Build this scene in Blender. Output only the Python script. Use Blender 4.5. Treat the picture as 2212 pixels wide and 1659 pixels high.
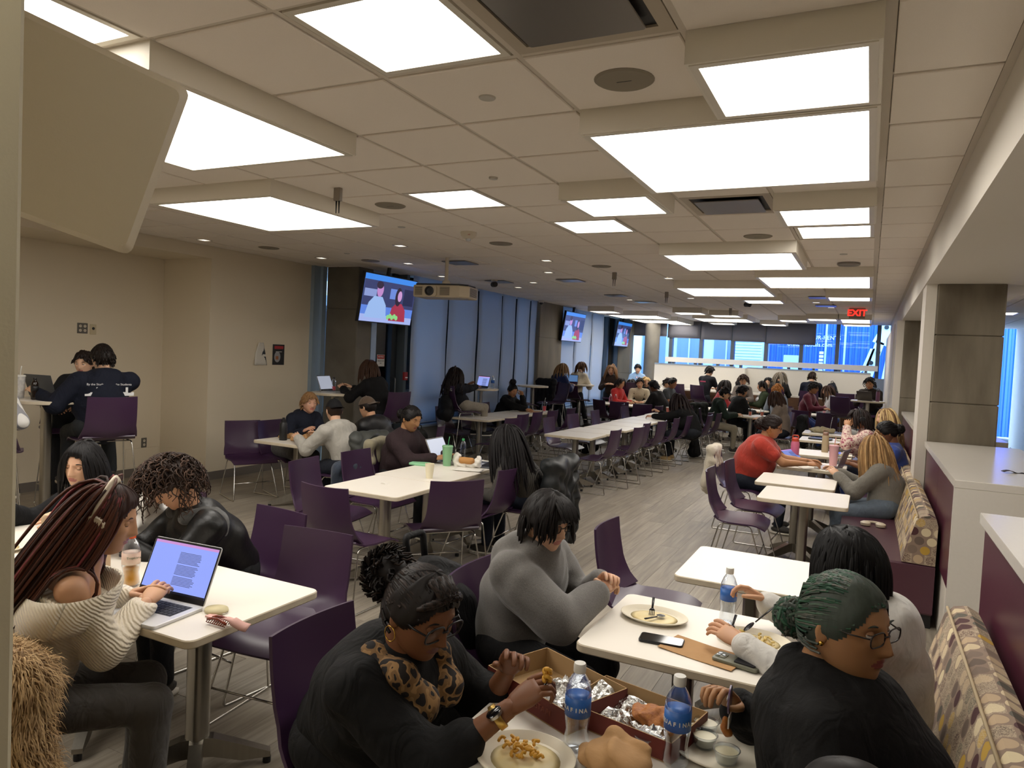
import bpy, math, random
import numpy as np
from mathutils import Vector, Matrix, Quaternion

for _o in list(bpy.data.objects):
    bpy.data.objects.remove(_o, do_unlink=True)
SC = bpy.context.scene
COLL = SC.collection
PI = math.pi

# ------------------------------------------------------------------ camera
HC = 1.69                       # camera height above the floor
CAM_F, CAM_YAW, CAM_PITCH, CAM_ROLL = 1559.0, 0.4586, 0.0421, 0.0470
_cy, _sy, _cp, _sp = math.cos(CAM_YAW), math.sin(CAM_YAW), math.cos(CAM_PITCH), math.sin(CAM_PITCH)
_fw = Vector((-_sy*_cp, _cy*_cp, -_sp)); _rt = Vector((_cy, _sy, 0)); _up = _rt.cross(_fw)
_cr, _sr = math.cos(CAM_ROLL), math.sin(CAM_ROLL)
_r2 = _cr*_rt + _sr*_up; _u2 = -_sr*_rt + _cr*_up
_cam = bpy.data.cameras.new('camera'); CAM = bpy.data.objects.new('camera', _cam); COLL.objects.link(CAM)
_m = Matrix((( _r2.x, _u2.x, -_fw.x, 0), (_r2.y, _u2.y, -_fw.y, 0), (_r2.z, _u2.z, -_fw.z, HC), (0, 0, 0, 1)))
CAM.matrix_world = _m
_cam.sensor_fit = 'HORIZONTAL'; _cam.sensor_width = 36.0; _cam.lens = 36.0*CAM_F/2212.0
_cam.clip_start = 0.05; _cam.clip_end = 200
SC.camera = CAM

# ------------------------------------------------------------------ daylight and exposure
W = bpy.data.worlds.new('daylight'); SC.world = W; W.use_nodes = True
_bg = W.node_tree.nodes['Background']
_bg.inputs[0].default_value = (0.46, 0.70, 1.0, 1); _bg.inputs[1].default_value = 8.5
SC.view_settings.view_transform = 'Standard'; SC.view_settings.look = 'None'
SC.view_settings.exposure = 0.22; SC.view_settings.gamma = 1.0
SC.view_settings.use_curve_mapping = False
LAMP = 6.6                      # radiance of the ceiling light diffusers

# ------------------------------------------------------------------ materials
def lin(h):
    h = h.lstrip('#'); o = []
    for i in (0, 2, 4):
        c = int(h[i:i+2], 16)/255.0
        o.append(c/12.92 if c <= 0.04045 else ((c+0.055)/1.055)**2.4)
    return (o[0], o[1], o[2], 1.0)
MATS = {}
def M(name, hx, rough=0.5, metal=0.0, var=None, bump=None, spec=0.5, emit=None, sheen=0.0, coat=0.0, coord='Object', stretch=(1,1,1)):
    """principled material; var=(scale, amount, second colour); bump=(scale, strength)"""
    if name in MATS: return MATS[name]
    m = bpy.data.materials.new(name); m.use_nodes = True; nt = m.node_tree; b = nt.nodes['Principled BSDF']
    b.inputs['Base Color'].default_value = lin(hx); b.inputs['Roughness'].default_value = rough
    b.inputs['Metallic'].default_value = metal; b.inputs['Specular IOR Level'].default_value = spec
    b.inputs['Sheen Weight'].default_value = sheen; b.inputs['Coat Weight'].default_value = coat
    m.diffuse_color = lin(hx)
    if var or bump:
        tc = nt.nodes.new('ShaderNodeTexCoord'); mp = nt.nodes.new('ShaderNodeMapping')
        nt.links.new(tc.outputs[coord], mp.inputs[0]); mp.inputs['Scale'].default_value = stretch
    if var:
        n = nt.nodes.new('ShaderNodeTexNoise'); n.inputs['Scale'].default_value = var[0]; n.inputs['Detail'].default_value = 5
        nt.links.new(mp.outputs[0], n.inputs['Vector'])
        r = nt.nodes.new('ShaderNodeMapRange'); r.inputs[1].default_value = 0.5-0.5*0.55; r.inputs[2].default_value = 0.5+0.5*0.55
        r.inputs[3].default_value = 0; r.inputs[4].default_value = var[1]
        nt.links.new(n.outputs[0], r.inputs[0])
        mx = nt.nodes.new('ShaderNodeMix'); mx.data_type = 'RGBA'
        mx.inputs[6].default_value = lin(hx); mx.inputs[7].default_value = lin(var[2])
        nt.links.new(r.outputs[0], mx.inputs[0]); nt.links.new(mx.outputs[2], b.inputs['Base Color'])
    if bump:
        n2 = nt.nodes.new('ShaderNodeTexNoise'); n2.inputs['Scale'].default_value = bump[0]; n2.inputs['Detail'].default_value = 6
        nt.links.new(mp.outputs[0], n2.inputs['Vector'])
        bp = nt.nodes.new('ShaderNodeBump'); bp.inputs['Strength'].default_value = bump[1]; bp.inputs['Distance'].default_value = 0.01
        nt.links.new(n2.outputs[0], bp.inputs['Height']); nt.links.new(bp.outputs[0], b.inputs['Normal'])
    if emit:
        b.inputs['Emission Color'].default_value = lin(emit[0]); b.inputs['Emission Strength'].default_value = emit[1]
    MATS[name] = m
    return m
def glass_mat(name, hx='#eef6ff', tint=0.92, rough=0.0):
    """thin clear sheet: mostly transparent with a fresnel reflection"""
    if name in MATS: return MATS[name]
    m = bpy.data.materials.new(name); m.use_nodes = True; nt = m.node_tree; nt.nodes.clear()
    out = nt.nodes.new('ShaderNodeOutputMaterial'); tr = nt.nodes.new('ShaderNodeBsdfTransparent'); gl = nt.nodes.new('ShaderNodeBsdfGlossy')
    c = lin(hx); tr.inputs[0].default_value = (c[0]*tint, c[1]*tint, c[2]*tint, 1); gl.inputs['Roughness'].default_value = rough
    fr = nt.nodes.new('ShaderNodeFresnel'); fr.inputs[0].default_value = 1.35
    mx = nt.nodes.new('ShaderNodeMixShader')
    nt.links.new(fr.outputs[0], mx.inputs[0]); nt.links.new(tr.outputs[0], mx.inputs[1]); nt.links.new(gl.outputs[0], mx.inputs[2])
    nt.links.new(mx.outputs[0], out.inputs[0]); MATS[name] = m
    return m

# ------------------------------------------------------------------ mesh helpers
def rotz(a):
    c, s = math.cos(a), math.sin(a)
    return Matrix(((c, -s, 0), (s, c, 0), (0, 0, 1)))
class MB:
    """collects simple shapes; build() links them as ONE mesh object"""
    def __init__(self): self.v = []; self.f = []; self.m = []; self.uv = {}
    def add(self, vs, fs, mi=0):
        n = len(self.v); self.v += [tuple(p) for p in vs]
        for q in fs: self.f.append(tuple(n+i for i in q)); self.m.append(mi)
        return self
    def box(self, c, s, mi=0, R=None):
        hx, hy, hz = s[0]/2, s[1]/2, s[2]/2
        vs = [Vector((x, y, z)) for z in (-hz, hz) for y in (-hy, hy) for x in (-hx, hx)]
        if R is not None: vs = [R @ p for p in vs]
        c = Vector(c); vs = [p+c for p in vs]
        return self.add(vs, [(0, 2, 3, 1), (4, 5, 7, 6), (0, 1, 5, 4), (2, 6, 7, 3), (0, 4, 6, 2), (1, 3, 7, 5)], mi)
    def b2(self, x0, x1, y0, y1, z0, z1, mi=0):
        return self.box(((x0+x1)/2, (y0+y1)/2, (z0+z1)/2), (x1-x0, y1-y0, z1-z0), mi)
    def prism(self, poly, z0, z1, mi=0, ch=0.0, R=None, c=(0, 0, 0), mi_side=None):
        """poly: list of (x,y) counter-clockwise; ch chamfers both rims"""
        n = len(poly); cx = sum(p[0] for p in poly)/n; cy = sum(p[1] for p in poly)/n
        def ring(z, ins):
            o = []
            for x, y in poly:
                d = math.hypot(x-cx, y-cy) or 1; k = max(0, 1-ins/d); o.append(Vector((cx+(x-cx)*k, cy+(y-cy)*k, z)))
            return o
        rings = [ring(z0, ch), ring(z0+ch, 0), ring(z1-ch, 0), ring(z1, ch)] if ch > 0 else [ring(z0, 0), ring(z1, 0)]
        vs = [p for r in rings for p in r]
        if R is not None: vs = [R @ p for p in vs]
        c = Vector(c); vs = [p+c for p in vs]
        k = len(rings); ms = mi if mi_side is None else mi_side
        self.add(vs, [], mi); b = len(self.v)-len(vs)
        for i in range(k-1):
            for j in range(n):
                a0, a1 = b+i*n+j, b+i*n+(j+1) % n
                self.f.append((a0, a1, a1+n, a0+n)); self.m.append(ms)
        self.f.append(tuple(b+j for j in reversed(range(n)))); self.m.append(ms)
        self.f.append(tuple(b+(k-1)*n+j for j in range(n))); self.m.append(mi)
        return self
    def rbox(self, c, s, r=0.02, mi=0, ch=0.0, R=None, seg=3, mi_side=None):
        return self.prism(rrect(s[0], s[1], r, seg), -s[2]/2, s[2]/2, mi, ch, R, c, mi_side)
    def tube(self, path, r, n=8, mi=0, cap=True, closed=False, flat=None):
        """r: number or list; flat=(a,b): scales of the section across the two frame axes"""
        P = [Vector(p) for p in path]; k = len(P); rr = r if isinstance(r, (list, tuple)) else [r]*k
        T = []
        for i in range(k):
            a = P[i-1] if (i > 0 or closed) else P[i]; b = P[(i+1) % k] if (i < k-1 or closed) else P[i]
            t = (b-a); T.append(t.normalized() if t.length > 1e-9 else Vector((0, 0, 1)))
        t0 = T[0]; ref = Vector((0, 0, 1)) if abs(t0.z) < 0.9 else Vector((1, 0, 0))
        nrm = t0.cross(ref).normalized(); vs = []
        for i in range(k):
            if i > 0:
                q = T[i-1].rotation_difference(T[i]); nrm = q @ nrm; nrm = (nrm - T[i]*nrm.dot(T[i])).normalized()
            bi = T[i].cross(nrm); fa, fb = flat or (1, 1)
            for j in range(n):
                a = 2*PI*j/n; vs.append(P[i] + (nrm*math.cos(a)*fa + bi*math.sin(a)*fb)*rr[i])
        fs = []
        for i in range(k if closed else k-1):
            for j in range(n):
                a0 = i*n+j; a1 = i*n+(j+1) % n; b0 = ((i+1) % k)*n+j; b1 = ((i+1) % k)*n+(j+1) % n
                fs.append((a0, a1, b1, b0))
        if cap and not closed:
            fs.append(tuple(reversed(range(n)))); fs.append(tuple((k-1)*n+j for j in range(n)))
        return self.add(vs, fs, mi)
    def lathe(self, prof, n=16, mi=0, c=(0, 0, 0), R=None, mis=None, sx=1, sy=1):
        """prof: list of (radius, z); mis: material index per ring gap"""
        c = Vector(c); vs = []; k = len(prof)
        for r, z in prof:
            for j in range(n):
                a = 2*PI*j/n; p = Vector((r*sx*math.cos(a), r*sy*math.sin(a), z)); vs.append((R @ p if R is not None else p)+c)
        b = len(self.v); self.v += [tuple(p) for p in vs]
        for i in range(k-1):
            for j in range(n):
                a0 = b+i*n+j; a1 = b+i*n+(j+1) % n
                self.f.append((a0, a1, a1+n, a0+n)); self.m.append(mis[i] if mis else mi)
        if prof[0][0] > 1e-5: self.f.append(tuple(b+j for j in reversed(range(n)))); self.m.append(mis[0] if mis else mi)
        if prof[-1][0] > 1e-5: self.f.append(tuple(b+(k-1)*n+j for j in range(n))); self.m.append(mis[-1] if mis else mi)
        return self
    def ell(self, c, r, mi=0, R=None, nu=16, nv=10, fn=None):
        c = Vector(c); vs = []
        for i in range(nv+1):
            ph = PI*i/nv - PI/2
            for j in range(nu):
                th = 2*PI*j/nu; d = Vector((math.cos(ph)*math.cos(th), math.cos(ph)*math.sin(th), math.sin(ph)))
                p = Vector((d.x*r[0], d.y*r[1], d.z*r[2]))
                if fn: p = fn(p, d)
                vs.append((R @ p if R is not None else p)+c)
        fs = [(i*nu+j, i*nu+(j+1) % nu, (i+1)*nu+(j+1) % nu, (i+1)*nu+j) for i in range(nv) for j in range(nu)]
        return self.add(vs, fs, mi)
    def grid(self, fn, nu, nv, mi=0, wrap=False):
        vs = [fn(i/(nu-1), j/(nv-1)) for j in range(nv) for i in range(nu)]
        return self.add(vs, [(j*nu+i, j*nu+i+1, (j+1)*nu+i+1, (j+1)*nu+i) for j in range(nv-1) for i in range(nu-1)], mi)
    def sheet(self, fn, nu, nv, th, mi=0):
        """a thin solid sheet: fn(u,v) is the middle surface, th its thickness"""
        g = [[Vector(fn(i/(nu-1), j/(nv-1))) for i in range(nu)] for j in range(nv)]
        N = [[None]*nu for _ in range(nv)]
        for j in range(nv):
            for i in range(nu):
                du = g[j][min(i+1, nu-1)]-g[j][max(i-1, 0)]; dv = g[min(j+1, nv-1)][i]-g[max(j-1, 0)][i]
                nn = du.cross(dv); N[j][i] = nn.normalized() if nn.length > 1e-12 else Vector((0, 0, 1))
        top = [g[j][i]+N[j][i]*th/2 for j in range(nv) for i in range(nu)]; bot = [g[j][i]-N[j][i]*th/2 for j in range(nv) for i in range(nu)]
        K = nu*nv; fs = []
        for j in range(nv-1):
            for i in range(nu-1):
                a = j*nu+i; fs.append((a, a+1, a+nu+1, a+nu)); fs.append((K+a, K+a+nu, K+a+nu+1, K+a+1))
        rim = [j for j in range(nu)] + [j*nu+nu-1 for j in range(1, nv)] + [(nv-1)*nu+i for i in range(nu-2, -1, -1)] + [j*nu for j in range(nv-2, 0, -1)]
        for q in range(len(rim)):
            a, b = rim[q], rim[(q+1) % len(rim)]; fs.append((a, K+a, K+b, b))
        return self.add(top+bot, fs, mi)
    def mesh(self, name, mats, smooth=False, angle=None):
        me = bpy.data.meshes.new(name); me.from_pydata(self.v, [], self.f); me.update()
        for mt in (mats if isinstance(mats, (list, tuple)) else [mats]): me.materials.append(mt)
        me.polygons.foreach_set('material_index', self.m)
        if smooth or angle:
            me.polygons.foreach_set('use_smooth', [True]*len(me.polygons))
            if angle: me.set_sharp_from_angle(angle=angle)
        return me
    def build(self, name, mats, parent=None, smooth=False, angle=None, loc=None, rz=0):
        return link(name, self.mesh(name, mats, smooth, angle), parent, loc, rz)
def rrect(w, d, r, seg=3):
    o = []; r = min(r, w/2-1e-4, d/2-1e-4)
    for cx, cy, a0 in ((w/2-r, d/2-r, 0), (-w/2+r, d/2-r, PI/2), (-w/2+r, -d/2+r, PI), (w/2-r, -d/2+r, 1.5*PI)):
        for k in range(seg+1):
            a = a0+k*PI/2/seg; o.append((cx+r*math.cos(a), cy+r*math.sin(a)))
    return o
def link(name, data, parent=None, loc=None, rz=0):
    o = bpy.data.objects.new(name, data); COLL.objects.link(o)
    if parent is not None: o.parent = parent
    if loc is not None: o.location = loc
    if rz: o.rotation_euler.z = rz
    return o
def thing(name, label, cat, loc=(0, 0, 0), rz=0, group=None):
    o = link(name, None, None, loc, rz); o.empty_display_size = 0.1
    return tag(o, label, cat, group)
def tag(o, label=None, cat=None, group=None, kind=None):
    if label: o['label'] = label
    if cat: o['category'] = cat
    if group: o['group'] = group
    if kind: o['kind'] = kind
    return o
def struct(o, label=None): o['kind'] = 'structure'; return tag(o, label)
def copy_tree(o, parent=None, loc=None, rz=None, label=None, group=None):
    c = o.copy(); COLL.objects.link(c); c.parent = parent
    if loc is not None: c.location = loc
    if rz is not None: c.rotation_euler = (0, 0, rz)
    if label: c['label'] = label
    if group: c['group'] = group
    for ch in list(o.children): copy_tree(ch, c)
    return c
def fillet(pts, r=0.03, seg=4):
    """rounds the inner corners of a polyline"""
    P = [Vector(p) for p in pts]; o = [P[0]]
    for i in range(1, len(P)-1):
        a, b, c = P[i-1], P[i], P[i+1]; d1 = (a-b); d2 = (c-b); k = min(r, d1.length*.45, d2.length*.45)
        s, e = b+d1.normalized()*k, b+d2.normalized()*k
        for t in range(seg+1):
            t /= seg; o.append(s*(1-t)**2 + b*2*t*(1-t) + e*t*t)
    o.append(P[-1]); return o
def text_mesh(body, size, mat, name='lettering', parent=None, extrude=0.0008, align='CENTER', bold=0.0, M4=None, spacing=1.0):
    cu = bpy.data.curves.new(name, 'FONT'); cu.body = body; cu.size = size; cu.align_x = align; cu.align_y = 'CENTER'
    cu.extrude = extrude; cu.offset = bold; cu.space_character = spacing; cu.resolution_u = 2
    o = bpy.data.objects.new(name, cu); COLL.objects.link(o)
    dg = bpy.context.evaluated_depsgraph_get(); me = bpy.data.meshes.new_from_object(o.evaluated_get(dg))
    bpy.data.objects.remove(o, do_unlink=True); me.materials.clear(); me.materials.append(mat)
    if M4 is not None: me.transform(M4)
    return link(name, me, parent)
def frame4(origin, xdir, ydir):
    """matrix that puts a drawing's x/y plane along xdir/ydir at origin"""
    x = Vector(xdir).normalized(); z = x.cross(Vector(ydir)).normalized(); y = z.cross(x); o = Vector(origin)
    return Matrix(((x.x, y.x, z.x, o.x), (x.y, y.y, z.y, o.y), (x.z, y.z, z.z, o.z), (0, 0, 0, 1)))
random.seed(7)
# ================================================================== THE SETTING
CEIL = 2.79; T = 0.61; YF = 19.6; YB = -2.6
XL, XA, XR = -7.03, -7.84, 2.95           # left wall, alcove back, right wall
def gx(i): return (-3.024+i)*T
def gy(j): return (2.975+j)*T
m_wall = M('wall_paint', '#ded2bb', 0.85, var=(1.2, 0.35, '#d6c9b0'), bump=(260, 0.04))
m_wall_w = M('wall_paint_white', '#d9d2c6', 0.8, bump=(260, 0.03))
m_white = M('solid_surface_white', '#e6e1d6', 0.35)
m_base = M('rubber_base', '#6f6861', 0.6)
m_tile = M('ceiling_tile', '#efe6da', 0.95, var=(420, 0.35, '#e0d5c6'), bump=(600, 0.12), coord='Object')
m_tbar = M('ceiling_tbar', '#cfc5b6', 0.7)
m_conc = M('cast_concrete', '#8a8272', 0.85, var=(3.0, 0.9, '#5f584b'), bump=(14, 0.35), stretch=(1, 1, 0.25))
m_conc2 = M('cast_concrete_grey', '#7f7a70', 0.85, var=(2.2, 0.85, '#57534a'), bump=(20, 0.2))
m_frame = M('dark_window_frame', '#2b2f33', 0.4, 0.4)
m_mull = M('grey_mullion', '#5c666e', 0.45, 0.5)
m_alu = M('pale_aluminium', '#9fb2c6', 0.4, 0.3)
m_glass = glass_mat('window_glass', '#e9f4ff', 0.97)
m_purple = M('aubergine_panel', '#4f2233', 0.32, var=(3, 0.3, '#5b2a3c'))
m_grey_panel = M('grey_partition_metal', '#8f9aa6', 0.5)

# ---- floor: wood-look planks laid along the room
def plank_material():
    m = bpy.data.materials.new('vinyl_wood_plank'); m.use_nodes = True; nt = m.node_tree; b = nt.nodes['Principled BSDF']; L = nt.links
    geo = nt.nodes.new('ShaderNodeNewGeometry'); sep = nt.nodes.new('ShaderNodeSeparateXYZ'); L.new(geo.outputs['Position'], sep.inputs[0])
    def math_(op, a, bb):
        n = nt.nodes.new('ShaderNodeMath'); n.operation = op
        for k, x in enumerate((a, bb)):
            if x is None: continue
            if isinstance(x, (int, float)): n.inputs[k].default_value = x
            else: L.new(x, n.inputs[k])
        return n.outputs[0]
    cx = math_('FLOOR', math_('DIVIDE', sep.outputs[0], 0.18), None)
    off = math_('MULTIPLY', math_('FRACT', math_('MULTIPLY', cx, 0.37), None), 1.22)
    cyy = math_('FLOOR', math_('DIVIDE', math_('ADD', sep.outputs[1], off), 1.22), None)
    cmb = nt.nodes.new('ShaderNodeCombineXYZ'); L.new(cx, cmb.inputs[0]); L.new(cyy, cmb.inputs[1])
    wn = nt.nodes.new('ShaderNodeTexWhiteNoise'); wn.noise_dimensions = '2D'; L.new(cmb.outputs[0], wn.inputs['Vector'])
    mp = nt.nodes.new('ShaderNodeMapping'); mp.inputs['Scale'].default_value = (34, 2.0, 1); L.new(geo.outputs['Position'], mp.inputs[0])
    vadd = nt.nodes.new('ShaderNodeVectorMath'); vadd.operation = 'ADD'; L.new(mp.outputs[0], vadd.inputs[0]); L.new(wn.outputs['Color'], vadd.inputs[1])
    ns = nt.nodes.new('ShaderNodeTexNoise'); ns.inputs['Scale'].default_value = 1.0; ns.inputs['Detail'].default_value = 6; ns.inputs['Distortion'].default_value = 0.6
    L.new(vadd.outputs[0], ns.inputs['Vector'])
    rmp = nt.nodes.new('ShaderNodeValToRGB'); L.new(ns.outputs[0], rmp.inputs[0])
    rmp.color_ramp.elements[0].position = 0.28; rmp.color_ramp.elements[0].color = lin('#7a7166')
    rmp.color_ramp.elements[1].position = 0.72; rmp.color_ramp.elements[1].color = lin('#a2998b')
    e = rmp.color_ramp.elements.new(0.5); e.color = lin('#8f8678')
    hsv = nt.nodes.new('ShaderNodeHueSaturation'); L.new(rmp.outputs[0], hsv.inputs['Color'])
    vr = nt.nodes.new('ShaderNodeMapRange'); L.new(wn.outputs['Value'], vr.inputs[0]); vr.inputs[3].default_value = 0.86; vr.inputs[4].default_value = 1.12
    L.new(vr.outputs[0], hsv.inputs['Value']); L.new(hsv.outputs[0], b.inputs['Base Color'])
    b.inputs['Roughness'].default_value = 0.42
    rr = nt.nodes.new('ShaderNodeMapRange'); L.new(ns.outputs[0], rr.inputs[0]); rr.inputs[3].default_value = 0.34; rr.inputs[4].default_value = 0.55; L.new(rr.outputs[0], b.inputs['Roughness'])
    return m
m_plank = plank_material()
mb = MB(); mb.b2(-8.6, XR+.2, YB-.2, YF+.3, -0.12, -0.006)
floor = struct(mb.build('floor', M('floor_substrate', '#3f3a34', 0.8)), 'grey brown wood-look plank floor')
def in_view(p):
    d = Vector(p)-Vector((0, 0, HC)); z = d.dot(_fw)
    return z > 0.3 and abs(d.dot(_r2)/z) < 0.74 and abs(d.dot(_u2)/z) < 0.56
PW, PL = 0.18, 1.22
cells = []
for i in range(math.floor(-8.5/PW), math.ceil(XR/PW)):
    off = ((i*0.37) % 1.0)*PL
    for j in range(-4, 19):
        y0, y1 = j*PL-off, (j+1)*PL-off
        if y1 < YB or y0 > YF+.2: continue
        cells.append((i*PW, max(y0, YB), min(y1, YF+.2)))
vis = [c for c in cells if in_view((c[0]+PW/2, c[1]+.1, 0)) or in_view((c[0]+PW/2, c[2]-.1, 0))]
vis.sort(key=lambda c: (c[0]+PW/2)**2+((c[1]+c[2])/2)**2)
near = set(vis[:300]); rest = MB(); plank_meshes = {}
for c in cells:
    if c in near:
        ln = round(c[2]-c[1], 3)
        if ln not in plank_meshes:
            q = MB(); q.prism([(0.0008, 0.0008), (PW-0.0008, 0.0008), (PW-0.0008, ln-0.0008), (0.0008, ln-0.0008)], -0.006, 0.0, ch=0.0008); plank_meshes[ln] = q.mesh('plank', m_plank)
        link('plank', plank_meshes[ln], floor, (c[0], c[1], 0))
    else: rest.b2(c[0]+.0006, c[0]+PW-.0006, c[1]+.0006, c[2]-.0006, -0.006, 0.0)
tag(rest.build('planks_beyond', m_plank, floor), kind='stuff')

# ---- walls
mb = MB()
mb.b2(XL-.9, XL, 6.08, 7.78, 0, CEIL+.1)                       # wall beside the windows
mb.b2(XL-.9, XL, YB, 6.08, 2.645, CEIL+.1)                     # header over the alcove
wall_left = struct(mb.build('wall_left', m_wall), 'beige painted wall with a recess')
struct(MB().b2(XA-.15, XA, YB, 6.08, 0, 2.645).build('wall_left_recess', m_wall))
mb = MB(); mb.b2(XL, XL+.012, 6.08, 7.78, 0, .1); mb.b2(XA, XL+.012, 6.068, 6.08, 0, .1); mb.b2(XA, XA+.012, YB, 6.068, 0, .1)
struct(mb.build('baseboard_left', m_base))
struct(MB().b2(-8.6, XR+.2, YB-.15, YB, 0, CEIL+.1).build('wall_back', m_wall_w))
mb = MB(); mb.b2(XR, XR+.15, YB, YF+.3, 0, CEIL+.1)
struct(mb.build('wall_right', m_wall_w), 'pale wall beyond the ledge')
mb = MB(); mb.b2(XR-.012, XR, YB, YF, 0, .1); struct(mb.build('baseboard_right', m_base))
# access panels low in the recess
for k, (a, b_) in enumerate((((XA+.001, 5.62), (XA+.001, 6.06)), ((XA+.02, 6.079), (XA+.4, 6.079)), ((XA+.42, 6.079), (XL-.04, 6.079)))):
    mb = MB(); p0, p1 = Vector((*a, 0)), Vector((*b_, 0)); z0, z1 = .12, (.34, .34, .27)[k]; th = .003
    for q0, q1 in (((p0, z0), (p1, z0)), ((p1, z0), (p1, z1)), ((p1, z1), (p0, z1)), ((p0, z1), (p0, z0))):
        mb.tube([q0[0]+Vector((0, 0, q0[1])), q1[0]+Vector((0, 0, q1[1]))], th, 4)
    struct(mb.build('trim_%d' % (k+1), m_wall))
# near pillar at the camera's left
mb = MB(); mb.prism([(-1.70, -0.6), (-1.06, -0.6), (-1.06, .59), (-1.07, .6), (-1.70, .6)], 0, CEIL)
struct(mb.build('wall_pier', M('pier_paint', '#c9c0a2', 0.75, bump=(180, 0.05))), 'beige wall end close by')

# ---- window wall on the left
struct(MB().b2(-6.6, -6.1, 8.95, 13.45, 0, .5).build('wall_window_knee', M('knee_grey', '#6b6b6b', 0.7)))
struct(MB().b2(-6.6, -6.1, 14.75, YF, 0, .5).build('wall_window_knee', MATS['knee_grey']))
def concrete_column(name, x0, x1, y0, y1, z0, z1, mat, lines, kx=None):
    """a cast column: lifts are separate blocks with a recessed joint between them"""
    r = link(name, None, None, ((x0+x1)/2, (y0+y1)/2, z0)); r['kind'] = 'structure'
    zs = [z0]+list(lines)+[z1]
    for a, b in zip(zs[:-1], zs[1:]):
        q = MB(); q.prism(rrect(x1-x0, y1-y0, .012, 1), a-z0+(.006 if a > z0 else 0), b-z0, 0, .006); q.build('concrete_lift', mat, r)
    q = MB(); q.b2(-(x1-x0)/2+.012, (x1-x0)/2-.012, -(y1-y0)/2+.012, (y1-y0)/2-.012, 0, z1-z0); q.build('concrete_core', mat, r)
    return r
concrete_column('wall_column', -6.92, -6.36, 7.98, 8.30, 0, CEIL, m_conc2, (1.06, 2.2))
concrete_column('wall_column', -6.62, -6.08, 13.48, 14.68, 0, CEIL, m_conc, (1.2, 2.05))
concrete_column('wall_column', -6.5, -5.92, 19.2, 19.5, 0, CEIL, m_conc, (1.3,))
# narrow light between wall end and first column, door glass and its frame
mb = MB(); mb.b2(-7.03, -6.97, 7.78, 7.98, 0, CEIL); mb.b2(-6.98, -6.92, 7.9, 7.98, 0, CEIL)
struct(mb.build('trim_4', m_alu))
mb = MB(); mb.b2(-6.42, -6.36, 8.30, 8.42, 0, CEIL); mb.b2(-6.40, -6.36, 8.42, 8.74, 2.55, CEIL); mb.b2(-6.40, -6.36, 8.42, 8.74, 0, .12)
struct(mb.build('trim_5', m_alu))
d1 = link('door_1', None, None, (-6.38, 8.58, 0)); struct(d1, 'glazed exit door in a dark frame')
MB().b2(-.004, .004, -.16, .18, .12, 2.55).build('pane', m_glass, d1)
mb = MB(); mb.b2(-.04, .06, .16, .26, 0, CEIL); mb.b2(-.02, .04, .26, .34, 0, CEIL); mb.build('door_frame', m_frame, d1)
mb = MB(); mb.tube(fillet([(.06, .2, .95), (.12, .2, .95), (.12, .2, 1.25), (.06, .2, 1.25)], .03), .012, 8); mb.box((.08, .12, 1.0), (.03, .2, .05)); mb.build('door_handle', M('dull_steel', '#6a6c6e', .35, .9), d1, True)
mb = MB(); mb.b2(-6.36, -6.2, 8.90, 8.97, 0, CEIL); struct(mb.build('trim_6', m_mull))

m_blind = bpy.data.materials.new('roller_shade'); m_blind.use_nodes = True
nt = m_blind.node_tree; nt.nodes.clear(); _o = nt.nodes.new('ShaderNodeOutputMaterial'); _d = nt.nodes.new('ShaderNodeBsdfDiffuse'); _t = nt.nodes.new('ShaderNodeBsdfTranslucent'); _x = nt.nodes.new('ShaderNodeMixShader')
_d.inputs[0].default_value = lin('#d8dde2'); _t.inputs[0].default_value = lin('#d9dfe6'); _x.inputs[0].default_value = 0.62
nt.links.new(_d.outputs[0], _x.inputs[1]); nt.links.new(_t.outputs[0], _x.inputs[2]); nt.links.new(_x.outputs[0], _o.inputs[0])
ybs = [(8.99, 9.99), (10.02, 10.98), (11.03, 11.9), (11.93, 12.48), (12.53, 13.12), (13.16, 13.46), (14.70, 15.6), (15.63, 16.7), (16.74, 17.62)]
for k, (a, b) in enumerate(ybs):
    w = link('window_%d' % (k+1), None, None, (-6.2, (a+b)/2, 0)); struct(w, 'tall window with its shade drawn')
    h = (b-a)/2
    MB().b2(-.16, -.15, -h-.01, h+.01, .5, CEIL).build('pane', m_glass, w)
    q = MB(); q.b2(-.2, -.1, -h-.03, -h+.02, .5, CEIL); q.b2(-.2, -.1, h-.02, h+.03, .5, CEIL); q.b2(-.2, -.1, -h, h, .5, .56); q.b2(-.2, -.1, -h, h, 1.02, 1.06); q.build('window_frame', m_mull, w)
    q = MB()
    q.sheet(lambda u, v, h=h, k=k: (.045+.006*math.sin(v*9+k), -h+.004+(2*h-.008)*u, .56+(CEIL-.56)*v), 7, 14, .003); q.build('roller_shade', m_blind, w, True)
    q = MB(); q.tube([(.045, -h+.005, .565), (.045, h-.005, .565)], .012, 8); q.build('hem_bar', m_alu, w, True)
for a, b in ((17.66, 18.3), (18.34, 19.2)):
    w = link('window_%d' % (10+int(a > 18)), None, None, (-6.2, (a+b)/2, 0)); struct(w, 'tall uncovered window'); h = (b-a)/2
    MB().b2(-.16, -.15, -h, h, .5, CEIL).build('pane', m_glass, w)
    q = MB(); q.b2(-.2, -.06, -h-.03, -h+.03, .5, CEIL); q.b2(-.2, -.06, h-.03, h+.03, .5, CEIL); q.build('window_frame', m_mull, w)
mb = MB(); mb.b2(-6.22, -6.08, 8.97, 13.46, .5, .53); mb.b2(-6.22, -6.08, 14.70, YF, .5, .53); struct(mb.build('trim_7', m_alu))

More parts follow.
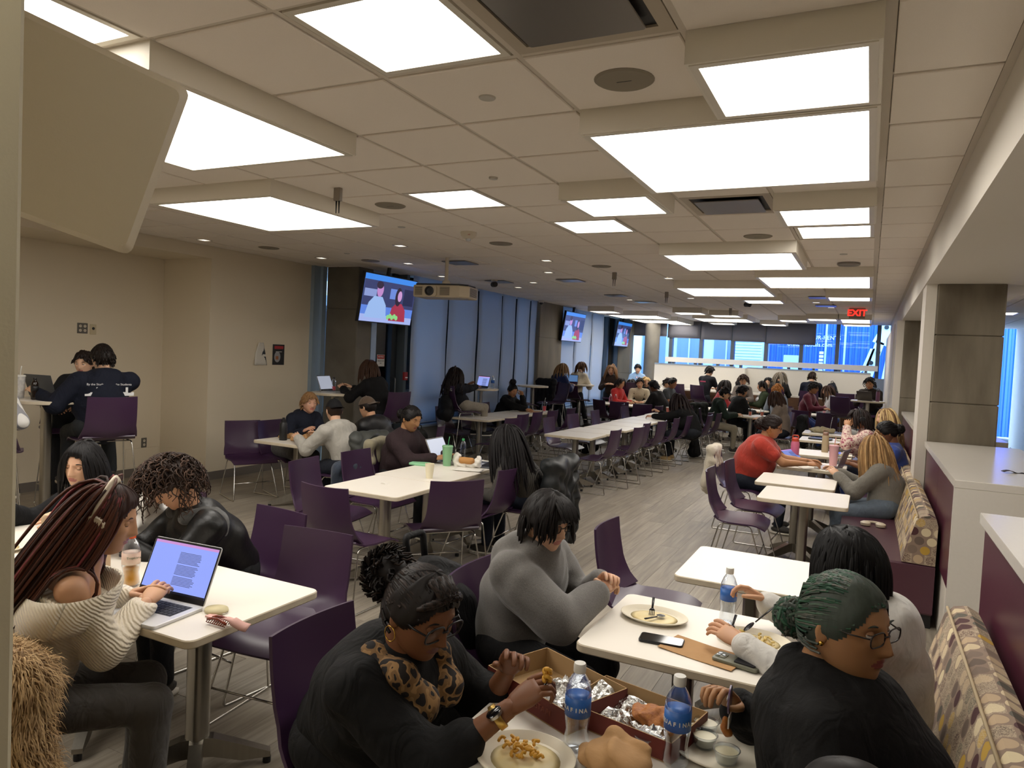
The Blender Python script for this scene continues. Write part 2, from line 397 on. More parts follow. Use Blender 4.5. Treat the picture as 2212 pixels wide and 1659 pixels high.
# ---- far window wall
mull = [-5.72, -4.893, -4.076, -3.259, -2.421, -1.577, -0.75, 0.154, 1.0]
for k in range(len(mull)-1):
    a, b = mull[k], mull[k+1]; w = link('window_%d' % (12+k), None, None, ((a+b)/2, YF, 0)); struct(w, 'far window pane in grey mullions'); h = (b-a)/2
    MB().b2(-h+.02, h-.02, .05, .06, .0, CEIL).build('pane', m_glass, w)
    q = MB(); q.b2(h-.045, h+.045, -.06, .12, 0, CEIL); q.build('mullion', m_mull, w)
    q = MB(); q.b2(-h, h, -.03, .1, 1.18, 1.24); q.build('transom', m_mull, w)
    if k < 5 or k == 5:
        pass
mb = MB(); mb.b2(-6.2, 1.1, YF+.02, YF+.12, 0, .75); struct(mb.build('wall_far', M('far_wall_low', '#7c7a78', .8)))
# rolled shades hanging at the far windows
m_shade = M('grey_shade', '#6b6a70', 0.85)
for k, (a, b, zz) in enumerate(((-6.05, -5.0, 2.36), (-4.98, -4.1, 2.33), (-4.08, -3.28, 2.31), (-3.26, -2.44, 2.29), (-2.42, -1.25, 2.26))):
    q = MB(); q.sheet(lambda u, v, a=a, b=b, zz=zz: (a+(b-a)*u, YF-.09+.004*math.sin(u*12), zz+(CEIL-zz)*v), 9, 5, .004); q.tube([(a, YF-.09, zz), (b, YF-.09, zz)], .01, 6)
    tag(q.build('window_shade', m_shade, None, True), 'grey roller shade half lowered over the far windows', 'window shade', 'grey shades on the far windows')
# white rail and board partition in front of the far windows
mb = MB(); mb.b2(-4.93, .17, 19.2, 19.4, 1.67, 1.80); struct(mb.build('trim_8', m_white))
for k in range(9):
    q = MB().b2(-4.75+k*.58, -4.69+k*.58, 19.22, 19.38, 1.58, 1.67); struct(q.build('trim_9', m_mull))
def far_board(name, x0, x1, y, z0, z1):
    r = thing(name, 'long white board partition below the far windows' if x0 < -3 else 'white board partition behind the seated row of backs', 'partition', ((x0+x1)/2, y, 0)); h = (x1-x0)/2
    MB().b2(-h, h, -.03, .03, z0, z1).build('white_board', m_white, r)
    MB().b2(-h, h, -.02, .02, 0.02, z0).build('wood_kick_panel', M('brown_veneer', '#6d4d36', .5, var=(8, .6, '#543a28'), stretch=(1, 1, 8)), r)
    q = MB(); q.b2(-h, h, -.04, .04, z1, z1+.03); q.build('cap_rail', m_alu, r)
    q = MB()
    for s in (-h+.1, h-.1): q.b2(s-.03, s+.03, -.15, .15, 0, .03)
    q.build('foot', m_alu, r)
    return r
far_board('partition', -4.96, -2.96, 18.3, .98, 1.6)
far_board('partition', -2.72, .03, 18.6, .98, 1.6)
struct(MB().b2(-2.96, -2.72, 18.27, 18.63, 0, 1.6).build('wall_board_return', m_white))
q = MB(); q.lathe([(.2, 0), (.2, CEIL)], 28, c=(-5.27, 19.05, 0)); struct(q.build('wall_round_column', m_conc2, None, True, angle=.8), 'round concrete column at the far windows')
struct(MB().b2(.06, .66, 19.35, 19.42, 0, 1.5).build('wall_far_grey', m_grey_panel))

# ---- right side: soffit, piers, columns, ledge
mb = MB(); mb.prism([(.39, YB), (1.22, YB), (1.22, YF), (.39, YF)], 2.46, CEIL)
struct(mb.build('wall_soffit', m_wall_w), 'white dropped soffit along the right')
concrete_column('wall_column', .485, .985, 7.2, 7.7, 0, 2.46, M('cast_concrete_warm', '#8d8473', .85, var=(4.0, 1.0, '#544b3d'), bump=(22, .5), stretch=(1, 1, .22)), (1.44, 2.02))
struct(MB().b2(.40, .482, 7.22, 7.72, 0, 2.46).build('trim_10', m_wall_w))
concrete_column('wall_column', .43, .95, 12.3, 12.8, 0, 2.46, MATS['cast_concrete_warm'], (1.3,))
struct(MB().b2(.33, .428, 12.32, 13.3, 0, 2.46).build('trim_11', m_wall_w))
struct(MB().b2(.32, .5, 13.3, YF, 0, 2.46).build('wall_right_far', m_wall_w))
m_ledge = M('quartz_top', '#d9d4cb', 0.22, var=(60, .3, '#cfc9be'))
def ledge(y0, y1, z=1.1, end=True):
    r = link('wall_ledge', None, None, (.8, y0, 0)); struct(r, 'half wall with a white top')
    q = MB(); q.prism([(-.335, 0), (.35, 0), (.35, y1-y0), (-.335, y1-y0)], z-.045, z, ch=.003); q.build('ledge_top', m_ledge, r)
    q = MB(); q.b2(-.30, .34, .03, y1-y0-.01, 0, z-.045); q.build('half_wall', m_wall_w, r)
    if end:
        q = MB(); q.b2(-.335, .35, 0, .03, 0, z-.045); q.build('end_panel', m_ledge, r)
    n = max(1, round((y1-y0)/1.3)); w = (y1-y0-.04)/n
    for k in range(n):
        q = MB(); q.b2(-.315, -.30, .03+k*w+.003, .03+(k+1)*w-.003, .42, z-.05); q.build('back_panel', m_purple, r)
    return r
ledge(-1.6, 3.68, end=False); ledge(4.72, 7.19); ledge(7.74, 12.28)
# far right door frame on the right wall
d2 = link('door_2', None, None, (XR, 16.6, 0)); struct(d2, 'pale door beyond the column')
MB().b2(-.03, 0, -.5, .5, 0, 2.15).build('door_leaf', m_wall_w, d2)
q = MB(); q.b2(-.05, 0, -.56, -.5, 0, 2.2); q.b2(-.05, 0, .5, .56, 0, 2.2); q.b2(-.05, 0, -.56, .56, 2.15, 2.21); q.build('door_frame', m_alu, d2)

# ---- ceiling: slab, grid bars, tiles
LIGHTS = [ # column, row, size, dropped
 (-2, -1, 1, 0), (-3, 0, 2, 1), (-5, 3, 2, 1), (0, 0, 1, 0), (-2, 4, 1, 0), (-1, 6, 1, 0), (2, 1, 1, 1), (1, 2, 2, 1), (0, 4, 1, 1),
 (2, 5, 1, 1), (2, 7, 1, 0), (0, 8, 2, 1), (1, 11, 2, 1), (-1, 13, 2, 1), (2, 15, 1, 1), (0, 16, 1, 1),
 (-6, 21, 1, 1), (-6, 23, 2, 1), (-6, 26, 2, 1), (-3, 21, 1, 1), (-3, 24, 2, 1), (-2, 22, 1, 1), (-5, 28, 1, 1), (-3, 27, 1, 1),
 (0, 24, 1, 1), (-1, 27, 1, 1), (1, 23, 1, 1), (2, 23, 1, 1), (2, 24, 1, 1), (2, 26, 1, 1), (-4, -3, 2, 1), (0, -4, 2, 0), (-6, -1, 2, 0), (-6, -4, 2, 0), (2, -5, 1, 0)]
taken = {}
for k, (i, j, s, d) in enumerate(LIGHTS):
    for a in range(s):
        for b in range(s): taken[(i+a, j+b)] = k
DIFF = {(1, 5): 'vent', (1, 0): 'vent'}
ceiling = struct(MB().b2(-8.6, XR+.1, YB-.1, YF+.3, CEIL+.012, CEIL+.12).build('ceiling', m_tbar), 'suspended ceiling of square tiles')
I0, I1, J0, J1 = -8, 3, -8, 29
q = MB()
for i in range(I0, I1+1):
    wd = .024 if i != 3 else .05; q.b2(gx(i)-wd/2, gx(i)+wd/2, YB, YF, CEIL, CEIL+.012)
for j in range(J0, J1+1): q.b2(XL, .39, gy(j)-.012, gy(j)+.012, CEIL+.0005, CEIL+.012)
q.b2(.36, .39, YB, YF, CEIL-.004, CEIL+.012); q.b2(XL, XL+.02, YB, 7.9, CEIL-.003, CEIL+.012)
q.build('grid_bars', m_tbar, ceiling)
tl = []
for i in range(I0-1, I1+1):
    for j in range(J0, J1):
        if (i, j) in taken or (i, j) in DIFF: continue
        x0, x1 = gx(i)+.014, gx(i+1)-.014
        if i == I0-1: x0 = XL+.02
        if i == 3: x0, x1 = gx(3)+.028, .358
        y0, y1 = gy(j)+.014, gy(j+1)-.014
        if x1-x0 < .05 or y0 < YB: continue
        tl.append((round(x0, 4), round(x1, 4), round(y0, 4), round(y1, 4)))
key = lambda t: ((t[0]+t[1])/2)**2+((t[2]+t[3])/2)**2
vt = sorted([t for t in tl if in_view(((t[0]+t[1])/2, (t[2]+t[3])/2, CEIL)) or in_view((t[1], t[3], CEIL))], key=key)[:300]
vs_ = set(vt); rest = MB(); tm = {}
for t in tl:
    w, d = round(t[1]-t[0], 3), round(t[3]-t[2], 3)
    if t in vs_:
        if (w, d) not in tm:
            g = MB(); g.prism([(0, 0), (w, 0), (w, d), (0, d)], -.008, .011, ch=.004); tm[(w, d)] = g.mesh('ceiling_tile', m_tile)
        link('tile', tm[(w, d)], ceiling, (t[0], t[2], CEIL))
    else: rest.b2(t[0], t[1], t[2], t[3], CEIL-.008, CEIL+.011)
tag(rest.build('tiles_beyond', m_tile, ceiling), kind='stuff')
# ceiling of the aisle on the right of the soffit
rest = MB()
for i in range(3):
    for j in range(-4, 32): rest.b2(1.24+i*T, 1.24+(i+1)*T-.02, j*T, (j+1)*T-.02, CEIL-.02, CEIL+.01)
tag(rest.build('tiles_aisle', m_tile, ceiling), kind='stuff')

# ---- ceiling lights
m_diff = bpy.data.materials.new('light_diffuser'); m_diff.use_nodes = True
nt = m_diff.node_tree; nt.nodes.clear(); _o = nt.nodes.new('ShaderNodeOutputMaterial'); _e = nt.nodes.new('ShaderNodeEmission')
_e.inputs[0].default_value = (1.0, 0.945, 0.865, 1); _e.inputs[1].default_value = LAMP; nt.links.new(_e.outputs[0], _o.inputs[0])
m_skirt = M('light_skirt', '#e6dfd0', 0.5); m_lframe = M('light_frame', '#ddd6c6', 0.35, .1)
def light_label(i, j, s, d):
    size = 'large square' if s == 2 else 'small square'
    how = 'boxed light hanging below the ceiling tiles' if d else 'light panel set flush in the ceiling grid'
    extra = {(-3, 0): ' behind the beige loudspeaker', (-5, 3): ' beside the black antenna unit', (0, 0): ' next to the round flush cover', (2, 1): ' directly above a wider box light', (1, 2): ' by the round loudspeaker',
             (-2, -1): ' above the beige loudspeaker', (-2, 4): ' beyond the small round sensor', (-1, 6): ' beyond a boxed light', (2, 7): ' touching the next boxed light', (0, 8): ' over the aisle', (0, 4): ' beside the metal air vent', (2, 5): ' right of the metal air vent'}.get((i, j))
    return (size+' '+how+(extra or ' over the far tables'))
proto = {}
for k, (i, j, s, d) in enumerate(LIGHTS):
    x0, y0 = gx(i)+.008, gy(j)+.008; w = T*s-.016
    dz = .11 if d else 0
    if (s, d) not in proto:
        far_ok = True
        sk = MB(); fr = MB(); df = MB()
        if d:
            for a, b, c, e in ((0, .012, 0, w), (w-.012, w, 0, w), (.012, w-.012, 0, .012), (.012, w-.012, w-.012, w)): sk.b2(a, b, c, e, -dz, .008)
        zz = -dz
        for a, b, c, e in ((.012, .04, .012, w-.012), (w-.04, w-.012, .012, w-.012), (.04, w-.04, .012, .04), (.04, w-.04, w-.04, w-.012)): fr.b2(a, b, c, e, zz-.004, zz+.012)
        df.b2(.04, w-.04, .04, w-.04, zz+.002, zz+.01)
        proto[(s, d)] = (sk.mesh('housing', m_skirt) if d else None, fr.mesh('frame', m_lframe), df.mesh('diffuser', m_diff))
    sk, fr, df = proto[(s, d)]
    t = thing('ceiling_light', light_label(i, j, s, d), 'ceiling light', (x0, y0, CEIL), 0, 'ceiling lights')
    if sk: link('housing', sk, t)
    link('frame', fr, t); link('diffuser', df, t)
# lights of the aisle on the right (their glow shows past the column)
for yy in (2.5, 6.5, 10.5, 14.5):
    t = thing('ceiling_light', 'square light panel over the aisle behind the ledge', 'ceiling light', (1.6, yy, CEIL-.025), 0, 'ceiling lights over the aisle')
    link('frame', proto[(1, 0)][1], t); link('diffuser', proto[(1, 0)][2], t)
# ================================================================== FIXTURES ON WALLS AND CEILING
m_beige = M('beige_plastic', '#e2d7c0', .55, bump=(220, .05)); m_blk = M('black_fixture', '#121214', .45); m_offw = M('offwhite_plastic', '#cfc5b2', .5)
def tv(y, label, far_=False):
    t = thing('wall_television', label, 'television', (-5.98, y, 2.345)); t.rotation_euler = (0, math.radians(9), 0)
    MB().rbox((0, 0, 0), (.05, 1.20, .66), .01).build('casing', m_blk, t)
    MB().b2(.025, .027, -.585, .585, -.315, .315).build('screen', M('tv_screen_blue', '#05060a', .2, emit=('#5f86e0', .85)), t)
    def pic(name, poly, hx, dep, s=.8):
        q = MB(); q.add([(.0272+dep, yy, zz) for yy, zz in poly], [tuple(range(len(poly)))]); q.build(name, M('tv_'+hx[1:], '#05060a', .3, emit=(hx, s)), t)
    ellp = lambda cy, cz, a, b, n=20: [(cy+a*math.cos(2*PI*k/n), cz+b*math.sin(2*PI*k/n)) for k in range(n)]
    # a plain generic scene: a kitchen wall with two simple figures and a bowl
    pic('picture_wall', [(-.585, -.10), (.585, -.10), (.585, .24), (-.585, .24)], '#39406e', .0002); pic('picture_top', [(-.585, .24), (.585, .24), (.585, .315), (-.585, .315)], '#3f8df0', .0003)
    pic('picture_shelf', [(-.56, .02), (-.30, .02), (-.30, .12), (-.56, .12)], '#8fa0d8', .0004); pic('picture_cabinet', [(.32, -.05), (.56, -.05), (.56, .18), (.32, .18)], '#20264a', .0004); pic('picture_window', [(.0, .02), (.20, .02), (.20, .16), (.0, .16)], '#6f8fe0', .0004)
    pic('picture_counter', [(-.585, -.315), (.585, -.315), (.585, -.22), (-.585, -.22)], '#a9b9f2', .0005)
    pic('figure_shirt', [(-.50, -.26), (-.44, -.06), (-.34, .03), (-.16, .03), (-.06, -.08), (-.02, -.26)], '#9fc0f4', .0007); pic('figure_head', ellp(-.23, .12, .07, .095), '#c58fd0', .0009); pic('figure_hair', ellp(-.25, .185, .075, .05), '#33263c', .0011)
    pic('figure_sweater', [(.04, -.28), (.08, -.10), (.17, -.03), (.30, -.03), (.40, -.12), (.43, -.28)], '#a8324e', .0007); pic('figure_long_hair', ellp(.20, .06, .075, .13), '#2c2034', .0008); pic('figure_face', ellp(.23, .07, .05, .075), '#cf9bd4', .001)
    for k in range(5): pic('figure_apple', ellp(.02+.05*k, -.235+.02*(k % 2), .034, .034, 14), '#8fdc8a', .0012)
    q = MB(); q.b2(-.10, -.02, -.12, .12, -.1, .16); q.tube([(-.06, 0, .1), (-.06, 0, CEIL-2.345)], .028, 10); q.build('mount', m_blk, t)
tv(8.14, 'television on a ceiling pole beside the projector'); tv(15.05, 'television on a pole just beyond the second concrete column'); tv(18.65, 'television on a pole at the far window corner')
# projector
t = thing('ceiling_projector', 'cream projector hanging from a ceiling pole', 'projector', (-4.53, 7.30, 2.375), math.radians(10))
q = MB(); q.prism([(-.33, -.19), (.24, -.19), (.33, -.10), (.33, .19), (-.33, .19)], -.075, .065, 0, .012); q.build('body', M('projector_cream', '#b9ab92', .45), t, True, angle=.5)
q = MB(); q.prism([(-.31, -.17), (.23, -.17), (.31, -.09), (.31, .17), (-.31, .17)], .065, .085, 0, .006); q.build('top_cover', m_blk, t)
q = MB(); q.rbox((-.12, -.20, -.005), (.17, .13, .03), .03, R=Matrix.Rotation(PI/2, 3, 'X')); q.build('lens_surround', M('projector_cream', '#b9ab92', .45), t, True, angle=.6)
q = MB(); q.lathe([(.055, 0), (.055, .02), (.04, .022), (.035, .01), (0, .008)], 24, c=(-.12, -.207, -.005), R=Matrix.Rotation(PI/2, 3, 'X')); q.build('lens', m_blk, t, True, angle=.6)
for x0, x1 in ((-.31, -.22), (0, .12)):
    q = MB()
    for k in range(9): q.b2(x0, x1, -.196, -.1895, -.05+k*.011, -.045+k*.011)
    tag(q.build('grille', M('grille_dark', '#5a5145', .6), t), kind='stuff')
q = MB()
for k in range(9): q.b2(.332, .337, -.08, .15, -.05+k*.011, -.045+k*.011)
tag(q.build('grille', M('grille_dark', '#5a5145', .6), t), kind='stuff')
q = MB(); q.tube([(0, 0, .12), (0, 0, CEIL-2.375)], .022, 12); q.lathe([(.05, .10), (.05, .115), (.03, .14)], 14); q.build('pole', m_offw, t, True, angle=.6)
q = MB(); q.b2(-.16, .16, -.012, .012, .088, .10); q.b2(-.012, .012, -.1, .1, .088, .10); q.b2(-.16, -.14, -.08, .08, .085, .092); q.b2(.14, .16, -.08, .08, .085, .092); q.build('bracket', m_offw, t)
# big loudspeaker by the wall pier
c = [Vector((-1.522, .952, 2.312)), Vector((-1.405, 1.13, 2.25)), Vector((-1.545, 1.085, 1.875))]
u = (c[1]-c[0]).normalized(); w_ = (c[2]-c[1]); w_ = (w_-u*w_.dot(u)); H_ = w_.length; w_.normalize(); n_ = u.cross(w_).normalized()
if n_.dot(-c[0]+Vector((0, 0, HC))) < 0: n_ = -n_
t = thing('wall_loudspeaker', 'large beige loudspeaker cabinet tilted beside the wall end', 'loudspeaker', c[0])
Rm = Matrix((u, -w_, n_)).transposed(); Wd = .46
q = MB(); q.prism([(p[0]-Wd/2+.235, p[1]-H_/2) for p in rrect(Wd, H_, .02, 4)], -.26, 0, 0, .02, R=Rm); q.build('cabinet', m_beige, t, True, angle=.5)
q = MB(); q.prism([(p[0]-.13, p[1]-.035) for p in rrect(.09, .055, .006, 2)], .0, .003, R=Rm); z = q.build('terminal_plate', m_offw, t, True, angle=.6)
q = MB(); q.prism([(p[0]-.115, p[1]-.035) for p in rrect(.05, .036, .003, 2)], .003, .005, R=Rm); q.build('terminal_recess', m_blk, z)
for k in range(3): q = MB(); q.tube([Rm @ Vector((-.10-.01*k, -.025, .006)), Rm @ Vector((-.13, -.04-.005*k, .02)), Rm @ Vector((-.2, -.03, .03))], .002, 5); q.build('wire', M('wire_%d' % k, ('#7a2a20', '#2a2a2c', '#4a4a4a')[k], .5), z, True)
q = MB(); q.tube([Rm @ Vector((-.1, -H_*.4, -.24)), Rm @ Vector((-.3, -H_*.4, -.35))], .03, 10); q.build('bracket', m_beige, t, True)
# round ceiling loudspeakers, covers, sensors
m_spk = M('speaker_grille', '#8f8676', .7, var=(500, .6, '#7b7262'))
def disc(name, label, cat, x, y, r, mat, dz=.010, group=None, slot=False):
    t = thing(name, label, cat, (x, y, CEIL-.008), 0, group); MB().lathe([(0, -dz), (r*.92, -dz), (r, -dz*.3), (r, .002), (0, .002)], 32).build('cover', mat, t, True, angle=.5)
    if slot: MB().b2(-.03, .03, -.0025, .0025, -dz-.0008, -dz).build('badge', m_blk, t)
for x, y, lb in ((gx(1.5), gy(1.53), 'round ceiling loudspeaker between the light boxes and the open vent'), (gx(-2.5), gy(4.52), 'round ceiling loudspeaker left of a flush light panel'), (gx(-2.5), gy(7.56), 'round ceiling loudspeaker near the smoke detector'), (gx(1.52), gy(7.57), 'round ceiling loudspeaker beside the boxed lights and vent'), (gx(-7.33), gy(7.3), 'round ceiling loudspeaker near the beige wall'), (gx(-1.8), gy(10.5), 'round ceiling loudspeaker over the long run'), (gx(-6.4), gy(9.2), 'round ceiling loudspeaker by the first television')):
    disc('ceiling_speaker', lb, 'loudspeaker', x, y, .118, m_spk, .008, None, True)
m_cov = M('cover_white', '#b9b4a9', .5)
disc('ceiling_cover', 'small round white cover beside the large round loudspeaker', 'ceiling cover', gx(.5), gy(1.53), .037, m_cov, .006); disc('ceiling_sensor', 'small round sensor before the flush light panel', 'sensor', gx(-.54), gy(3.59), .028, m_cov, .012)
for x, y in ((gx(2.55), gy(9.43)), (gx(-3.3), gy(5.9)), (gx(-6.2), gy(8.2)), (gx(1.1), gy(11.3))): disc('ceiling_sprinkler', 'small round sprinkler cover among the far tiles', 'sprinkler cover', x, y, .035, m_cov, .005, 'round sprinkler covers')
t = thing('smoke_detector', 'dome smoke detector with strobe below the ceiling', 'smoke detector', (gx(-2.5), gy(6.5), CEIL-.008)); MB().lathe([(.075, .0), (.075, -.012), (.068, -.035), (.045, -.058), (0, -.062)], 28).build('dome', m_offw, t, True, angle=.7); MB().lathe([(.024, -.058), (.022, -.078), (0, -.084)], 14).build('strobe', m_clear0 if False else M('strobe_clear', '#cfd2d4', .15), t, True)
text_mesh('FIRE', .016, M('print_red', '#a82a20', .5), 'lettering', t, M4=frame4((.035, -.060, -.032), (1, .25, 0), (0, 0, 1)))
for x, y, lb in ((gx(-2.52), gy(3.55), 'ceiling antenna box with two black aerials beside the large boxed light'), (gx(-1.86), gy(11.5), 'ceiling antenna box with two aerials over the long run'), (gx(-1.83), gy(15.7), 'ceiling antenna box with two aerials over the far tables'), (gx(-1.1), gy(21), 'ceiling antenna box with two aerials near the far lights')):
    t = thing('ceiling_antenna', lb, 'antenna', (x, y, CEIL-.008)); MB().rbox((0, 0, -.045), (.055, .035, .09), .006, ch=.003).build('box', M('antenna_grey', '#8c8377', .5), t)
    for s in (-1, 1): q = MB(); q.tube([(s*.012, 0, -.09), (s*.013, 0, -.175)], [.006, .003], 8); q.build('aerial', m_blk, t, True)
# recessed downlights by the walls
m_dl = M('downlight_glow', '#d9d4c8', .3, emit=('#fff4e0', 1.2)); m_can = M('downlight_can', '#b9b4aa', .25, .6)
for x, y in ((gx(-4.45), gy(7.5)), (gx(-7.9), gy(6.3)), (gx(-7.27), gy(8.7)), (gx(-5.8), gy(9.7)), (gx(-2.58), gy(9.6)), (gx(-3.32), gy(11.4)), (gx(-4.6), gy(13.4)), (gx(-1.0), gy(12.6)), (gx(-5.6), gy(14.6)), (gx(-6.4), gy(12.0)), (gx(-1.6), gy(17.5)), (gx(-3.6), gy(18.2)), (gx(1.6), gy(18.5)), (gx(1.9), gy(20.2))):
    t = thing('ceiling_downlight', 'small square recessed downlight in the ceiling tiles', 'downlight', (x, y, CEIL-.008), 0, 'recessed downlights'); q = MB()
    for a, b, c_, e in ((-.06, -.05, -.06, .06), (.05, .06, -.06, .06), (-.05, .05, -.06, -.05), (-.05, .05, .05, .06)): q.b2(a, b, c_, e, -.004, .001)
    q.build('trim_ring', m_can, t); MB().b2(-.05, .05, -.05, .05, -.0015, 0).build('lamp', m_dl, t)
# metal air diffusers in the grid
m_vent = M('vent_metal', '#8a8580', .3, .7)
def vent(x, y, lb, w=.58, group=None):
    t = thing('ceiling_vent', lb, 'air vent', (x, y, CEIL), 0, group); h = w/2; q = MB()
    for a, b, c_, e in ((-h, -h+.05, -h, h), (h-.05, h, -h, h), (-h+.05, h-.05, -h, -h+.05), (-h+.05, h-.05, h-.05, h)): q.b2(a, b, c_, e, -.003, .01)
    q.build('frame', m_skirt0, t); MB().b2(-h+.05, h-.05, -h+.05, h-.05, .006, .012).build('plenum', m_blk, t); q = MB(); q.prism(rrect(w-.16, w-.16, .01, 2), -.022, -.014, 0, .003); q.build('deflector', m_vent, t)
m_skirt0 = M('vent_frame', '#b5a995', .5)
vent(gx(1.5), gy(5.5), 'square metal air vent between the boxed lights'); vent(gx(1.5), gy(.5), 'square metal air vent above the round loudspeaker')
for x, y in ((gx(-4.5), gy(9.65)), (gx(-3.4), gy(12.9)), (gx(-3.55), gy(16.75)), (gx(1.8), gy(16.9)), (gx(1.8), gy(19.5)), (gx(-3.3), gy(18.9)), (gx(-5.4), gy(13.1))): vent(x, y, 'square air vent catching window light among the far tiles', .5, 'air vents in the far tiles')
t = thing('ceiling_access_point', 'black and silver round access point under the tiles', 'access point', (gx(2.6), gy(10.47), CEIL-.008)); MB().lathe([(.11, 0), (.11, -.02), (.095, -.03), (0, -.032)], 24).build('disc', m_vent, t, True, angle=.6)
for x, y, lb in ((gx(-5.36), gy(12.76), 'black round access point near the shaded windows'), (gx(-.15), gy(18.06), 'black ceiling camera over the far tables')):
    t = thing('ceiling_camera', lb, 'camera', (x, y, CEIL-.008)); MB().lathe([(.05, 0), (.05, -.02), (.04, -.025)], 20).build('base', m_offw, t, True, angle=.6); q = MB(); q.tube([(-.03, .02, -.07), (.05, -.06, -.075)], .04, 14); q.build('barrel', m_blk, t, True, angle=.6)
t = thing('wall_dome_camera', 'small white dome camera near the second column', 'camera', (-5.95, 13.2, CEIL-.008)); MB().lathe([(.06, 0), (.06, -.03), (.045, -.05)], 20).build('base', m_offw, t, True, angle=.6); MB().ell((0, 0, -.05), (.04, .04, .04), 0, None, 14, 8).build('dome', m_blk, t, True)
# EXIT sign
t = thing('exit_sign', 'hanging sign with red lit EXIT lettering', 'sign', (-.26, 14.2, 2.69), math.radians(-4)); MB().rbox((0, 0, 0), (.26, .035, .19), .006).build('housing', M('sign_grey', '#8a8a7e', .5), t)
text_mesh('EXIT', .155, M('exit_red', '#400', .4, emit=('#ff2a20', 2.4)) if False else M('exit_red', '#5a0808', .4, emit=('#ff2a20', 2.2)), 'lettering', t, .002, M4=frame4((0, -.020, 0), (1, 0, 0), (0, 0, 1)), bold=.004); MB().b2(-.012, .012, -.012, .012, .09, .105).build('stem', m_offw, t)
# NOTICE sign on the door glass
t = thing('notice_sign', 'paper NOTICE sign with a red header on the glass door', 'sign', (-6.365, 8.55, 1.50)); MB().b2(-.002, .002, -.09, .09, -.085, .085).build('paper', m_paper0 if False else M('sign_paper', '#c9c6c2', .7), t); MB().b2(.002, .003, -.085, .085, .025, .08).build('header', M('sign_red', '#a32018', .6), t)
text_mesh('NOTICE', .036, M('sign_white', '#e6e2dc', .6), 'lettering', t, M4=frame4((.0035, 0, .053), (0, 1, 0), (0, 0, 1))); text_mesh('EMERGENCY EXIT', .019, m_blk, 'lettering', t, M4=frame4((.0028, 0, -.008), (0, 1, 0), (0, 0, 1))); text_mesh('ONLY', .019, m_blk, 'lettering', t, M4=frame4((.0028, 0, -.04), (0, 1, 0), (0, 0, 1)))
t = thing('wall_fire_pull', 'red fire alarm pull on the window frame', 'fire alarm', (-6.19, 8.93, 1.28)); MB().rbox((0, 0, 0), (.04, .08, .12), .008).build('housing', M('alarm_red', '#8a1a16', .45), t); MB().b2(.02, .03, -.025, .025, -.03, -.012).build('handle', M('sign_white', '#e6e2dc', .6), t)
# outlets and switch
def outlet(y, z, w, h, hx, lb, holes, name='wall_outlet'):
    t = thing(name, lb, 'outlet' if name == 'wall_outlet' else 'switch', (XA, y, z)); q = MB(); q.rbox((.004, 0, 0), (w, h, .008), .004, R=Matrix(((0, 0, 1), (1, 0, 0), (0, 1, 0))), ch=.002); q.build('plate', M('plate_'+hx[1:], hx, .5), t)
    for a, b in holes:
        q = MB(); q.lathe([(.016, 0), (.016, .003), (0, .003)], 16, c=(.008, a, b), R=Matrix.Rotation(PI/2, 3, 'Y')); o = q.build('socket' if name == 'wall_outlet' else 'toggle', m_offw if name == 'wall_outlet' else m_blk, t, True, angle=.6)
        if name == 'wall_outlet':
            for s in (-.005, .005): MB().b2(.011, .0115, a+s-.001, a+s+.001, b-.002, b+.006).build('slot', m_blk, o)
outlet(5.063, 1.747, .118, .115, '#5d5a55', 'grey double outlet plate on the beige wall', [(-.026, .024), (.026, .024), (-.026, -.024), (.026, -.024)]); outlet(5.186, 1.74, .072, .115, '#c3b595', 'beige switch plate beside the grey outlet', [(0, .01)], 'wall_switch'); outlet(5.858, .40, .07, .118, '#5d5a55', 'low grey outlet near the recess corner', [(0, .024), (0, -.024)])
# posters
t = thing('wall_poster', 'black poster with a red title taped to the wall', 'poster', (XL, 7.205, 1.53)); MB().b2(.001, .003, -.105, .105, -.135, .135).build('sheet', M('poster_black', '#15161a', .5), t); MB().b2(.003, .0035, -.075, .085, .075, .115).build('title_band', M('poster_red', '#a3262c', .5), t)
q = MB(); q.lathe([(.055, 0), (.055, .0006), (0, .0006)], 24, c=(.0031, -.02, -.03), R=Matrix.Rotation(PI/2, 3, 'Y'), sx=1.3); q.build('picture', M('poster_grey', '#9a9a9c', .5), t); MB().b2(.003, .0038, -.05, .06, .035, .042).build('text_line', M('poster_white', '#c9c6c0', .5), t); MB().b2(.0036, .0042, -.05, .0, -.065, -.02).build('picture_detail', M('poster_orange', '#a0643a', .5), t)
t = thing('wall_poster', 'white flyer peeling off the wall, folded to a triangle', 'poster', (XL, 6.88, 1.53)); q = MB(); q.sheet(lambda u, v: (.004+.05*(1-u)*abs(v-.5), -.11+.24*u*(1-.55*v)+.06*v, -.14+.29*v), 7, 9, .0015); q.build('sheet', M('flyer_white', '#d8d3c8', .7), t, True)
q = MB(); q.add([(.006, .0, -.11), (.006, .11, -.11), (.006, .09, .02), (.006, .06, .09)], [(0, 1, 2, 3)]); q.build('print_block', M('flyer_navy', '#1c2230', .6), t); q = MB(); q.add([(.0065, .03, -.03), (.0065, .10, -.03), (.0065, .095, .0), (.0065, .045, .0)], [(0, 1, 2, 3)]); q.build('print_band', M('flyer_white', '#d8d3c8', .7), t)
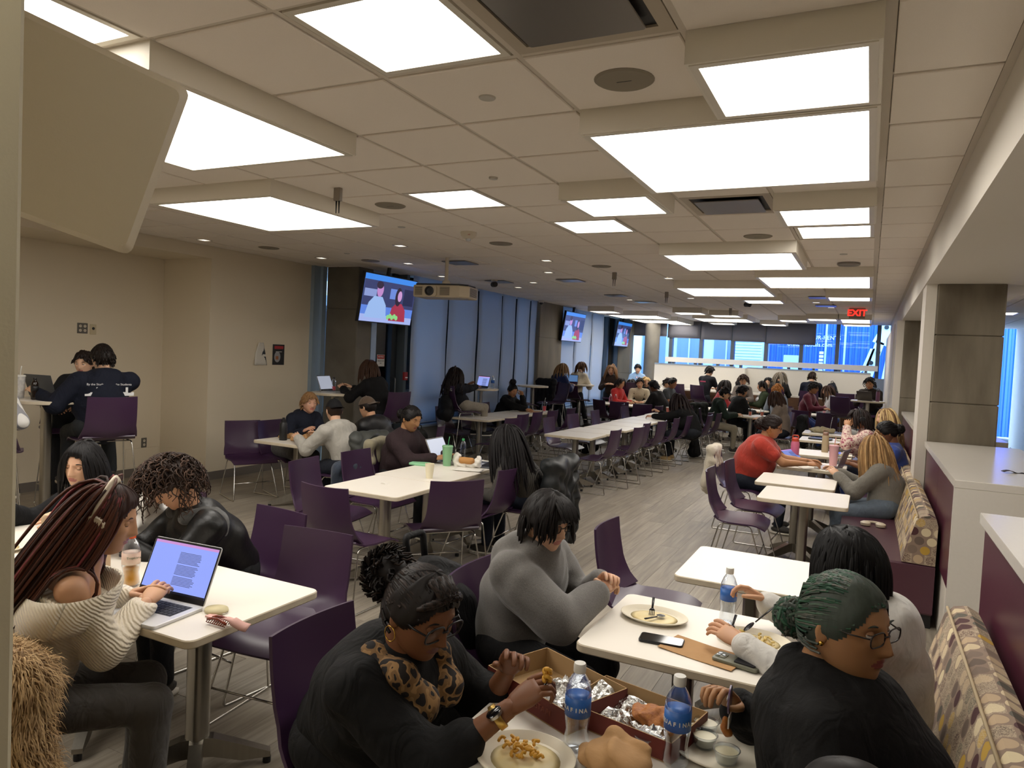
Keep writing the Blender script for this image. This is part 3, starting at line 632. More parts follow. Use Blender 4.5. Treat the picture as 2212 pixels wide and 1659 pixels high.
# ================================================================== OUTSIDE THE GLASS
struct(MB().b2(-30, 20, YF+.4, 45, -.4, -.2).build('ground_outside', M('pavement', '#9a9a98', .9))); struct(MB().b2(-30, -6.8, -6, 45, -.4, -.2).build('ground_outside', MATS['pavement']))
m_cont = M('container_blue', '#1f56c4', .55, var=(2, .3, '#2a63cc'))
t = thing('shipping_container', 'blue corrugated container outside the far windows', 'container', (0, 24.2, 0)); q = MB()
for k in range(44):
    x = -2.9+k*.16; q.add([(x, 0, 0), (x+.05, .0, 0), (x+.075, -.04, 0), (x+.13, -.04, 0), (x+.16, 0, 0), (x, 0, 3.4), (x+.05, 0, 3.4), (x+.075, -.04, 3.4), (x+.13, -.04, 3.4), (x+.16, 0, 3.4)], [(i, i+1, i+6, i+5) for i in range(4)])
q.build('corrugated_side', m_cont, t); MB().b2(-2.9, 4.1, .05, 2.4, 0, 3.38).build('container_core', m_cont, t)
q = MB(); q.tube([(-.72, -.08, .2), (-.72, -.08, 3.3)], .03, 8); q.tube([(-1.25, -.08, .2), (-1.25, -.08, 3.3)], .03, 8); q.build('lock_bar', M('bar_pale', '#9fb6d8', .5), t, True)
text_mesh('UnitedRentals.com', .17, M('decal_white', '#dfe6f2', .6), 'lettering', t, .002, M4=frame4((-1.72, -.05, 2.40), (1, 0, 0), (0, 0, 1))); text_mesh('1-800-UR-RENTS', .17, MATS['decal_white'], 'lettering', t, .002, M4=frame4((-1.45, -.05, 2.62), (1, 0, 0), (0, 0, 1)))
MB().b2(-2.45, -1.95, -.06, -.05, 1.0, 2.05).build('white_panel', M('panel_pale', '#a9bedd', .6), t)
for k in range(7): MB().b2(-1.42, -1.30, -.06, -.05, 2.2-k*.11-.08, 2.2-k*.11).build('code_decal', MATS['decal_white'], t)
t = thing('louvred_unit', 'white louvred unit beside the blue container', 'generator', (-3.45, 23.6, 0)); MB().b2(-.42, .42, 0, .8, 0, 3.0).build('unit_body', M('unit_white', '#c3d3e6', .6), t)
for k in range(24): MB().b2(-.40, .40, -.03, 0, .6+k*.09, .65+k*.09).build('louvre', MATS['unit_white'], t)
t = thing('lift_machine', 'white folded lift machine outside the far corner window', 'machine', (0, 22.5, 0)); m_mach = M('machine_white', '#cfdcea', .5)
for pts in ([(-.35, 1.0), (-.05, 1.0), (.32, 2.45), (.12, 2.55)], [(.25, 1.0), (.85, 1.0), (.85, 2.35), (.42, 2.38)], [(.02, 2.5), (.45, 2.35), (.9, 2.75), (.6, 3.4), (.3, 3.1)], [(-.25, 1.6), (-.05, 1.75), (.1, 2.3), (-.02, 2.3)]):
    q = MB(); q.add([(x, y_, z_) for y_ in (0, .35) for x, z_ in pts], [tuple(reversed(range(len(pts)))), tuple(range(len(pts), 2*len(pts)))]+[(i, (i+1) % len(pts), len(pts)+(i+1) % len(pts), len(pts)+i) for i in range(len(pts))]); q.build('arm_section', m_mach, t)
for x, z_ in ((.18, 2.2), (.35, 2.9), (.02, 1.9)): q = MB(); q.tube([(x, -.05, z_), (x, .4, z_)], .06, 12); q.build('pivot', m_blk, t, True, angle=.6)
MB().b2(-.4, 1.0, 0, .5, 0, 1.0).build('machine_base', m_cont, t)
m_fac = M('facade_pale', '#c3ccd6', .85, var=(1.5, .4, '#94a2b2'))
t = thing('building', 'pale stone building across the street behind the far windows', 'building', (-6.5, 27, 0)); MB().b2(-9, 9, 0, 3, 0, 12).build('facade', m_fac, t)
for k in range(6):
    for r_ in range(2):
        w = MB().b2(-5.4+k*1.35, -4.5+k*1.35, -.06, .02, .9+r_*3.2, 3.0+r_*3.2).build('window', M('facade_window', '#6f8297', .3), t); MB().b2(-4.97+k*1.35, -4.92+k*1.35, -.09, -.05, .9+r_*3.2, 3.0+r_*3.2).build('glazing_bar', m_fac, w)
t = thing('building', 'pale building across the street beside the shaded windows', 'building', (-13, 8, 0)); MB().b2(-2, 0, -14, 14, 0, 7).build('facade', m_fac, t)
for k in range(9): MB().b2(-.02, .06, -8.6+k*2.4, -7.2+k*2.4, .6, 3.0).build('window', MATS['facade_window'], t)
t = thing('van', 'pale blue van parked outside the exit door', 'van', (-9.2, 11.1, 0)); q = MB(); q.prism([(-1.0, -2.2), (1.0, -2.2), (1.0, 2.2), (-1.0, 2.2)], .3, 2.35, 0, .18); q.build('van_body', M('van_blue', '#a9c6de', .35), t, True, angle=.6); MB().b2(.99, 1.01, -1.2, 1.6, 1.3, 2.0).build('van_window', M('facade_window', '#6f8297', .3), t)
for y_ in (-1.4, 1.4): q = MB(); q.lathe([(0, 0), (.33, 0), (.33, .2), (0, .2)], 24, c=(.85, y_, .33), R=Matrix.Rotation(PI/2, 3, 'Y')); q.build('wheel', m_blk, t, True, angle=.6)
# ================================================================== FURNITURE
m_shell = M('aubergine_shell', '#3c2540', 0.33, var=(5, .25, '#341f37'), spec=0.5)
m_chrome = M('chrome_rod', '#c9c7c2', 0.16, 1.0)
m_steel = M('brushed_steel', '#a8a49b', 0.34, 1.0, var=(60, .4, '#8b877e'), stretch=(1, 1, .05))
m_top = M('white_laminate', '#e9e3d8', 0.38, var=(2.5, .35, '#e0d8ca'))
m_edge = M('laminate_edge', '#d6cbb6', 0.5, var=(9, .8, '#b9a98c'))
m_black = M('black_plastic', '#16161a', 0.45)
TZ = 0.69; TW = 0.636
SEAT = 0.425
def shell_seat(th=.011):
    q = MB()
    def f(u, v):
        x = (u-.5); y = -.185+.40*v
        w = .235-.03*max(0, (.35-v)/.35)+.012*math.sin(v*PI)
        z = SEAT-.012*math.cos(x*PI)*math.sin(v*PI) - .035*max(0, (v-.72)/.28)**2 + .03*max(0, (.22-v)/.22)**2
        y += .03*(1-(2*x)**2)*max(0, v-.6)
        return (x*2*w, y, z)
    q.sheet(f, 11, 13, th)
    return q.mesh('seat', m_shell, True, angle=.9)
def shell_back(th=.011):
    q = MB()
    H = .36; z0 = SEAT+.022
    def f(u, v):
        x = (u-.5)*2; w = .205+.025*max(0, (.3-v)/.3)-.012*v
        y = -.205-.085*v-.015*math.sin(v*PI)
        # folded side triangles below, gently dished panel above
        cr = max(0, .42-.42*(1-abs(x))-v)*.10
        y += cr + .028*x*x*min(1, v*2.2) - .02*max(0, (.12-v)/.12)**2*0
        z = z0+H*v-.012*(1-x*x)*max(0, v-.8)*2
        if v < .12: y += .02*(.12-v)/.12
        return (x*w, y, z)
    q.sheet(f, 13, 15, th)
    return q.mesh('backrest', m_shell, True, angle=.45)
def side_frame(s, h, fy, ry, spread):
    """one sled side: front leg, floor runner, rear leg, seat bar as separate rods"""
    top_f, top_r = Vector((s*.19, .10, h-.022)), Vector((s*.19, -.14, h-.022))
    bf, br = Vector((s*(.19+spread), fy, .007)), Vector((s*(.19+spread), ry, .007)); o = []
    path = fillet([top_f+Vector((0, -.12, 0)), top_f, bf+Vector((0, 0, 0)), (bf+br)/2], .035); k = [i for i, p in enumerate(path)]
    def rod(a, b, name): q = MB(); q.tube([a, b], .0058, 7); return (name, q.mesh(name, m_chrome, True, angle=1.2))
    q = MB(); q.tube(fillet([(top_f+top_r)/2, top_f, top_f+(bf-top_f)*.5, bf, bf+(br-bf)*.08], .03, 3), .0058, 7); o.append(('leg', q.mesh('leg', m_chrome, True, angle=1.2)))
    q = MB(); q.tube(fillet([(top_f+top_r)/2, top_r, top_r+(br-top_r)*.5, br, br+(bf-br)*.08], .03, 3), .0058, 7); o.append(('leg', q.mesh('leg', m_chrome, True, angle=1.2)))
    o.append(rod(bf+(br-bf)*.07, br+(bf-br)*.07, 'runner'))
    return o
def make_chair(name, stool=False):
    t = thing(name, 'x', 'stool' if stool else 'chair'); dz = .355 if stool else 0
    if 'seat' not in SHELL: SHELL['seat'] = shell_seat(); SHELL['back'] = shell_back()
    link('seat', SHELL['seat'], t, (0, 0, dz)); link('backrest', SHELL['back'], t, (0, 0, dz))
    h = SEAT+dz
    for s in (-1, 1):
        for nm, me in side_frame(s, h, .235 if not stool else .25, -.235 if not stool else -.25, .045 if not stool else .06): link(nm, me, t)
    a = .55; zf = (h-.022)*(1-a)
    q = MB(); y = .10+(.235-.10)*a; x = .19+.045*a; q.tube([(-x, y, zf), (x, y, zf)], .0055, 7); link('stretcher', q.mesh('stretcher', m_chrome, True), t)
    if stool:
        q = MB(); q.tube([(-.19-.045, -.22, .2), (.19+.045, -.22, .2)], .0055, 7); link('footrest', q.mesh('footrest', m_chrome, True), t)
    q = MB(); q.tube([(-.19, -.06, h-.026), (.19, -.06, h-.026)], .006, 6); q.tube([(-.19, .06, h-.026), (.19, .06, h-.026)], .006, 6); link('seat_bars', q.mesh('seat_bars', m_chrome, True), t)
    return t
SHELL = {}
_chair0 = make_chair('chair'); _stool0 = make_chair('bar_stool', True); _used = {'c': 0, 's': 0}
def chair(x, y, deg, label, group=None, stool=False):
    """deg: direction the sitter faces, 0 = +x, 90 = +y"""
    rz = math.radians(deg-90); src = _stool0 if stool else _chair0; k = 's' if stool else 'c'
    if _used[k] == 0:
        _used[k] = 1; o = src; o.location = (x, y, 0); o.rotation_euler = (0, 0, rz); o['label'] = label
        if group: o['group'] = group
        return o
    o = copy_tree(src, None, (x, y, 0), rz, label)
    if group: o['group'] = group
    elif 'group' in o: del o['group']
    return o
# ---- tables
def arm_mesh(n_arms=4, L=.27):
    q = MB()
    def arm(L):
        g = MB(); pts = [(-.0, .14), (.06, .135), (L*.6, .095), (L, .05)]
        vs = []
        for x, z in pts:
            wd = .026-.006*x/L
            for sy in (-1, 1):
                vs.append((x, sy*wd, z)); vs.append((x, sy*wd, max(.03, z-.075)))
        fs = []
        for i in range(len(pts)-1):
            a = i*4; b = a+4; fs += [(a, b, b+2, a+2), (a+1, a+3, b+3, b+1), (a, a+1, b+1, b), (a+2, b+2, b+3, a+3)]
        e = (len(pts)-1)*4; fs += [(e, e+1, e+3, e+2), (0, 2, 3, 1)]
        g.add(vs, fs); return g
    return arm(L).mesh('foot_arm', m_steel)
ARM = arm_mesh(L=.275); ARM_L = arm_mesh(L=.33)
_g = MB().lathe([(.016, 0), (.016, .022), (.012, .034)], 10); GLIDE = _g.mesh('glide', m_black)
def make_table(name, shape='square', h=TZ, w=TW):
    t = thing(name, 'x', 'table')
    q = MB()
    if shape == 'square': q.prism(rrect(w, w, .035, 4), h-.03, h, 0, .004, mi_side=1)
    else: q.prism([(w/2*math.cos(2*PI*k/36), w/2*math.sin(2*PI*k/36)) for k in range(36)], h-.03, h, 0, .004, mi_side=1)
    link('table_top', q.mesh('table_top', [m_top, m_edge], True, angle=.6), t)
    q = MB(); q.b2(-.16, .16, -.16, .16, h-.04, h-.0305); link('mounting_plate', q.mesh('mounting_plate', m_black), t)
    q = MB(); q.prism(rrect(.075, .075, .02, 3), .07, h-.04); link('column', q.mesh('column', m_steel, True, angle=.6), t)
    for k in range(4):
        a = link('foot_arm', ARM if h < .9 else ARM_L, t); a.rotation_euler.z = PI/4+k*PI/2
        g = link('glide', GLIDE, a, ((.262 if h < .9 else .315), 0, 0))
    return t
_t0 = {}
def table(x, y, label, group=None, kind='square', rz=0):
    """x, y: centre"""
    if kind not in _t0:
        o = {'square': lambda: make_table('square_table'), 'round': lambda: make_table('round_table', 'round', TZ, .86), 'high': lambda: make_table('high_table', 'round', 1.10, .60)}[kind]()
        _t0[kind] = o; o.location = (x, y, 0); o.rotation_euler.z = rz; o['label'] = label
    else: o = copy_tree(_t0[kind], None, (x, y, 0), rz, label)
    if group: o['group'] = group
    elif 'group' in o: del o['group']
    return o
hw = TW/2
# L1: near left run (along x)
table(-1.95-hw, 1.96, 'square white table holding the open laptop and pink key lanyard', None)
table(-1.95-hw-TW, 1.96, 'square white table under the hands of the curly-haired person', None)
table(-1.95-hw-2*TW, 1.96, 'square white table with a plate of food and glass bottle by the wall end', None)
# L2: left middle run (along y)
for k, lb in enumerate(('square white table, empty but for a paper scrap, ending the run with laptops', 'square white table with the paper cup and green lid', 'square white table holding two laptops and a sandwich')):
    table(-3.10-.04*k, 3.97+hw+k*TW, lb)
# M1: long middle run
for k in range(8):
    table(-3.34+(.04 if k in (2, 3, 6) else 0), 8.37+.32+k*.652, 'square white table in the long empty run down the middle' if k < 7 else 'square white table with a red drink cup at the far end of the long run', 'tables of the long middle run' if k < 7 else None)
for k in range(2): table(-5.265, 5.4+hw+k*.65, 'square white table with a black bottle and crumpled brown paper' if k == 0 else 'square white table between the blond young man and the black puffer jacket')
for k in range(4): table(-5.30, 9.35+.325+k*.652, 'square white table in the run beside the shaded windows', 'tables of the run beside the windows')
for x, y, lb in ((-.55, 2.66, 'square white table with two paper plates and two phones'), (-.45, 3.67, 'empty square white table beside the lone aisle chair'), (-.395, 6.03, 'empty square white table at the end of the purple bench with two chairs'), (-.515, 6.80, 'empty square white table next to the red shirt and grey sweatshirt sitters'),
                 (-.465, 7.97, 'square white table shared by the red shirt and grey sweatshirt sitters'), (-.44, 9.2, 'square white table with a tan flask and paper plate'), (-.505, 10.98, 'square white table with a black tray and food'), (-.55, 12.15, 'square white table with a beige jacket and a coffee cup'),
                 (-.6, 1.69, 'square white table crowded with takeaway boxes and water bottles')):
    table(x, y, lb)
# ---- bench along the right
m_bseat = M('aubergine_vinyl', '#4c2b36', 0.36, var=(4, .3, '#553440'), bump=(9, .06))
def dots_material():
    m = bpy.data.materials.new('dotted_upholstery'); m.use_nodes = True; nt = m.node_tree; b = nt.nodes['Principled BSDF']; L = nt.links
    uv = nt.nodes.new('ShaderNodeUVMap'); sep = nt.nodes.new('ShaderNodeSeparateXYZ'); L.new(uv.outputs[0], sep.inputs[0])
    def mth(op, *a):
        n = nt.nodes.new('ShaderNodeMath'); n.operation = op
        for k, x in enumerate(a):
            if isinstance(x, (int, float)): n.inputs[k].default_value = x
            else: L.new(x, n.inputs[k])
        return n.outputs[0]
    px, py = .072, .062
    row = mth('FLOOR', mth('DIVIDE', sep.outputs[1], py))
    xo = mth('ADD', mth('DIVIDE', sep.outputs[0], px), mth('MULTIPLY', mth('MODULO', mth('ABSOLUTE', row), 2.0), .5))
    colm = mth('FLOOR', xo)
    fx = mth('SUBTRACT', mth('SUBTRACT', xo, colm), .5); fy = mth('SUBTRACT', mth('FRACT', mth('DIVIDE', sep.outputs[1], py)), .5)
    d = mth('SQRT', mth('ADD', mth('POWER', mth('MULTIPLY', fx, px), 2.0), mth('POWER', mth('MULTIPLY', fy, py), 2.0)))
    ins = mth('LESS_THAN', d, .0285)
    cb = nt.nodes.new('ShaderNodeCombineXYZ'); L.new(colm, cb.inputs[0]); L.new(row, cb.inputs[1])
    wn = nt.nodes.new('ShaderNodeTexWhiteNoise'); wn.noise_dimensions = '2D'; L.new(cb.outputs[0], wn.inputs['Vector'])
    rp = nt.nodes.new('ShaderNodeValToRGB'); rp.color_ramp.interpolation = 'CONSTANT'; L.new(wn.outputs['Value'], rp.inputs[0])
    cols = ['#5a554a', '#b79f80', '#4b2b2c', '#b8943a', '#d6c6a0', '#7c6a5c', '#c9b694', '#6a5a4e']
    el = rp.color_ramp.elements; el[0].color = lin(cols[0]); el[0].position = 0; el[1].color = lin(cols[1]); el[1].position = 1/8
    for k in range(2, 8): e = el.new(k/8); e.color = lin(cols[k])
    vn = nt.nodes.new('ShaderNodeTexVoronoi'); vn.inputs['Scale'].default_value = 260; L.new(uv.outputs[0], vn.inputs['Vector'])
    fleck = mth('MULTIPLY', mth('GREATER_THAN', mth('FRACT', mth('MULTIPLY', wn.outputs['Value'], 57.0)), .6), mth('GREATER_THAN', vn.outputs['Distance'], .45))
    m1 = nt.nodes.new('ShaderNodeMix'); m1.data_type = 'RGBA'; L.new(ins, m1.inputs[0]); m1.inputs[6].default_value = lin('#8b7766'); L.new(rp.outputs[0], m1.inputs[7])
    m2 = nt.nodes.new('ShaderNodeMix'); m2.data_type = 'RGBA'; L.new(mth('MULTIPLY', fleck, .55), m2.inputs[0]); L.new(m1.outputs[2], m2.inputs[6]); m2.inputs[7].default_value = lin('#cbb99b')
    L.new(m2.outputs[2], b.inputs['Base Color']); b.inputs['Roughness'].default_value = .8
    return m
m_dots = dots_material()
def cushion(name, parent, y0, y1):
    """back cushion with a slanting front, rounded ridge and flat ends; u runs along, v around"""
    prof = [(.46, .43), (.462, .70), (.45, .745), (.41, .765), (.365, .755), (.335, .72), (.29, .55), (.265, .435)]
    n = 9; vs = []; fs = []; uvs = []; arc = [0]
    for a, b in zip(prof[:-1], prof[1:]): arc.append(arc[-1]+math.hypot(b[0]-a[0], b[1]-a[1]))
    for i in range(n+1):
        t = i/n; y = y0+(y1-y0)*t; e = min(t, 1-t)*n
        ins = .012 if e < .5 else 0
        for x, z in prof: vs.append((x, y, z-ins*.6 if z > .6 else z))
    k = len(prof); face_uv = []
    for i in range(n):
        for j in range(k-1):
            fs.append((i*k+j, (i+1)*k+j, (i+1)*k+j+1, i*k+j+1)); ya, yb = y0+(y1-y0)*i/n, y0+(y1-y0)*(i+1)/n
            face_uv.append([(ya, arc[j]), (yb, arc[j]), (yb, arc[j+1]), (ya, arc[j+1])])
    fs.append(tuple(reversed(range(k)))); face_uv.append([(x, z) for x, z in reversed(prof)])
    fs.append(tuple(n*k+j for j in range(k))); face_uv.append([(x, z) for x, z in prof])
    me = bpy.data.meshes.new(name); me.from_pydata(vs, [], fs); me.materials.append(m_dots); ul = me.uv_layers.new(name='UVMap')
    for p, fu in zip(me.polygons, face_uv):
        p.use_smooth = len(fu) == 4
        for li, c in zip(p.loop_indices, fu): ul.data[li].uv = c
    me.set_sharp_from_angle(angle=.6); me.update()
    c = link(name, me, parent)
    q = MB(); q.tube([(.342, y0+.01, .742), (.342, y1-.01, .742)], .006, 6); q.build('piping', M('piping_tan', '#b7a483', .7), c, True)
    return c
def bench(label, y0, y1, segs):
    r = thing('bench', label, 'bench', (0, 0, 0))
    n = segs; w = (y1-y0)/n
    for k in range(n):
        a, b = y0+k*w, y0+(k+1)*w
        q = MB(); q.prism([(-.14, a+.004), (.462, a+.004), (.462, b-.004), (-.14, b-.004)], .10, .43, ch=.012); q.build('seat_block', m_bseat, r, angle=.7)
        cushion('back_cushion', r, a+.003, b-.003)
        q = MB(); q.b2(-.08, .46, a+.06, b-.06, .0, .10); q.build('plinth', m_black, r)
    return r
bench('long aubergine bench with dotted back cushions below the concrete columns', 5.42, 12.1, 4)
bench('aubergine bench with worn dotted back cushion behind the green-haired sitter', -1.2, 3.42, 3)
# ---- chairs
chair(-6.17*.97, 5.94*.97, -25, 'empty purple chair against the beige wall')
chair(-5.83, 6.15, 0, 'purple chair of the blond sitter in the navy hoodie')
chair(-4.62, 5.68, 180, 'purple chair with a grey puffer jacket over its back')
chair(-4.62, 6.4, 180, 'purple chair under the black puffer jacket sitter')
chair(-4.72, 7.15, 200, 'empty purple chair behind the brown sweatshirt sitter')
chair(-3.02, 3.80, 88, 'empty purple chair at the short end of the paper-cup table')
chair(-3.60, 4.30, 8, 'empty purple chair on the wall side of the paper-cup table')
chair(-3.62, 4.92, 0, 'purple chair with a blue jacket hung on it')
chair(-3.75, 5.5, 0, 'purple chair of the sitter in the brown sweatshirt')
chair(-2.68, 4.42, 140, 'empty purple chair turned askew from the paper-cup table')
chair(-2.70, 5.0, 178, 'empty purple chair next to the black puffer coat')
chair(-2.50, 5.42, 180, 'purple chair with a black puffer coat over its back')
chair(-2.28, 2.40, -84, 'empty purple chair drawn up to the laptop table corner')
chair(-2.78, 2.62, -96, 'purple chair of the curly-haired sitter')
chair(-3.55, 2.66, -85, 'purple chair of the sitter in the black hoodie at the plate')
chair(-2.48, 1.28, 92, 'purple chair with a fur coat over its back')
for x, y in ((-3.04, 8.63), (-2.93, 9.27), (-3.02, 9.94), (-2.94, 10.5), (-2.92, 11.28), (-2.87, 11.98), (-2.76, 13.2)):
    chair(x, y, 180+random.uniform(-5, 5), 'purple chair on the aisle side of the long empty table run', 'chairs on the aisle side of the long run')
for x, y in ((-3.80, 9.46), (-3.79, 10.34), (-3.82, 11.45), (-3.80, 13.0)):
    chair(x, y, random.uniform(-5, 5), 'purple chair on the window side of the long empty table run', 'chairs on the window side of the long run')
for x, y, d in ((-4.80, 9.62, 180), (-4.62, 8.98, 170), (-4.83, 10.2, 182), (-4.80, 10.75, 178), (-4.80, 11.55, 180)):
    chair(x, y, d, 'purple chair on the room side of the tables by the windows', 'chairs on the room side by the windows')
for x, y in ((-5.80, 9.8), (-5.80, 10.5), (-5.80, 11.24)):
    chair(x, y, random.uniform(-6, 6), 'purple chair between the table run and the shaded windows', 'chairs between the tables and windows')
chair(-.88, 6.15, 2, 'empty purple chair at the near end table of the bench')
chair(-.84, 6.78, -3, 'empty purple chair in front of the white fleece')
chair(-1.12, 7.75, 0, 'purple chair with a white fleece over its back')
chair(-.95, 3.69, 0, 'lone purple chair at the empty table by the aisle')
chair(-1.17, 2.62, 0, 'purple chair under the grey puffer coat sitter')
chair(-1.30, 1.80, 0, 'purple chair of the sitter in black with the leopard scarf')
# ================================================================== PEOPLE: tools
def A(*v): return np.array(v, float)
def unit(v): n = np.linalg.norm(v); return v/n if n > 1e-9 else A(0, 0, 1)
def smin_field(prims, h, k=.03, wob=0.0, wf=24.0, cuts=(), seed=0):
    lo, hi = np.full(3, 1e9), np.full(3, -1e9); bb = []
    for p in prims:
        if p[0] == 'c':
            a, b, ra, rb = p[1:5]; r = max(ra, rb); l = np.minimum(a, b)-r; u = np.maximum(a, b)+r
        else:
            r = max(p[2]); l = p[1]-r; u = p[1]+r
        bb.append((l, u)); lo = np.minimum(lo, l); hi = np.maximum(hi, u)
    pad = k+3*h; lo = lo-pad; hi = hi+pad
    n = np.ceil((hi-lo)/h).astype(int)+1
    F = np.full(n, 1.0, np.float32)
    ax = [lo[d]+h*np.arange(n[d]) for d in range(3)]
    for p, (l, u) in zip(prims, bb):
        i0 = np.maximum(0, np.floor((l-pad-lo)/h).astype(int)); i1 = np.minimum(n, np.ceil((u+pad-lo)/h).astype(int)+1)
        X = ax[0][i0[0]:i1[0]][:, None, None]; Y = ax[1][i0[1]:i1[1]][None, :, None]; Z = ax[2][i0[2]:i1[2]][None, None, :]
        if p[0] == 'c':
            a, b, ra, rb = p[1:5]; ab = b-a; L2 = max(float(ab@ab), 1e-9)
            t = np.clip(((X-a[0])*ab[0]+(Y-a[1])*ab[1]+(Z-a[2])*ab[2])/L2, 0, 1)
            d = np.sqrt((X-a[0]-t*ab[0])**2+(Y-a[1]-t*ab[1])**2+(Z-a[2]-t*ab[2])**2)-(ra+(rb-ra)*t)
        else:
            c, r = p[1], p[2]; Rm = p[3] if len(p) > 3 and p[3] is not None else np.eye(3)
            dx, dy, dz = X-c[0], Y-c[1], Z-c[2]
            q = [(dx*Rm[0, m]+dy*Rm[1, m]+dz*Rm[2, m])/r[m] for m in range(3)]
            kk = np.sqrt(q[0]**2+q[1]**2+q[2]**2); d = (kk-1)*min(r)*(.5+.5*max(r)/min(r)*0+.5)
        S = F[i0[0]:i1[0], i0[1]:i1[1], i0[2]:i1[2]]
        m = np.clip(.5+.5*(S-d)/k, 0, 1); S[...] = S*(1-m)+d*m-k*m*(1-m)
    if wob:
        X, Y, Z = ax[0][:, None, None]+seed*3.1, ax[1][None, :, None]-seed*1.7, ax[2][None, None, :]
        w = np.sin(wf*X+2.1*np.sin(wf*.45*Z+1.3))*np.sin(wf*.8*Y+1.7*np.sin(wf*.5*X))+.7*np.sin(wf*1.25*Z+2.4*np.sin(wf*.4*(X+Y)))
        w = w+.8*np.sin(wf*2.6*Z+1.2*wf*(X-Y)+2.5*np.sin(wf*.7*Y+.5))*np.clip(np.sin(wf*.33*X+1)+np.sin(wf*.41*Y+2)+.4, 0, 1)
        F += (wob*w).astype(np.float32)
    for pt, nn in cuts:
        X, Y, Z = ax[0][:, None, None], ax[1][None, :, None], ax[2][None, None, :]
        np.maximum(F, (X-pt[0])*nn[0]+(Y-pt[1])*nn[1]+(Z-pt[2])*nn[2], out=F)
    return F, lo
def surface_nets(F, lo, h):
    s = F < 0
    c = np.zeros(tuple(np.array(F.shape)-1), np.int8)
    for o in ((0, 0, 0), (1, 0, 0), (0, 1, 0), (1, 1, 0), (0, 0, 1), (1, 0, 1), (0, 1, 1), (1, 1, 1)):
        c += s[o[0]:o[0]+c.shape[0], o[1]:o[1]+c.shape[1], o[2]:o[2]+c.shape[2]]
    ci = np.argwhere((c > 0) & (c < 8)); n = len(ci)
    idx = np.full(c.shape, -1, np.int64); idx[ci[:, 0], ci[:, 1], ci[:, 2]] = np.arange(n)
    acc = np.zeros((n, 3)); cnt = np.zeros(n)
    E8 = [(x, y, z) for x in (0, 1) for y in (0, 1) for z in (0, 1)]
    for a in E8:
        for d in range(3):
            if a[d]: continue
            b = list(a); b[d] = 1
            f0 = F[ci[:, 0]+a[0], ci[:, 1]+a[1], ci[:, 2]+a[2]]; f1 = F[ci[:, 0]+b[0], ci[:, 1]+b[1], ci[:, 2]+b[2]]
            m = (f0 < 0) != (f1 < 0); t = np.zeros(n); t[m] = f0[m]/(f0[m]-f1[m])
            p = np.tile(np.array(a, float), (n, 1)); p[:, d] += t; acc[m] += p[m]; cnt[m] += 1
    V = lo+h*(ci+acc/cnt[:, None]); Q = []
    for d in range(3):
        e, g = [(1, 2), (2, 0), (0, 1)][d]
        sl0 = [slice(None)]*3; sl1 = [slice(None)]*3; sl0[d] = slice(0, -1); sl1[d] = slice(1, None)
        a0, a1 = s[tuple(sl0)], s[tuple(sl1)]; w = np.argwhere(a0 != a1)
        w = w[(w[:, e] > 0) & (w[:, g] > 0) & (w[:, e] < c.shape[e]) & (w[:, g] < c.shape[g])]
        sg = a0[w[:, 0], w[:, 1], w[:, 2]]
        q = []
        for de, dg_ in ((-1, -1), (0, -1), (0, 0), (-1, 0)):
            z = w.copy(); z[:, e] += de; z[:, g] += dg_; q.append(idx[z[:, 0], z[:, 1], z[:, 2]])
        q = np.stack(q, 1); q[~sg] = q[~sg][:, ::-1]; Q.append(q)
    Q = np.concatenate(Q); Q = Q[(Q >= 0).all(1)]
    # one light smoothing pass
    for _ in range(1):
        sm = np.zeros_like(V); ct = np.zeros(n)
        for a, b in ((0, 1), (1, 2), (2, 3), (3, 0)):
            np.add.at(sm, Q[:, a], V[Q[:, b]]); np.add.at(ct, Q[:, a], 1)
        ok = ct > 0; V[ok] = V[ok]*.5+.5*sm[ok]/ct[ok][:, None]
    return V, Q
def np_mesh(name, V, Q, mats, mi=None, smooth=True):
    me = bpy.data.meshes.new(name); nv, nq = len(V), len(Q)
    me.vertices.add(nv); me.vertices.foreach_set('co', np.asarray(V, np.float32).ravel())
    me.loops.add(nq*4); me.loops.foreach_set('vertex_index', np.asarray(Q, np.int32).ravel())
    me.polygons.add(nq); me.polygons.foreach_set('loop_start', np.arange(nq, dtype=np.int32)*4)
    for mt in mats: me.materials.append(mt)
    if mi is not None: me.polygons.foreach_set('material_index', np.asarray(mi, np.int32))
    me.update(calc_edges=True); me.validate()
    if smooth: me.polygons.foreach_set('use_smooth', [True]*len(me.polygons))
    return me
def sdf_object(name, prims, h, mats, parent, k=.03, wob=0, wf=24, cuts=(), seed=0, origin=A(0, 0, 0)):
    F, lo = smin_field(prims, h, k, wob, wf, cuts, seed); V, Q = surface_nets(F, lo, h)
    return link(name, np_mesh(name, V-origin, Q, mats), parent)
def sdf_into(mb, prims, h, k=.02, mi=0, cuts=(), wob=0):
    F, lo = smin_field(prims, h, k, wob, 24, cuts); V, Q = surface_nets(F, lo, h)
    mb.add([tuple(v) for v in V], [tuple(q) for q in Q], mi)
def Rot(yaw, pitch=0, roll=0):
    """columns: right, forward, up of a head or body facing `yaw` degrees (0=+x), pitched down by `pitch`"""
    y, p, r = math.radians(yaw), math.radians(pitch), math.radians(roll)
    f = A(math.cos(y)*math.cos(p), math.sin(y)*math.cos(p), -math.sin(p)); rt = A(math.sin(y), -math.cos(y), 0); up = np.cross(rt, f)
    rt2 = math.cos(r)*rt+math.sin(r)*up; up2 = -math.sin(r)*rt+math.cos(r)*up
    return np.stack([rt2, f, up2], 1)
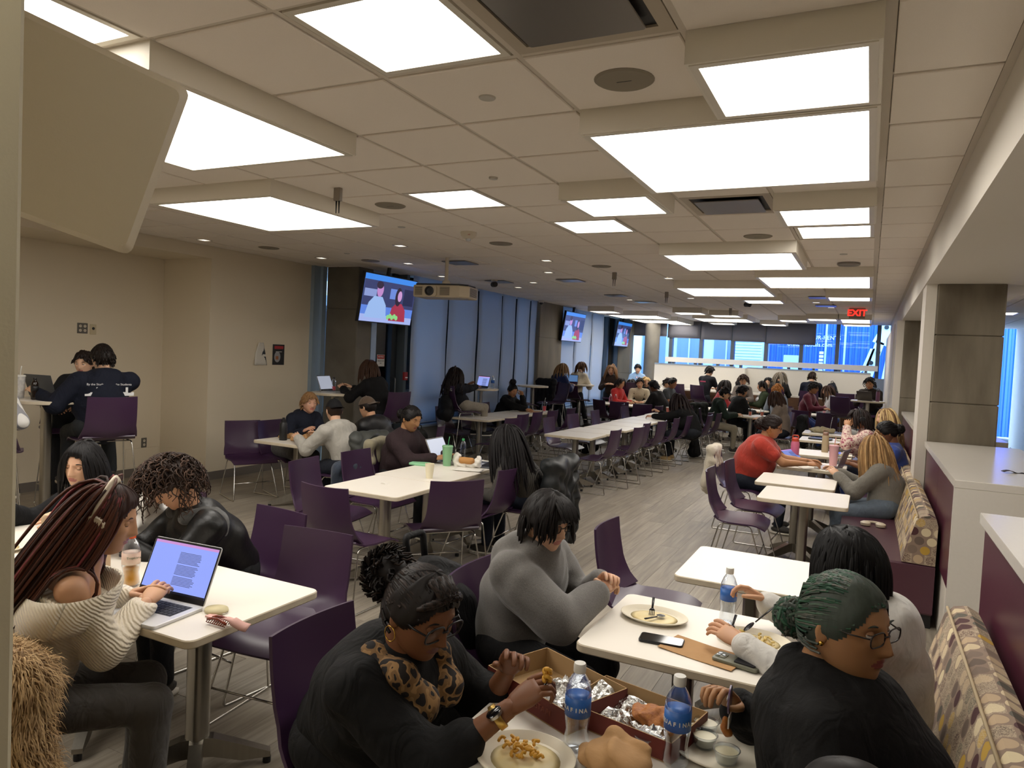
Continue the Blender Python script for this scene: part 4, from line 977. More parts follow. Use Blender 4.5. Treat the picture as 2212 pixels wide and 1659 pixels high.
def ik(a, b, l1, l2, hint):
    d = b-a; L = np.linalg.norm(d); L = min(max(L, abs(l1-l2)+.01), l1+l2-.002); u = unit(d)
    x = (l1*l1-l2*l2+L*L)/(2*L); y = math.sqrt(max(l1*l1-x*x, 1e-6)); hp = hint-u*(hint@u)
    return a+u*x+unit(hp)*y, a+u*L
# ---- head -----------------------------------------------------------
def head_xyz(d, fat=0.0):
    sx, sy, sz = d[:, 0], d[:, 1], d[:, 2]; t = np.clip(-sz, 0, 1)
    x = .0745*sx*(1-(.20-.16*fat)*t**1.8)*(1+.05*np.exp(-((sz-.15)/.35)**2))*(1+.05*fat)
    z = .118*sz
    y = np.where(sy > 0, .093*(1-.04*t)*np.abs(sy)**.78, -.102*(1-.38*t**1.3)*np.abs(sy))+.026*t**1.5
    fm = np.clip((sy-.1)/.4, 0, 1)
    g = lambda x0, z0, a, b: np.exp(-((np.abs(x)-x0)/a)**2-((z-z0)/b)**2)
    am = np.interp(z, [-.040, -.031, -.021, .03, .045], [0, .015, .026, .005, 0]); sg = .008+.006*np.clip((.03-z)/.05, 0, 1)
    y = y+fm*(am*np.exp(-(x/sg)**2)+.005*g(.013, -.023, .008, .008)-.012*g(.031, .015, .017, .011)+.004*g(.03, .035, .02, .008)
              +.006*g(0, -.0475, .019, .0055)+.0065*g(0, -.0585, .017, .0055)-.004*g(0, -.053, .022, .0022)+.006*g(0, -.092, .02, .016)+.004*g(.047, -.01, .018, .016))
    return np.stack([x, y, z], 1)
def sphere_dirs(nu, nv):
    w = np.linspace(-1, 1, nu, endpoint=False); th = np.pi*np.sign(w)*np.abs(w)**1.35
    ph = np.linspace(-np.pi/2, np.pi/2, nv)
    P, TH = np.meshgrid(ph, th, indexing='ij')
    d = np.stack([np.cos(P)*np.sin(TH), np.cos(P)*np.cos(TH), np.sin(P)], 2).reshape(-1, 3)
    q = [(i*nu+j, i*nu+(j+1) % nu, (i+1)*nu+(j+1) % nu, (i+1)*nu+j) for i in range(nv-1) for j in range(nu)]
    return d, q
_HD = {}
def add_head(mb, c, R, S=.945, res=1, eyes='open', fat=0.0, mask_lip=True, hairc=4, gaze=0.0):
    nu, nv = ((26, 20), (48, 38), (84, 66))[res]
    if (nu, fat) not in _HD:
        d, q = sphere_dirs(nu, nv); _HD[(nu, fat)] = (head_xyz(d, fat), q)
    P, q = _HD[(nu, fat)]; Wp = c+(P*S)@R.T
    base = len(mb.v); mb.v += [tuple(p) for p in Wp]
    for f in q:
        m = P[list(f)].mean(0); mi = 0
        if mask_lip and m[1] > .05 and (m[0]/.025)**2+((m[2]+.053)/.0105)**2 < 1: mi = 1
        mb.f.append(tuple(base+i for i in f)); mb.m.append(mi)
    R3 = Matrix(R.tolist()); tr = lambda p: Vector(c+R@(A(*p)*S))
    for s in (-1, 1):                                   # ears
        def ear(p, d):
            k = 1-.55*math.exp(-((d.y-.1)**2+(d.z-.05)**2)/.18) if d.x*s > 0 else 1
            return Vector((p.x*k, p.y*(1-.25*max(0, -d.z)), p.z))
        Re = R3 @ Matrix.Rotation(s*.35, 3, 'Z') @ Matrix.Rotation(-.15, 3, 'X')
        mb.ell(tr((s*.077, -.006, -.004)), (.011*S, .019*S, .031*S), 0, Re, 12, 10, ear)
        if res == 0:
            mb.ell(tr((s*.031, .080, .016)), (.010*S, .006*S, .006*S), 3, R3, 8, 5); continue
        ey = A(s*.031, .0715, .0155); lid = 8 if eyes == 'open' else (-32 if eyes == 'down' else -60)
        n0 = len(mb.m); mb.ell(tr(ey), (.0128*S,)*3, 2, R3, 18, 14)
        a = math.radians(-18 if eyes == 'down' else 0); ir = A(math.sin(gaze), math.cos(a)*math.cos(gaze), math.sin(a)); ir /= np.linalg.norm(ir)
        mb.ell(tr(ey+ir*.0074), (.0062*S,)*3, 3, R3, 12, 8)
        def patch(e0, e1, r):
            g = []
            for i in range(7):
                e = math.radians(e0+(e1-e0)*i/6)
                for j in range(13):
                    az = math.radians(-88+176*j/12); g.append(tr(ey+r*A(math.sin(az)*math.cos(e), math.cos(az)*math.cos(e), math.sin(e))))
            mb.add(g, [(i*13+j, i*13+j+1, (i+1)*13+j+1, (i+1)*13+j) for i in range(6) for j in range(12)], 0)
        patch(lid, 88, .0140); patch(-88, -28, .0138)
        mb.tube([tr(ey+.0146*A(math.sin(az)*math.cos(math.radians(lid)), math.cos(az)*math.cos(math.radians(lid)), math.sin(math.radians(lid)))) for az in np.linspace(-1.1, 1.1, 7)], .0010*S, 4, 3)
        arc = []
        for tt in np.linspace(0, 1, 6):
            x = s*(.014+.040*tt); z = .0335+.006*math.sin(tt*2.4); y = .0885-.55*abs(x)**1.55
            arc.append(tr((x, y, z)))
        mb.tube(arc, [.0016*S, .0028*S, .0029*S, .0026*S, .002*S, .0008*S], 5, 4)
# ---- hand -----------------------------------------------------------
def add_hand(mb, wrist, R, side, curl=.5, S=.945, mi=0, spread=.12, nail=None, thumb=.5, n=7):
    """R columns: x toward the thumb side of a right hand's mirror, y along the fingers, z back of the hand"""
    def P(x, y, z): return Vector(wrist+R@(A(x*side, y, z)*S))
    # palm: flattened loft
    secs = [(0, .025, .017), (.02, .030, .017), (.05, .040, .0145), (.078, .041, .0125), (.092, .036, .009)]
    vs = []; nn = 12
    for y, a, b in secs:
        for j in range(nn):
            t = 2*PI*j/nn; vs.append(P(a*math.cos(t), y, b*math.sin(t)*(1 if math.sin(t) > 0 else 1.15)))
    fs = [(i*nn+j, i*nn+(j+1) % nn, (i+1)*nn+(j+1) % nn, (i+1)*nn+j) for i in range(len(secs)-1) for j in range(nn)]
    fs += [tuple(reversed(range(nn))), tuple((len(secs)-1)*nn+j for j in range(nn))]
    if side < 0: fs = [tuple(reversed(f)) for f in fs]
    mb.add(vs, fs, mi)
    for k, (x, L, r) in enumerate(((.030, .068, .0082), (.010, .077, .0085), (-.010, .071, .0080), (-.028, .056, .0070))):
        a = curl*(.55+.1*k); p = A(x, .088, 0); path = [p-A(0, .012, 0), p]; rr = [r*1.12, r*1.1]; ang = 0
        for seg, fr in enumerate((.45, .30, .25)):
            ang += a*(.8, 1.25, .8)[seg]
            d = A(math.sin(spread*(1.5-k)*.6)*math.cos(ang), math.cos(ang), -math.sin(ang)); p = p+unit(d)*L*fr; path.append(p); rr.append(r*(1.0, .92, .74)[seg])
        path.append(p+unit(d)*r*.45); rr.append(r*.35)
        mb.tube([P(*q) for q in path], [q*S for q in rr], n, mi)
        if nail is not None:
            u = unit(d); up = A(0, math.sin(ang), math.cos(ang)); q = path[-2]+up*r*.55-u*r*.1
            mb.tube([P(*(q-u*.006)), P(*q), P(*(q+u*.006))], [.004*S, .0048*S, .0035*S], 6, nail, flat=(1, .45) if False else None)
    # thumb leaves the side of the palm near its base
    p = A(.024, .022, -.004); path = [p-A(.010, .012, 0), p]; rr = [.012, .0125]
    dirs = [A(.62, .72, -.25-.3*thumb), A(.30-.25*thumb, .86, -.30-.35*thumb), A(.05-.4*thumb, .9, -.30-.3*thumb)]
    for d, L, r in zip(dirs, (.036, .030, .024), (.0105, .0092, .0072)): p = p+unit(d)*L; path.append(p); rr.append(r)
    path.append(p+unit(d)*.004); rr.append(.003); mb.tube([P(*q) for q in path], [q*S for q in rr], n, mi)
# ---- hair -----------------------------------------------------------
def hairline(az, bangs=0.0, nape=-.075):
    a = np.abs(az); return np.interp(a, [0, .55, .95, 1.35, 1.75, 2.2, np.pi], [.070-bangs, .062-bangs, .030-.3*bangs, -.012, -.02, nape*.85, nape])
def hair_cap(mb, c, R, S, th=.012, bangs=0.0, nape=-.075, res=1, mi=0, lump=.25, seed=0, fat=0):
    nu, nv = ((26, 20), (44, 34), (72, 56))[res]; d, q = sphere_dirs(nu, nv)
    P = head_xyz(d, fat); P[:, 1] = np.minimum(P[:, 1], np.where(d[:, 1] > 0, .093*np.abs(d[:, 1])**.78+.004, 9))
    az = np.arctan2(d[:, 0], d[:, 1]); n = unit_rows(d)
    wob = 1+lump*np.sin(az*9+seed)*np.cos(d[:, 2]*7+seed*2)+lump*.6*np.sin(az*23+seed*3)
    ok = P[:, 2] > hairline(az, bangs, nape)
    edge = np.clip((P[:, 2]-hairline(az, bangs, nape))/.02, 0, 1)
    P = P+n*(th*wob*(.25+.75*edge))[:, None]+n*.001
    Wp = c+(P*S)@R.T; base = len(mb.v); mb.v += [tuple(p) for p in Wp]
    for f in q:
        if sum(ok[i] for i in f) >= 3: mb.f.append(tuple(base+i for i in f)); mb.m.append(mi)
def unit_rows(d): return d/np.maximum(np.linalg.norm(d, axis=1), 1e-9)[:, None]
def scalp(c, R, S, az, el, lift=.006):
    """world point and outward normal on the scalp; az 0 = front, + = right side"""
    d = np.array([[math.cos(el)*math.sin(az), math.cos(el)*math.cos(az), math.sin(el)]]); p = head_xyz(d)[0]; 
    if d[0, 1] > 0: p[1] = min(p[1], .093*abs(d[0, 1])**.78+.004)
    return c+R@((p+d[0]*lift)*S), R@d[0]
def strand(mb, p, n0, L, seg, r, hd, caps, rng, mi=0, wave=0.0, freq=8.0, out=.5, bias=None, sides=4, gz=1.0, tip=.25):
    """a lock that leaves the scalp and falls, sliding over the head ellipsoid and the shoulders"""
    c, R, S = hd; st = L/seg; path = [p.copy()]; v = unit(n0*out+A(0, 0, -.3)); ph = rng.uniform(0, 6.28); side = unit(np.cross(n0, A(0, 0, 1))+1e-6)
    for i in range(seg):
        g = A(0, 0, -gz)+(bias if bias is not None else 0); v = unit(v*.55+unit(g)*.45); p = p+v*st
        q = R.T@(p-c)/S; e = math.sqrt((q[0]/.088)**2+((q[1]+.006)/.112)**2+(q[2]/.130)**2)
        if e < 1: q = q/max(e, .3); p = c+R@(q*S)
        for a, b, ra in caps:
            ab = b-a; t = min(1, max(0, (p-a)@ab/(ab@ab))); w = p-a-ab*t; L_ = np.linalg.norm(w)
            if L_ < ra: p = a+ab*t+w/max(L_, 1e-6)*ra
        path.append(p.copy())
    if wave:
        for i in range(1, len(path)):
            t = i/seg; path[i] = path[i]+side*wave*t*math.sin(freq*t*6.28+ph)+A(0, 0, 1)*wave*.3*t*math.cos(freq*t*6.28+ph)
    rr = [r*(.7+.6*math.sin(min(1, .15+i/len(path))*PI))*(1 if i < len(path)-2 else (.7 if i == len(path)-2 else tip)) for i in range(len(path))]
    mb.tube([Vector(q) for q in path], rr, sides, mi, cap=False)
def style_hair(mb, style, c, R, S, res, caps, seed, opt):
    rng = random.Random(seed); hd = (c, R, S); N = opt.get('n', (26, 60, 190)[res]); rad = opt.get('r', (.016, .011, .0055)[res])*S; sg = (5, 8, 14)[res]
    L = opt.get('len', .3)*S; bangs = opt.get('bangs', 0); mis = opt.get('mis', [0])
    th = opt.get('th', .012); nape = opt.get('nape', -.075)
    hair_cap(mb, c, R, S, th, bangs, nape, res, 0, opt.get('lump', .2), seed)
    pick = lambda: rng.choice(mis)
    if style == 'short':
        for _ in range(int(N*1.3)):
            az = rng.uniform(-PI, PI); el = rng.uniform(.25, 1.5)
            if abs(az) < .7 and el < .75-bangs*6: continue
            if abs(az) > 1.6: el = rng.uniform(-.45, 1.5)
            p, n = scalp(c, R, S, az, el, th*.6); dirn = unit(R@A(math.sin(az)*.5, (.6 if az < 1.2 and az > -1.2 else -.6), -.25))
            strand(mb, p, n, opt.get('len', .06)*S, 3, rad*1.1, hd, (), rng, pick(), out=.25, bias=dirn*1.2)
    elif style in ('long', 'bob', 'wavy'):
        part = opt.get('part', 0.0); back = opt.get('back', .35)
        for _ in range(N):
            az = rng.uniform(opt.get('amin', .8), PI)*rng.choice((-1, 1)); el = rng.uniform(.35, 1.45)
            if abs(az) > 1.9: el = rng.uniform(-.2, 1.4)
            p, n = scalp(c, R, S, az+part*.2, el, th*.7)
            bias = R@A(math.copysign(.25, az), -back, 0)
            strand(mb, p, n, L*rng.uniform(.82, 1.08), sg, rad, hd, caps, rng, pick(), wave=opt.get('wave', .004 if style != 'wavy' else .018)*S, freq=opt.get('freq', 1.5), out=.35, bias=bias*.5)
        if bangs > .02:
            for _ in range(N//4):
                az = rng.uniform(-.75, .75); p, n = scalp(c, R, S, az, rng.uniform(.95, 1.3), th)
                strand(mb, p, n, (.075+bangs*.6)*S, 4, rad*1.1, hd, (), rng, pick(), out=.4, bias=R@A(0, .7, -.1))
    elif style == 'curly':
        Lc = opt.get('len', .10)*S
        for _ in range(int(N*1.6)):
            az = rng.uniform(-PI, PI); el = rng.uniform(.1, 1.5)
            if abs(az) < .8: el = rng.uniform(.6, 1.5)
            if abs(az) > 1.7: el = rng.uniform(-.5, 1.4)
            p, n = scalp(c, R, S, az, el, th*.7); u = unit(np.cross(n, A(0.3, .2, 1))); w = np.cross(n, u); k = 9; path = []; cr = opt.get('cr', .014)*S*rng.uniform(.7, 1.2); ph = rng.uniform(0, 6)
            for i in range(k):
                t = i/(k-1); path.append(Vector(p+n*(.004+.55*Lc*math.sin(t*1.9))+A(0, 0, -1)*Lc*.75*t*t+R@A(0, .25*Lc*t if abs(az) < 1.2 else 0, 0)+(u*math.cos(ph+t*8.5)+w*math.sin(ph+t*8.5))*cr*min(1, t*3)))
            mb.tube(path, [rad*(1-.55*i/k) for i in range(k)], 4, pick(), cap=False)
    elif style in ('bun', 'ponytail', 'puff'):
        bp = c+R@(A(*opt.get('at', (0, -.125, .03)))*S); br = opt.get('br', .042)*S
        for _ in range(int(N*.7)):
            az = rng.uniform(-PI, PI); el = rng.uniform(.1, 1.45)
            if abs(az) < .8: el = rng.uniform(.62, 1.4)
            if abs(az) > 1.7: el = rng.uniform(-.45, 1.3)
            p, n = scalp(c, R, S, az, el, th*.8); path = []
            for i in range(7):
                t = i/6; q = p*(1-t)+bp*t; w = R.T@(q-c)/S; e = math.sqrt((w[0]/.085)**2+((w[1]+.006)/.110)**2+(w[2]/.127)**2)
                if e < 1: q = c+R@(w/max(e, .3)*S)
                path.append(Vector(q))
            mb.tube(path, rad*.9, 4, pick(), cap=False)
        if style == 'bun':
            for _ in range(max(10, N//4)):
                u = unit(A(rng.gauss(0, 1), rng.gauss(0, 1), rng.gauss(0, 1))); w = unit(np.cross(u, A(rng.gauss(0, 1), rng.gauss(0, 1), rng.gauss(0, 1)))); a0 = rng.uniform(0, 6)
                mb.tube([Vector(bp+(u*math.cos(a0+t)+w*math.sin(a0+t))*br*rng.uniform(.88, 1.04)) for t in np.linspace(0, 3.6, 8)], rad*1.5, 4, pick(), cap=False)
            mb.ell(Vector(bp), (br*.9,)*3, pick(), None, 12, 8)
        elif style == 'puff':
            for _ in range(N):
                u = unit(A(rng.gauss(0, 1), rng.gauss(0, 1), rng.gauss(0, 1))+R@A(0, -.6, 0)); w = unit(np.cross(u, A(rng.gauss(0, 1), 1, .3))); cr = .010*S
                path = [Vector(bp+u*br*(.3+.9*t)+(w*math.cos(t*9)+np.cross(u, w)*math.sin(t*9))*cr*min(1, 2*t)) for t in np.linspace(0, 1, 8)]
                mb.tube(path, [rad*.8*(1-.5*i/8) for i in range(8)], 4, pick(), cap=False)
            mb.ell(Vector(bp), (br*.8,)*3, mis[0], None, 12, 8)
        else:
            for _ in range(max(8, N//5)):
                u = unit(A(rng.gauss(0, 1), rng.gauss(0, 1), rng.gauss(0, .5))); strand(mb, bp+u*.012, R@A(0, -1, 0), L, sg, rad*1.2, hd, caps, rng, pick(), wave=opt.get('wave', .006), freq=1.2, out=1.0)
SKIN = {'fair': '#d9ad92', 'light': '#c99a7c', 'tan': '#b07f5e', 'olive': '#a67a58', 'brown': '#7a4f37', 'dark': '#4e2f22', 'rosy': '#d6a48c'}
LIP = {'fair': '#b8736a', 'light': '#a8655a', 'tan': '#94544a', 'olive': '#8a4c44', 'brown': '#6d3c35', 'dark': '#5a2f2c', 'rosy': '#bb6f68'}
def skin_mats(tone, hair):
    s = M('skin_'+tone, SKIN[tone], .5, var=(18, .5, SKIN[tone][:5]+'%02x' % max(0, int(SKIN[tone][5:], 16)-14)), spec=.35); s.node_tree.nodes['Principled BSDF'].inputs['Subsurface Weight'].default_value = .06
    s.node_tree.nodes['Principled BSDF'].inputs['Subsurface Scale'].default_value = .01
    return [s, M('lip_'+tone, LIP[tone], .4), M('eye_white', '#d8d2ca', .25), M('eye_dark', '#1c1410', .15), hair]
def hair_mat(hx):
    hx2 = '#'+''.join('%02x' % min(255, int(int(hx[i:i+2], 16)*1.45+2)) for i in (1, 3, 5))
    return M('hair_'+hx[1:], hx, .5, var=(90, .5, hx2), stretch=(1, 1, .12), spec=.22)
def folds(m, scale=15, strength=.55, dist=.02):
    """adds soft cloth folds to a material's relief"""
    nt = m.node_tree
    if nt.nodes.get('folds'): return m
    b = nt.nodes['Principled BSDF']; tc = nt.nodes.new('ShaderNodeTexCoord'); n = nt.nodes.new('ShaderNodeTexNoise'); n.name = 'folds'; n.inputs['Scale'].default_value = scale; n.inputs['Detail'].default_value = 2; n.inputs['Distortion'].default_value = 1.4
    mp = nt.nodes.new('ShaderNodeMapping'); mp.inputs['Scale'].default_value = (1, 1, .55); mp.inputs['Rotation'].default_value = (.5, .3, 0); nt.links.new(tc.outputs['Object'], mp.inputs[0]); nt.links.new(mp.outputs[0], n.inputs['Vector'])
    bp = nt.nodes.new('ShaderNodeBump'); bp.inputs['Strength'].default_value = strength; bp.inputs['Distance'].default_value = dist; nt.links.new(n.outputs[0], bp.inputs['Height'])
    if b.inputs['Normal'].is_linked: nt.links.new(b.inputs['Normal'].links[0].from_socket, bp.inputs['Normal'])
    nt.links.new(bp.outputs[0], b.inputs['Normal']); return m
def cloth(hx, rough=.85, fine=220, b=.12, sheen=.2, v=.35):
    if max(int(hx[i:i+2], 16) for i in (1, 3, 5)) < 70: sheen = 0
    hx2 = '#'+''.join('%02x' % int(int(hx[i:i+2], 16)*.78) for i in (1, 3, 5))
    return folds(M('cloth_'+hx[1:]+('_%d' % int(rough*100)), hx, rough, var=(30, v, hx2), bump=(fine, b), sheen=sheen, spec=.3))
PEOPLE = {}
def person(key, label, hip, face, head, look, lh=None, rh=None, skin='light', hair=('short', '#1d1613', {}), top='#222222', pants='#1c1f26', shoes='#3a3734',
           girth=1.0, S=.945, res=0, sleeve='long', hood=False, collar=0, topmat=None, pantmat=None, twist=0.0, eyes='open', feet=None, lhc=.5, rhc=.5, lhR=None, rhR=None,
           knees=None, wob=.0, standing=False, fem=True, fat=0.0, puff=0.0, group=None, elbow=(None, None), skirt=0, gaze=0.0, hidden_legs=False, bust=0.0, cname='sweater', topcut=None):
    """hip, head, hands, feet in room coordinates; face/look in degrees (0 = +x, 90 = +y)"""
    hip = A(*hip); head = A(*head); root = thing('person', label, 'person', (hip[0], hip[1], 0), 0, group); O = A(hip[0], hip[1], 0)
    Rf = Rot(face); rt, fw = Rf[:, 0], Rf[:, 1]; Rh = Rot(*look)
    hs = (.022, .014, .0075)[res]; hk = S*girth
    nb = head+(Rot(look[0])@A(0, -.055-.035*math.sin(math.radians(look[1])), -.150)*S)
    Rs = Rot(face+twist); sr = Rs[:, 0]; spine = unit(nb-hip)
    shw = (.150 if fem else .178)*S*(1+.45*(girth-1)); shc = nb-spine*.055*S
    SL, SR = shc-sr*shw, shc+sr*shw
    mid = hip*.5+nb*.5-fw*.025; chest = hip*.26+nb*.74+fw*.012
    back = unit(np.cross(sr, spine)); 
    ua, fa_ = .275*S, .245*S
    dl = hip-rt*.11+fw*.30+A(0, 0, .10) if lh is None else A(*lh); dr = hip+rt*.11+fw*.30+A(0, 0, .10) if rh is None else A(*rh)
    el0 = elbow[0] if elbow[0] is not None else (-sr*.55-A(0, 0, .9)-fw*.25); er0 = elbow[1] if elbow[1] is not None else (sr*.55-A(0, 0, .9)-fw*.25)
    EL, WL = ik(SL, dl, ua, fa_, A(*el0)); ER, WR = ik(SR, dr, ua, fa_, A(*er0))
    hj = .085*S*(.6+.4*girth); HL, HR = hip-rt*hj-A(0, 0, .02), hip+rt*hj-A(0, 0, .02); th, sh = .40*S, .40*S
    legs = []
    for sgn, Hj, idx in ((-1, HL, 0), (1, HR, 1)):
        if standing: ank = Hj*1.0; ank[2] = .075; kn = (Hj+ank)/2+fw*.02; ft = fw+rt*sgn*.2
        else:
            if feet is not None: ank = A(*feet[idx])
            else: ank = Hj+fw*(.36 if not hidden_legs else .33)*S/.945+rt*sgn*.03; ank[2] = .075
            hint = (fw*.8+A(0, 0, .7)) if knees is None else A(*knees[idx]); kn, ank = ik(Hj, ank, th, sh, hint); ft = fw+rt*sgn*.15
        legs.append((Hj, kn, ank, unit(A(ft[0], ft[1], 0))))
    hm = hair_mat(hair[1]) if hair[1] else M('eye_dark', '#1c1410', .15)
    # ---- body: one continuous skin surface with head and hands
    mb = MB(); g = girth
    pr = [('c', nb+spine*.0, head+Rh@A(0, -.028, -.055)*S, .056*S*(.9+.1*g), .051*S), ('c', shc, nb, .075*S, .058*S), ('c', hip, chest, .085*hk, .09*hk), ('c', SL, SR, .048*S, .048*S)]
    for a, e, w in ((SL, EL, WL), (SR, ER, WR)): pr += [('c', a, e, .044*S*g**.6, .037*S*g**.6), ('c', e, w, .038*S*g**.6, .025*S)]
    for Hj, kn, ank, ft in legs: pr += [('c', Hj, kn, .066*S, .046*S), ('c', kn, ank, .046*S, .032*S)]
    sdf_into(mb, pr, hs*1.15 if res else .026, .02)
    add_head(mb, head, Rh, S, res, eyes, fat, gaze=gaze)
    for sgn, E_, W_, cu, RR in ((-1, EL, WL, lhc, lhR), (1, ER, WR, rhc, rhR)):
        y = unit(W_-E_); 
        if RR is None:
            z = A(0, 0, 1)-y*y[2]; z = unit(z+sr*sgn*.45); z = unit(z-y*(z@y)); x = np.cross(y, z); Rm = np.stack([x, y, z], 1)
        else: Rm = RR
        # thumb side: inward for a palm facing down
        add_hand(mb, W_, Rm, -sgn, cu, S, 0, n=(5, 6, 9)[res])
    mb.v = [(v[0]-O[0], v[1]-O[1], v[2]) for v in mb.v]
    mb.build('body', skin_mats(skin, hm), root, True)
    # ---- clothes
    tm = topmat or cloth(top); pm = pantmat or cloth(pants, .8, 260, .1); c = .017+puff*.4
    tp = [('c', hip+spine*.03, mid, (.125+c)*hk, (.118+c)*hk), ('c', mid, chest, (.118+c)*hk, (.118+c)*hk), ('e', chest, A(.165*S*(1+.6*(g-1))+c, (.108+bust*.02)*hk+c, .15*S+c), Rs if True else None),
          ('c', SL+sr*.02, SR-sr*.02, .062*S+c, .062*S+c), ('c', shc, nb, .085*S+c*.6, .06*S+c*.4)]
    if g > 1.12: tp += [('e', hip*.62+nb*.38+fw*.05, A(.17*hk, .15*hk, .17*S), Rf)]
    if bust: tp += [('e', chest+fw*.075*g-spine*.02-sr*.065, A(.07, .06, .07)*S*bust, None), ('e', chest+fw*.075*g-spine*.02+sr*.065, A(.07, .06, .07)*S*bust, None)]
    for a, e, w in ((SL, EL, WL), (SR, ER, WR)):
        tp += [('c', a, e if sleeve != 'short' else a*.45+e*.55, (.054+c)*S*g**.6, (.048+c)*S*g**.6)]
        if sleeve == 'long':
            we = w*.93+e*.07; tp += [('c', e, we, (.047+c)*S*g**.6, (.034+c)*S)]
        elif sleeve == 'three': tp += [('c', e, e*.6+w*.4, (.047+c)*S*g**.6, (.042+c)*S)]
        if puff: tp += [('c', a*.7+e*.3, a*.2+e*.8, (.066+c)*S, (.06+c)*S)]
    bk = Rot(face+twist*.7)[:, 1]
    if hood:
        hb = nb-bk*.075*S+A(0, 0, -.005); hw_ = (.085+c)*S
        tp += [('c', nb-sr*.075*S+bk*.02, hb-sr*.05, .036*S+c*.5, .046*S+c*.5), ('c', nb+sr*.075*S+bk*.02, hb+sr*.05, .036*S+c*.5, .046*S+c*.5), ('c', hb-sr*.055, hb+sr*.055, .05*S+c, .05*S+c), ('e', hb-bk*.03-A(0, 0, .06), A(.10, .055, .09)*S+c*.6, Rs)]
    if collar:
        for k in range(10):
            a0, a1 = 2*PI*k/10, 2*PI*(k+1)/10; q = lambda a: nb+sr*math.cos(a)*.062*S+bk*math.sin(a)*.062*S+spine*(.01+.02*collar)
            tp += [('c', q(a0), q(a1), .016*S*collar+.008, .016*S*collar+.008)]
    sdf_object(cname, tp, hs, tm if isinstance(tm, list) else [tm], root, .028, wob or (0, .0022, .0030)[res], 30 if not puff else 34, cuts=([(shc+spine*topcut, spine)] if topcut is not None else ()), origin=O, seed=len(PEOPLE) % 7)
    if not hidden_legs:
        pp = [('e', hip-A(0, 0, .0), A(.165*hk, .13*hk, .11*S*(.7+.3*g)), Rf)]
        for Hj, kn, ank, ft in legs: pp += [('c', Hj, kn, .088*S*g**.7, .066*S*g**.5), ('c', kn, ank+A(0, 0, .02), .064*S*g**.4, (.048+skirt)*S)]
        sdf_object('trousers', pp, hs*1.1, [pm], root, .03, (0, .0014, .002)[res], 22, origin=O)
        sm = cloth(shoes, .6, 90, .05, 0)
        for Hj, kn, ank, ft in legs:
            q = MB(); b = A(ank[0], ank[1], ank[2]-.075*S*.98); s2 = np.cross(ft, A(0, 0, 1)); Rm = Matrix(np.stack([ft, -s2, A(0, 0, 1)], 1).tolist())
            q.ell(Vector(b+ft*.05+A(0, 0, .042)), (.125*S, .043*S, .042*S), 0, Rm, 14, 9, lambda p, d: Vector((p.x, p.y*(1+.15*(d.x > 0)), max(p.z, -.036)*(1 if d.x < .1 else 1-.45*d.x))))
            q.ell(Vector(b+A(0, 0, .07)), (.05*S, .04*S, .045*S), 0, Rm, 10, 7)
            q.prism([(p[0]*.135*S+.05, p[1]*.045*S) for p in [(math.cos(2*PI*k/18), math.sin(2*PI*k/18)) for k in range(18)]], .002, .018, 1, R=Rm, c=Vector(b))
            q.v = [(v[0]-O[0], v[1]-O[1], v[2]) for v in q.v]; q.build('shoe', [sm, M('shoe_sole', '#cfc8ba', .6)], root, True)
    # ---- hair
    if hair[0]:
        caps = [(chest, shc, .125*hk), (SL, SR, .062*S+.012), (mid, chest, .135*hk)]
        q = MB(); style_hair(q, hair[0], head, Rh, S, res, caps, len(PEOPLE)*13+5, hair[2]); q.v = [(v[0]-O[0], v[1]-O[1], v[2]) for v in q.v]
        q.build('hair', [hm]+[hair_mat(x) for x in hair[2].get('extra', [])], root, True)
    PEOPLE[key] = dict(root=root, O=O, head=head, Rh=Rh, S=S, nb=nb, shc=shc, sr=sr, spine=spine, back=bk, WL=WL, WR=WR, EL=EL, ER=ER, chest=chest, hip=hip, fw=fw, rt=rt, SL=SL, SR=SR)
    return PEOPLE[key]
def wear(P, name, mb, mats, smooth=True, angle=None):
    """a worn accessory: mesh in room coordinates, kept as a part of the person"""
    O = P['O']; mb.v = [(v[0]-O[0], v[1]-O[1], v[2]) for v in mb.v]
    return mb.build(name, mats, P['root'], smooth, angle)
def hp(P, x, y, z): return Vector(P['head']+P['Rh']@(A(x, y, z)*P['S']))
def lens_mat():
    m = glass_mat('spectacle_lens', '#eef2f4', .95); m.node_tree.nodes['Fresnel'].inputs[0].default_value = 1.06; return m
def glasses(P, hx='#17171a', w=.026, h=.019, r=.0022, round_=False, metal=False):
    q = MB(); S = P['S']
    for s in (-1, 1):
        ring = [hp(P, s*.034+w*math.copysign(abs(math.cos(t))**.6, math.cos(t)), .099-.018*abs(s*.034+w*math.cos(t))*2, .012+h*math.copysign(abs(math.sin(t))**.7, math.sin(t))) for t in np.linspace(0, 2*PI, 18, endpoint=False)]
        q.tube(ring, r*S, 5, 0, closed=True)
        q.tube([hp(P, s*(.034+w), .094, .018), hp(P, s*.080, .06, .018), hp(P, s*.082, .0, .016), hp(P, s*.078, -.025, .004)], r*1.1*S, 5, 0)
    q.tube([hp(P, -.010, .100, .016), hp(P, 0, .104, .018), hp(P, .010, .100, .016)], r*S, 5, 0)
    o = wear(P, 'glasses', q, [M('frame_'+hx[1:], hx, .3, .6 if metal else 0)])
    for s in (-1, 1):
        q = MB(); ring = [hp(P, s*.034+w*.93*math.copysign(abs(math.cos(t))**.6, math.cos(t)), .0985-.018*abs(s*.034+w*math.cos(t))*2, .012+h*.93*math.copysign(abs(math.sin(t))**.7, math.sin(t))) for t in np.linspace(0, 2*PI, 18, endpoint=False)]
        O = P['O']; q.add([(v.x-O[0], v.y-O[1], v.z) for v in ring], [tuple(range(18))]); q.build('lens', lens_mat(), o)
